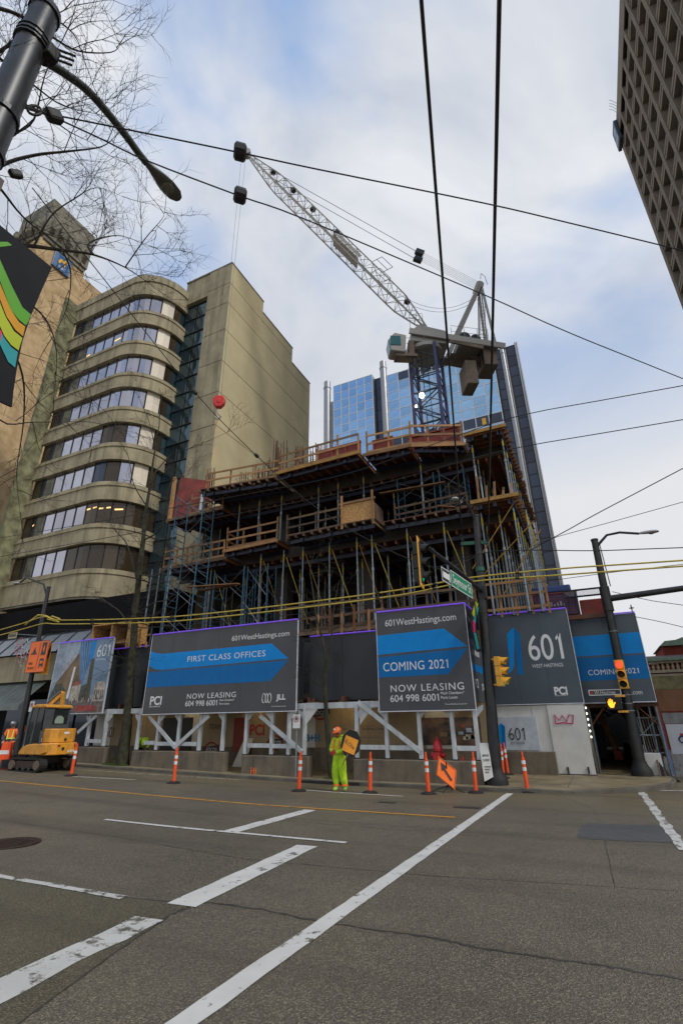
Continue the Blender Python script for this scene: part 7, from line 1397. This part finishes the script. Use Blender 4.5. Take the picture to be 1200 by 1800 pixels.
# ------------------------------------------------------------------ people
def skinned(name, pts, edges, rad, parent, mats, pick, sub=2, root=0):
    me = bpy.data.meshes.new(name); me.from_pydata([tuple(p) for p in pts], edges, []); o = bpy.data.objects.new(name, me); COL.objects.link(o)
    sk_ = o.modifiers.new('skin', 'SKIN'); sk_.use_smooth_shade = True
    for i, r in enumerate(rad): me.skin_vertices[0].data[i].radius = (r, r) if not isinstance(r, tuple) else r
    for i in range(len(pts)): me.skin_vertices[0].data[i].use_root = (i == root)
    s = o.modifiers.new('sub', 'SUBSURF'); s.levels = sub; s.render_levels = sub
    bpy.context.view_layer.update(); out = bpy.data.meshes.new_from_object(o.evaluated_get(bpy.context.evaluated_depsgraph_get()))
    bpy.data.objects.remove(o); out.materials.clear(); [out.materials.append(m) for m in mats]
    for p in out.polygons: p.material_index = pick(p.center); p.use_smooth = True
    out.name = name; q = bpy.data.objects.new(name, out); COL.objects.link(q); q.parent = parent; BASE[q] = BASE[parent]; return q
def hand(t, M, m):
    b = MB(); b.add([M @ Vector(v) for v in [(-.04,-.014,0),(.04,-.014,0),(.042,-.012,.09),(-.042,-.012,.09),(-.04,.014,0),(.04,.014,0),(.042,.012,.09),(-.042,.012,.09)]], [(0,1,2,3),(7,6,5,4),(0,4,5,1),(1,5,6,2),(2,6,7,3),(3,7,4,0)])
    h = make('hand', b, m, t, local=True, bevel=.012)
    for k, L_ in enumerate((.065,.078,.072,.055)): x = -.033+.022*k; b = MB(); b.tube([M @ Vector((x,0,.085)), M @ Vector((x,-.012,.085+L_*.5)), M @ Vector((x,-.05,.085+L_*.75))], [.011,.0105,.009], 6); make('finger', b, m, h, True, local=True)
    b = MB(); b.tube([M @ Vector((-.04,0,.02)), M @ Vector((-.065,-.015,.05)), M @ Vector((-.06,-.035,.085))], [.014,.012,.01], 6); make('thumb', b, m, h, True, local=True)
def person(label, loc, rz, J, suit, skinm=SKIN, gl=None, boots=None, hat=None, vest=None, legs=None, bulk=1.0, face=True):
    t = thing('person', label, 'person', loc, None, rz)
    D = dict(pel=(0,0,.96), wst=(0,0,1.1), ch=(0,0,1.32), nk=(0,-.01,1.5), hd=(0,-.02,1.64), top=(0,-.02,1.74), lh=(-.1,0,.92), lk=(-.12,-.03,.5), la=(-.12,.02,.1), lt=(-.13,-.14,.04), rh=(.1,0,.92), rk=(.12,-.03,.5), ra=(.12,.02,.1), rt=(.13,-.14,.04),
             ls=(-.2,0,1.42), le=(-.27,.03,1.14), lw=(-.25,-.12,.92), rs=(.2,0,1.42), re=(.27,.03,1.14), rw=(.25,-.12,.92)); D.update(J)
    FV = D.pop('face', (0,-1,0)); k = list(D); ix = {n: i for i, n in enumerate(k)}; B_ = bulk
    R_ = dict(pel=(.15*B_,.12*B_), wst=(.145*B_,.115*B_), ch=(.17*B_,.125*B_), nk=.058, hd=(.082,.098), top=.062, lh=.1*B_*(1.15 if B_ > 1.2 else 1), lk=.078*B_*(1.3 if B_ > 1.2 else 1), la=.07*B_, lt=.045, rh=.1*B_*(1.15 if B_ > 1.2 else 1), rk=.078*B_*(1.3 if B_ > 1.2 else 1), ra=.07*B_, rt=.045, ls=.078*B_, le=.062*B_, lw=.042*B_, rs=.078*B_, re=.062*B_, rw=.042*B_)
    Eg = [('pel','wst'),('wst','ch'),('ch','nk'),('nk','hd'),('hd','top'),('pel','lh'),('lh','lk'),('lk','la'),('la','lt'),('pel','rh'),('rh','rk'),('rk','ra'),('ra','rt'),('ch','ls'),('ls','le'),('le','lw'),('ch','rs'),('rs','re'),('re','rw')]
    nk, hd = Vector(D['nk']), Vector(D['hd']); ax = (hd-nk).normalized()
    def pick(c):
        if (c-nk).dot(ax) > .015 and (c-hd).length < .24: return 1
        if min((c-Vector(D[f])).length for f in ('la','lt','ra','rt')) < .1 and c.z < min(D['la'][2],D['ra'][2])+.06: return 2
        if legs and c.z < D['pel'][2]-.02: return 3
        if vest and (Vector((c.x,c.y,c.z))-Vector(D['ch'])).length > .27 and c.z > D['pel'][2]+.02: return 4
        return 0
    skinned('body', [D[n] for n in k], [(ix[a],ix[c]) for a, c in Eg], [R_[n] for n in k], t, [suit, skinm, boots or BLACK, legs or suit, vest or suit], pick)
    Mh = Matrix.Translation(hd) @ ax.to_track_quat('Z','Y').to_matrix().to_4x4()
    fw = Vector(FV).normalized(); rx = fw.cross(ax).normalized(); fw = ax.cross(rx).normalized()
    F_ = lambda a, b_, c: hd + rx*a + fw*b_ + ax*c
    if face:
        b = MB(); b.tube([F_(0,.09,.035), F_(0,.118,-.005), F_(0,.1,-.02)], [.012,.02,.014], 7); make('nose', b, skinm, t, True, local=True)
        for s in (-1,1):
            b = MB(); b.ball(F_(s*.033,.088,.035), .012); make('eye', b, DPRINT, t, True, local=True); b = MB(); b.ball(F_(s*.085,.0,.0), .015,.03,.035); make('ear', b, skinm, t, True, local=True)
        b = MB(); b.bar(F_(-.025,.098,-.05), F_(.025,.098,-.05), .014, .012); make('mouth', b, mat('lips', (.25,.08,.06), .6), t, local=True)
    if hat:
        b = MB(); n = 14; vs = []
        for i in range(6):
            a = math.pi/2*i/5
            for j in range(n): q = 2*math.pi*j/n; vs.append(F_(.118*math.cos(a)*math.cos(q), .01+.14*math.cos(a)*math.sin(q), .06+.13*math.sin(a)))
        b.add(vs, [(i*n+j,i*n+(j+1)%n,(i+1)*n+(j+1)%n,(i+1)*n+j) for i in range(5) for j in range(n)]+[tuple(range(n-1,-1,-1))]); h = make('hard_hat', b, hat, t, True, local=True)
        b = MB(); b.prism([(-.11,.04),(-.13,.06),(-.1,.16),(-.04,.21),(.04,.21),(.1,.16),(.13,.06),(.11,.04)], F_(0,.0,.055), rx, fw, ax*.018); make('brim', b, hat, h, local=True)
        b = MB(); b.ball(F_(.03,.11,.13), .05,.03,.035); make('badge', b, REFL, h, True, local=True)
    return t, D
def band(t, c, r1, r2, m, tilt=Vector((0,0,1)), w_=.05, name='reflective_stripe'):
    M = Matrix.Translation(c) @ tilt.to_track_quat('Z','Y').to_matrix().to_4x4(); b = MB(); b.lathe([(1,-w_/2),(1.01,0),(1,w_/2)], 16); b.v = [tuple(M @ Vector((v[0]*r1,v[1]*r2,v[2]))) for v in b.v]; b.f = b.f[:-2]; return make(name, b, m, t, True, local=True)
HAT_O = mat('hat_orange', (.85,.17,.03), .35); VESTO = mat('vest_orange', (.85,.15,.02), .6); REDG = mat('red_glove', (.5,.03,.04), .6); GBOOT = mat('green_yellow_boot', (.12,.38,.08), .6, c2=(.4,.5,.05), var=.2); BEARD = mat('red_brown_scarf', (.32,.04,.02), .8)
wl = gpt(597,1391); wz = wl.z
W1, D1 = person('worker in baggy yellow rain suit and orange hard hat standing on the road', tuple(wl), math.radians(-18),
    dict(lw=(-.02,-.25,1.1), le=(-.31,-.06,1.14), rw=(.05,-.24,1.07), re=(.32,-.08,1.14), ls=(-.22,0,1.42), rs=(.22,0,1.42), lk=(-.13,-.06,.5), rk=(.11,.02,.5), ra=(.13,.12,.1), rt=(.2,.0,.04), la=(-.1,-.02,.1), lt=(-.1,-.18,.04), hd=(0,-.05,1.63), top=(0,-.06,1.72)), HIVIS, SKIN, REDG, GBOOT, HAT_O, bulk=1.25)
hand(W1, Matrix.Translation((-.04,-.27,1.09)) @ Matrix.Rotation(math.radians(75),4,'Y'), REDG); hand(W1, Matrix.Translation((.06,-.28,1.05)) @ Matrix.Rotation(math.radians(-80),4,'Y'), REDG)
b = MB(); b.ball((0,-.1,1.55), .075,.06,.07); make('red_scarf', b, BEARD, W1, True, local=True)
for s in (-1,1): b = MB(); b.bar((s*.12,-.175,1.12),(s*.11,-.13,1.45),.05,.012,(0,1,0)); make('reflective_stripe', b, SIGNOR, W1, local=True)
band(W1, Vector((0,0,1.07)), .205, .165, SIGNOR); band(W1, Vector((-.11,-.03,.17)), .1, .1, SIGNOR); band(W1, Vector((.12,.1,.17)), .1, .1, SIGNOR)
for s in (-1,1): c_ = Vector((s*.28,-.05,1.16)); band(W1, c_, .085, .085, SIGNOR, Vector((s*-.3,-.4,-.6)))
b = MB(); b.tube([(-.2,.08,1.46),(-.13,.02,1.53),(.13,.02,1.53),(.2,.08,1.46)], .055, 8); make('collar', b, HIVIS, W1, True, local=True)
b = MB(); b.ball((-.33,.1,1.22), .07,.09,.2); make('shoulder_bag', b, BLACK, W1, True, local=True)
# paddle held over the shoulder
pd = thing('slow_paddle', 'orange SLOW paddle with black back held over the worker\'s shoulder', 'traffic paddle', tuple(onY(615,1325,wl.y)))
c = onY(614.5,1309,wl.y-.28); U = Vector((.97,.1,-.22)).normalized(); V = Vector((.2,.1,.97)); V = (V-U*V.dot(U)).normalized(); W = U.cross(V)
O8 = [(.33*math.cos(math.radians(22.5+45*i)), .4*math.sin(math.radians(22.5+45*i))) for i in range(8)]
b = MB(); b.prism(O8, c-W*.02+U*.02+V*.04, U, V, W*.018); make('octagon_back', b, BLACK, pd)
Dq = [(-.22,-.2),(.2,-.25),(.25,.18),(-.18,.24)]; b = MB(); b.prism(Dq, c, U, V, W*.006); make('orange_face', b, mat('paddle_orange', (.85,.33,.02), .5), pd)
U2 = (U*.88-V*.47).normalized(); V2 = (V*.88+U*.47).normalized(); text('SLOW', .15, DPRINT, pd, c+W*.009-U2*.19-V2*.05, U2, V2, width=.38, depth=.002)
b = MB(); b.tube([c-V*.25, c-V*.6-U*.1], .018, 6); make('handle', b, WOOD, pd)
# second worker bent over behind the left barrier
p = onY(247,1318,18.35)
W2, D2 = person('worker in yellow jacket stooping behind the post left of the arrow sign', (p.x,18.35,walk_z(p.x)), math.radians(60),
    dict(pel=(0,.25,.72), wst=(0,.12,.86), ch=(0,-.12,1.02), nk=(0,-.28,1.05), hd=(0,-.4,1.0), top=(0,-.48,.97), lh=(-.1,.25,.68), rh=(.1,.25,.68), lk=(-.12,-.05,.45), rk=(.12,-.05,.45), la=(-.12,.1,.09), ra=(.12,.1,.09), lt=(-.13,-.08,.04), rt=(.13,-.08,.04), ls=(-.2,-.12,1.05), rs=(.2,-.12,1.05), le=(-.25,-.22,.78), re=(.25,-.22,.78), lw=(-.18,-.4,.6), rw=(.18,-.4,.6), face=(0,-.3,-1)), HIVIS, SKIN, None, BLACK, HIVIS, legs=DPRINT, bulk=1.15)
band(W2, Vector((0,0,.95)), .2, .17, VESTO, Vector((0,-.8,.45)))
hand(W2, Matrix.Translation((-.18,-.4,.6)) @ Matrix.Rotation(math.pi,4,'X'), SKIN); hand(W2, Matrix.Translation((.18,-.4,.6)) @ Matrix.Rotation(math.pi,4,'X'), SKIN)
DGREY = mat('dark_grey_hoodie', (.05,.05,.06), .8); KHAKI = mat('khaki_trousers', (.12,.1,.06), .8); HATG = mat('hat_grey', (.12,.14,.17), .4)
p = onY(8,1345,15.9)
W3, D3 = person('worker with orange vest and grey hard hat at the left edge', (p.x-.0,15.9,gz(p.x,15.9)), math.radians(40), dict(lw=(-.15,-.32,1.0), le=(-.3,-.05,1.12), rw=(.2,-.3,.88), re=(.3,-.02,1.12)), VESTO, SKIN, None, BLACK, HATG, vest=DGREY, legs=KHAKI, bulk=1.1)
for s in (-1,1): b = MB(); b.bar((s*.1,-.15,1.05),(s*.1,-.12,1.45),.05,.012,(0,1,0)); make('reflective_stripe', b, mat('stripe_lime', (.6,.7,.1), .5), W3, local=True)
band(W3, Vector((0,0,1.1)), .185, .15, mat('stripe_lime', (.6,.7,.1), .5)); hand(W3, Matrix.Translation((-.15,-.32,1.0)) @ Matrix.Rotation(math.pi*.8,4,'X'), SKIN); hand(W3, Matrix.Translation((.2,-.3,.88)) @ Matrix.Rotation(math.pi*.8,4,'X'), SKIN)
p = onY(28,1330,18.6)
W4, D4 = person('worker in orange vest half hidden behind the left lamp pole', (p.x,18.6,walk_z(p.x)), math.radians(-60), {}, VESTO, SKIN, None, BLACK, HATG, vest=DGREY, legs=DGREY, bulk=1.1)
band(W4, Vector((0,0,1.2)), .19, .155, REFL); hand(W4, Matrix.Translation((-.25,-.12,.92)) @ Matrix.Rotation(math.pi,4,'X'), SKIN); hand(W4, Matrix.Translation((.25,-.12,.92)) @ Matrix.Rotation(math.pi,4,'X'), SKIN)
p = onY(60,1330,17.4)
W5, D5 = person('worker in dark clothes with lime vest straps behind the digger cab', (p.x,17.4,walk_z(p.x)), math.radians(20), dict(hd=(0,-.12,1.58), top=(0,-.18,1.66)), mat('dark_jacket', (.02,.02,.022), .8), SKIN, None, BLACK, HIVIS, bulk=1.1)
for s in (-1,1): b = MB(); b.bar((s*.12,-.155,1.0),(s*.12,-.13,1.47),.08,.02,(0,1,0)); make('lime_strap', b, HIVIS, W5, local=True)
hand(W5, Matrix.Translation((-.25,-.12,.92)) @ Matrix.Rotation(math.pi,4,'X'), SKIN); hand(W5, Matrix.Translation((.25,-.12,.92)) @ Matrix.Rotation(math.pi,4,'X'), SKIN)
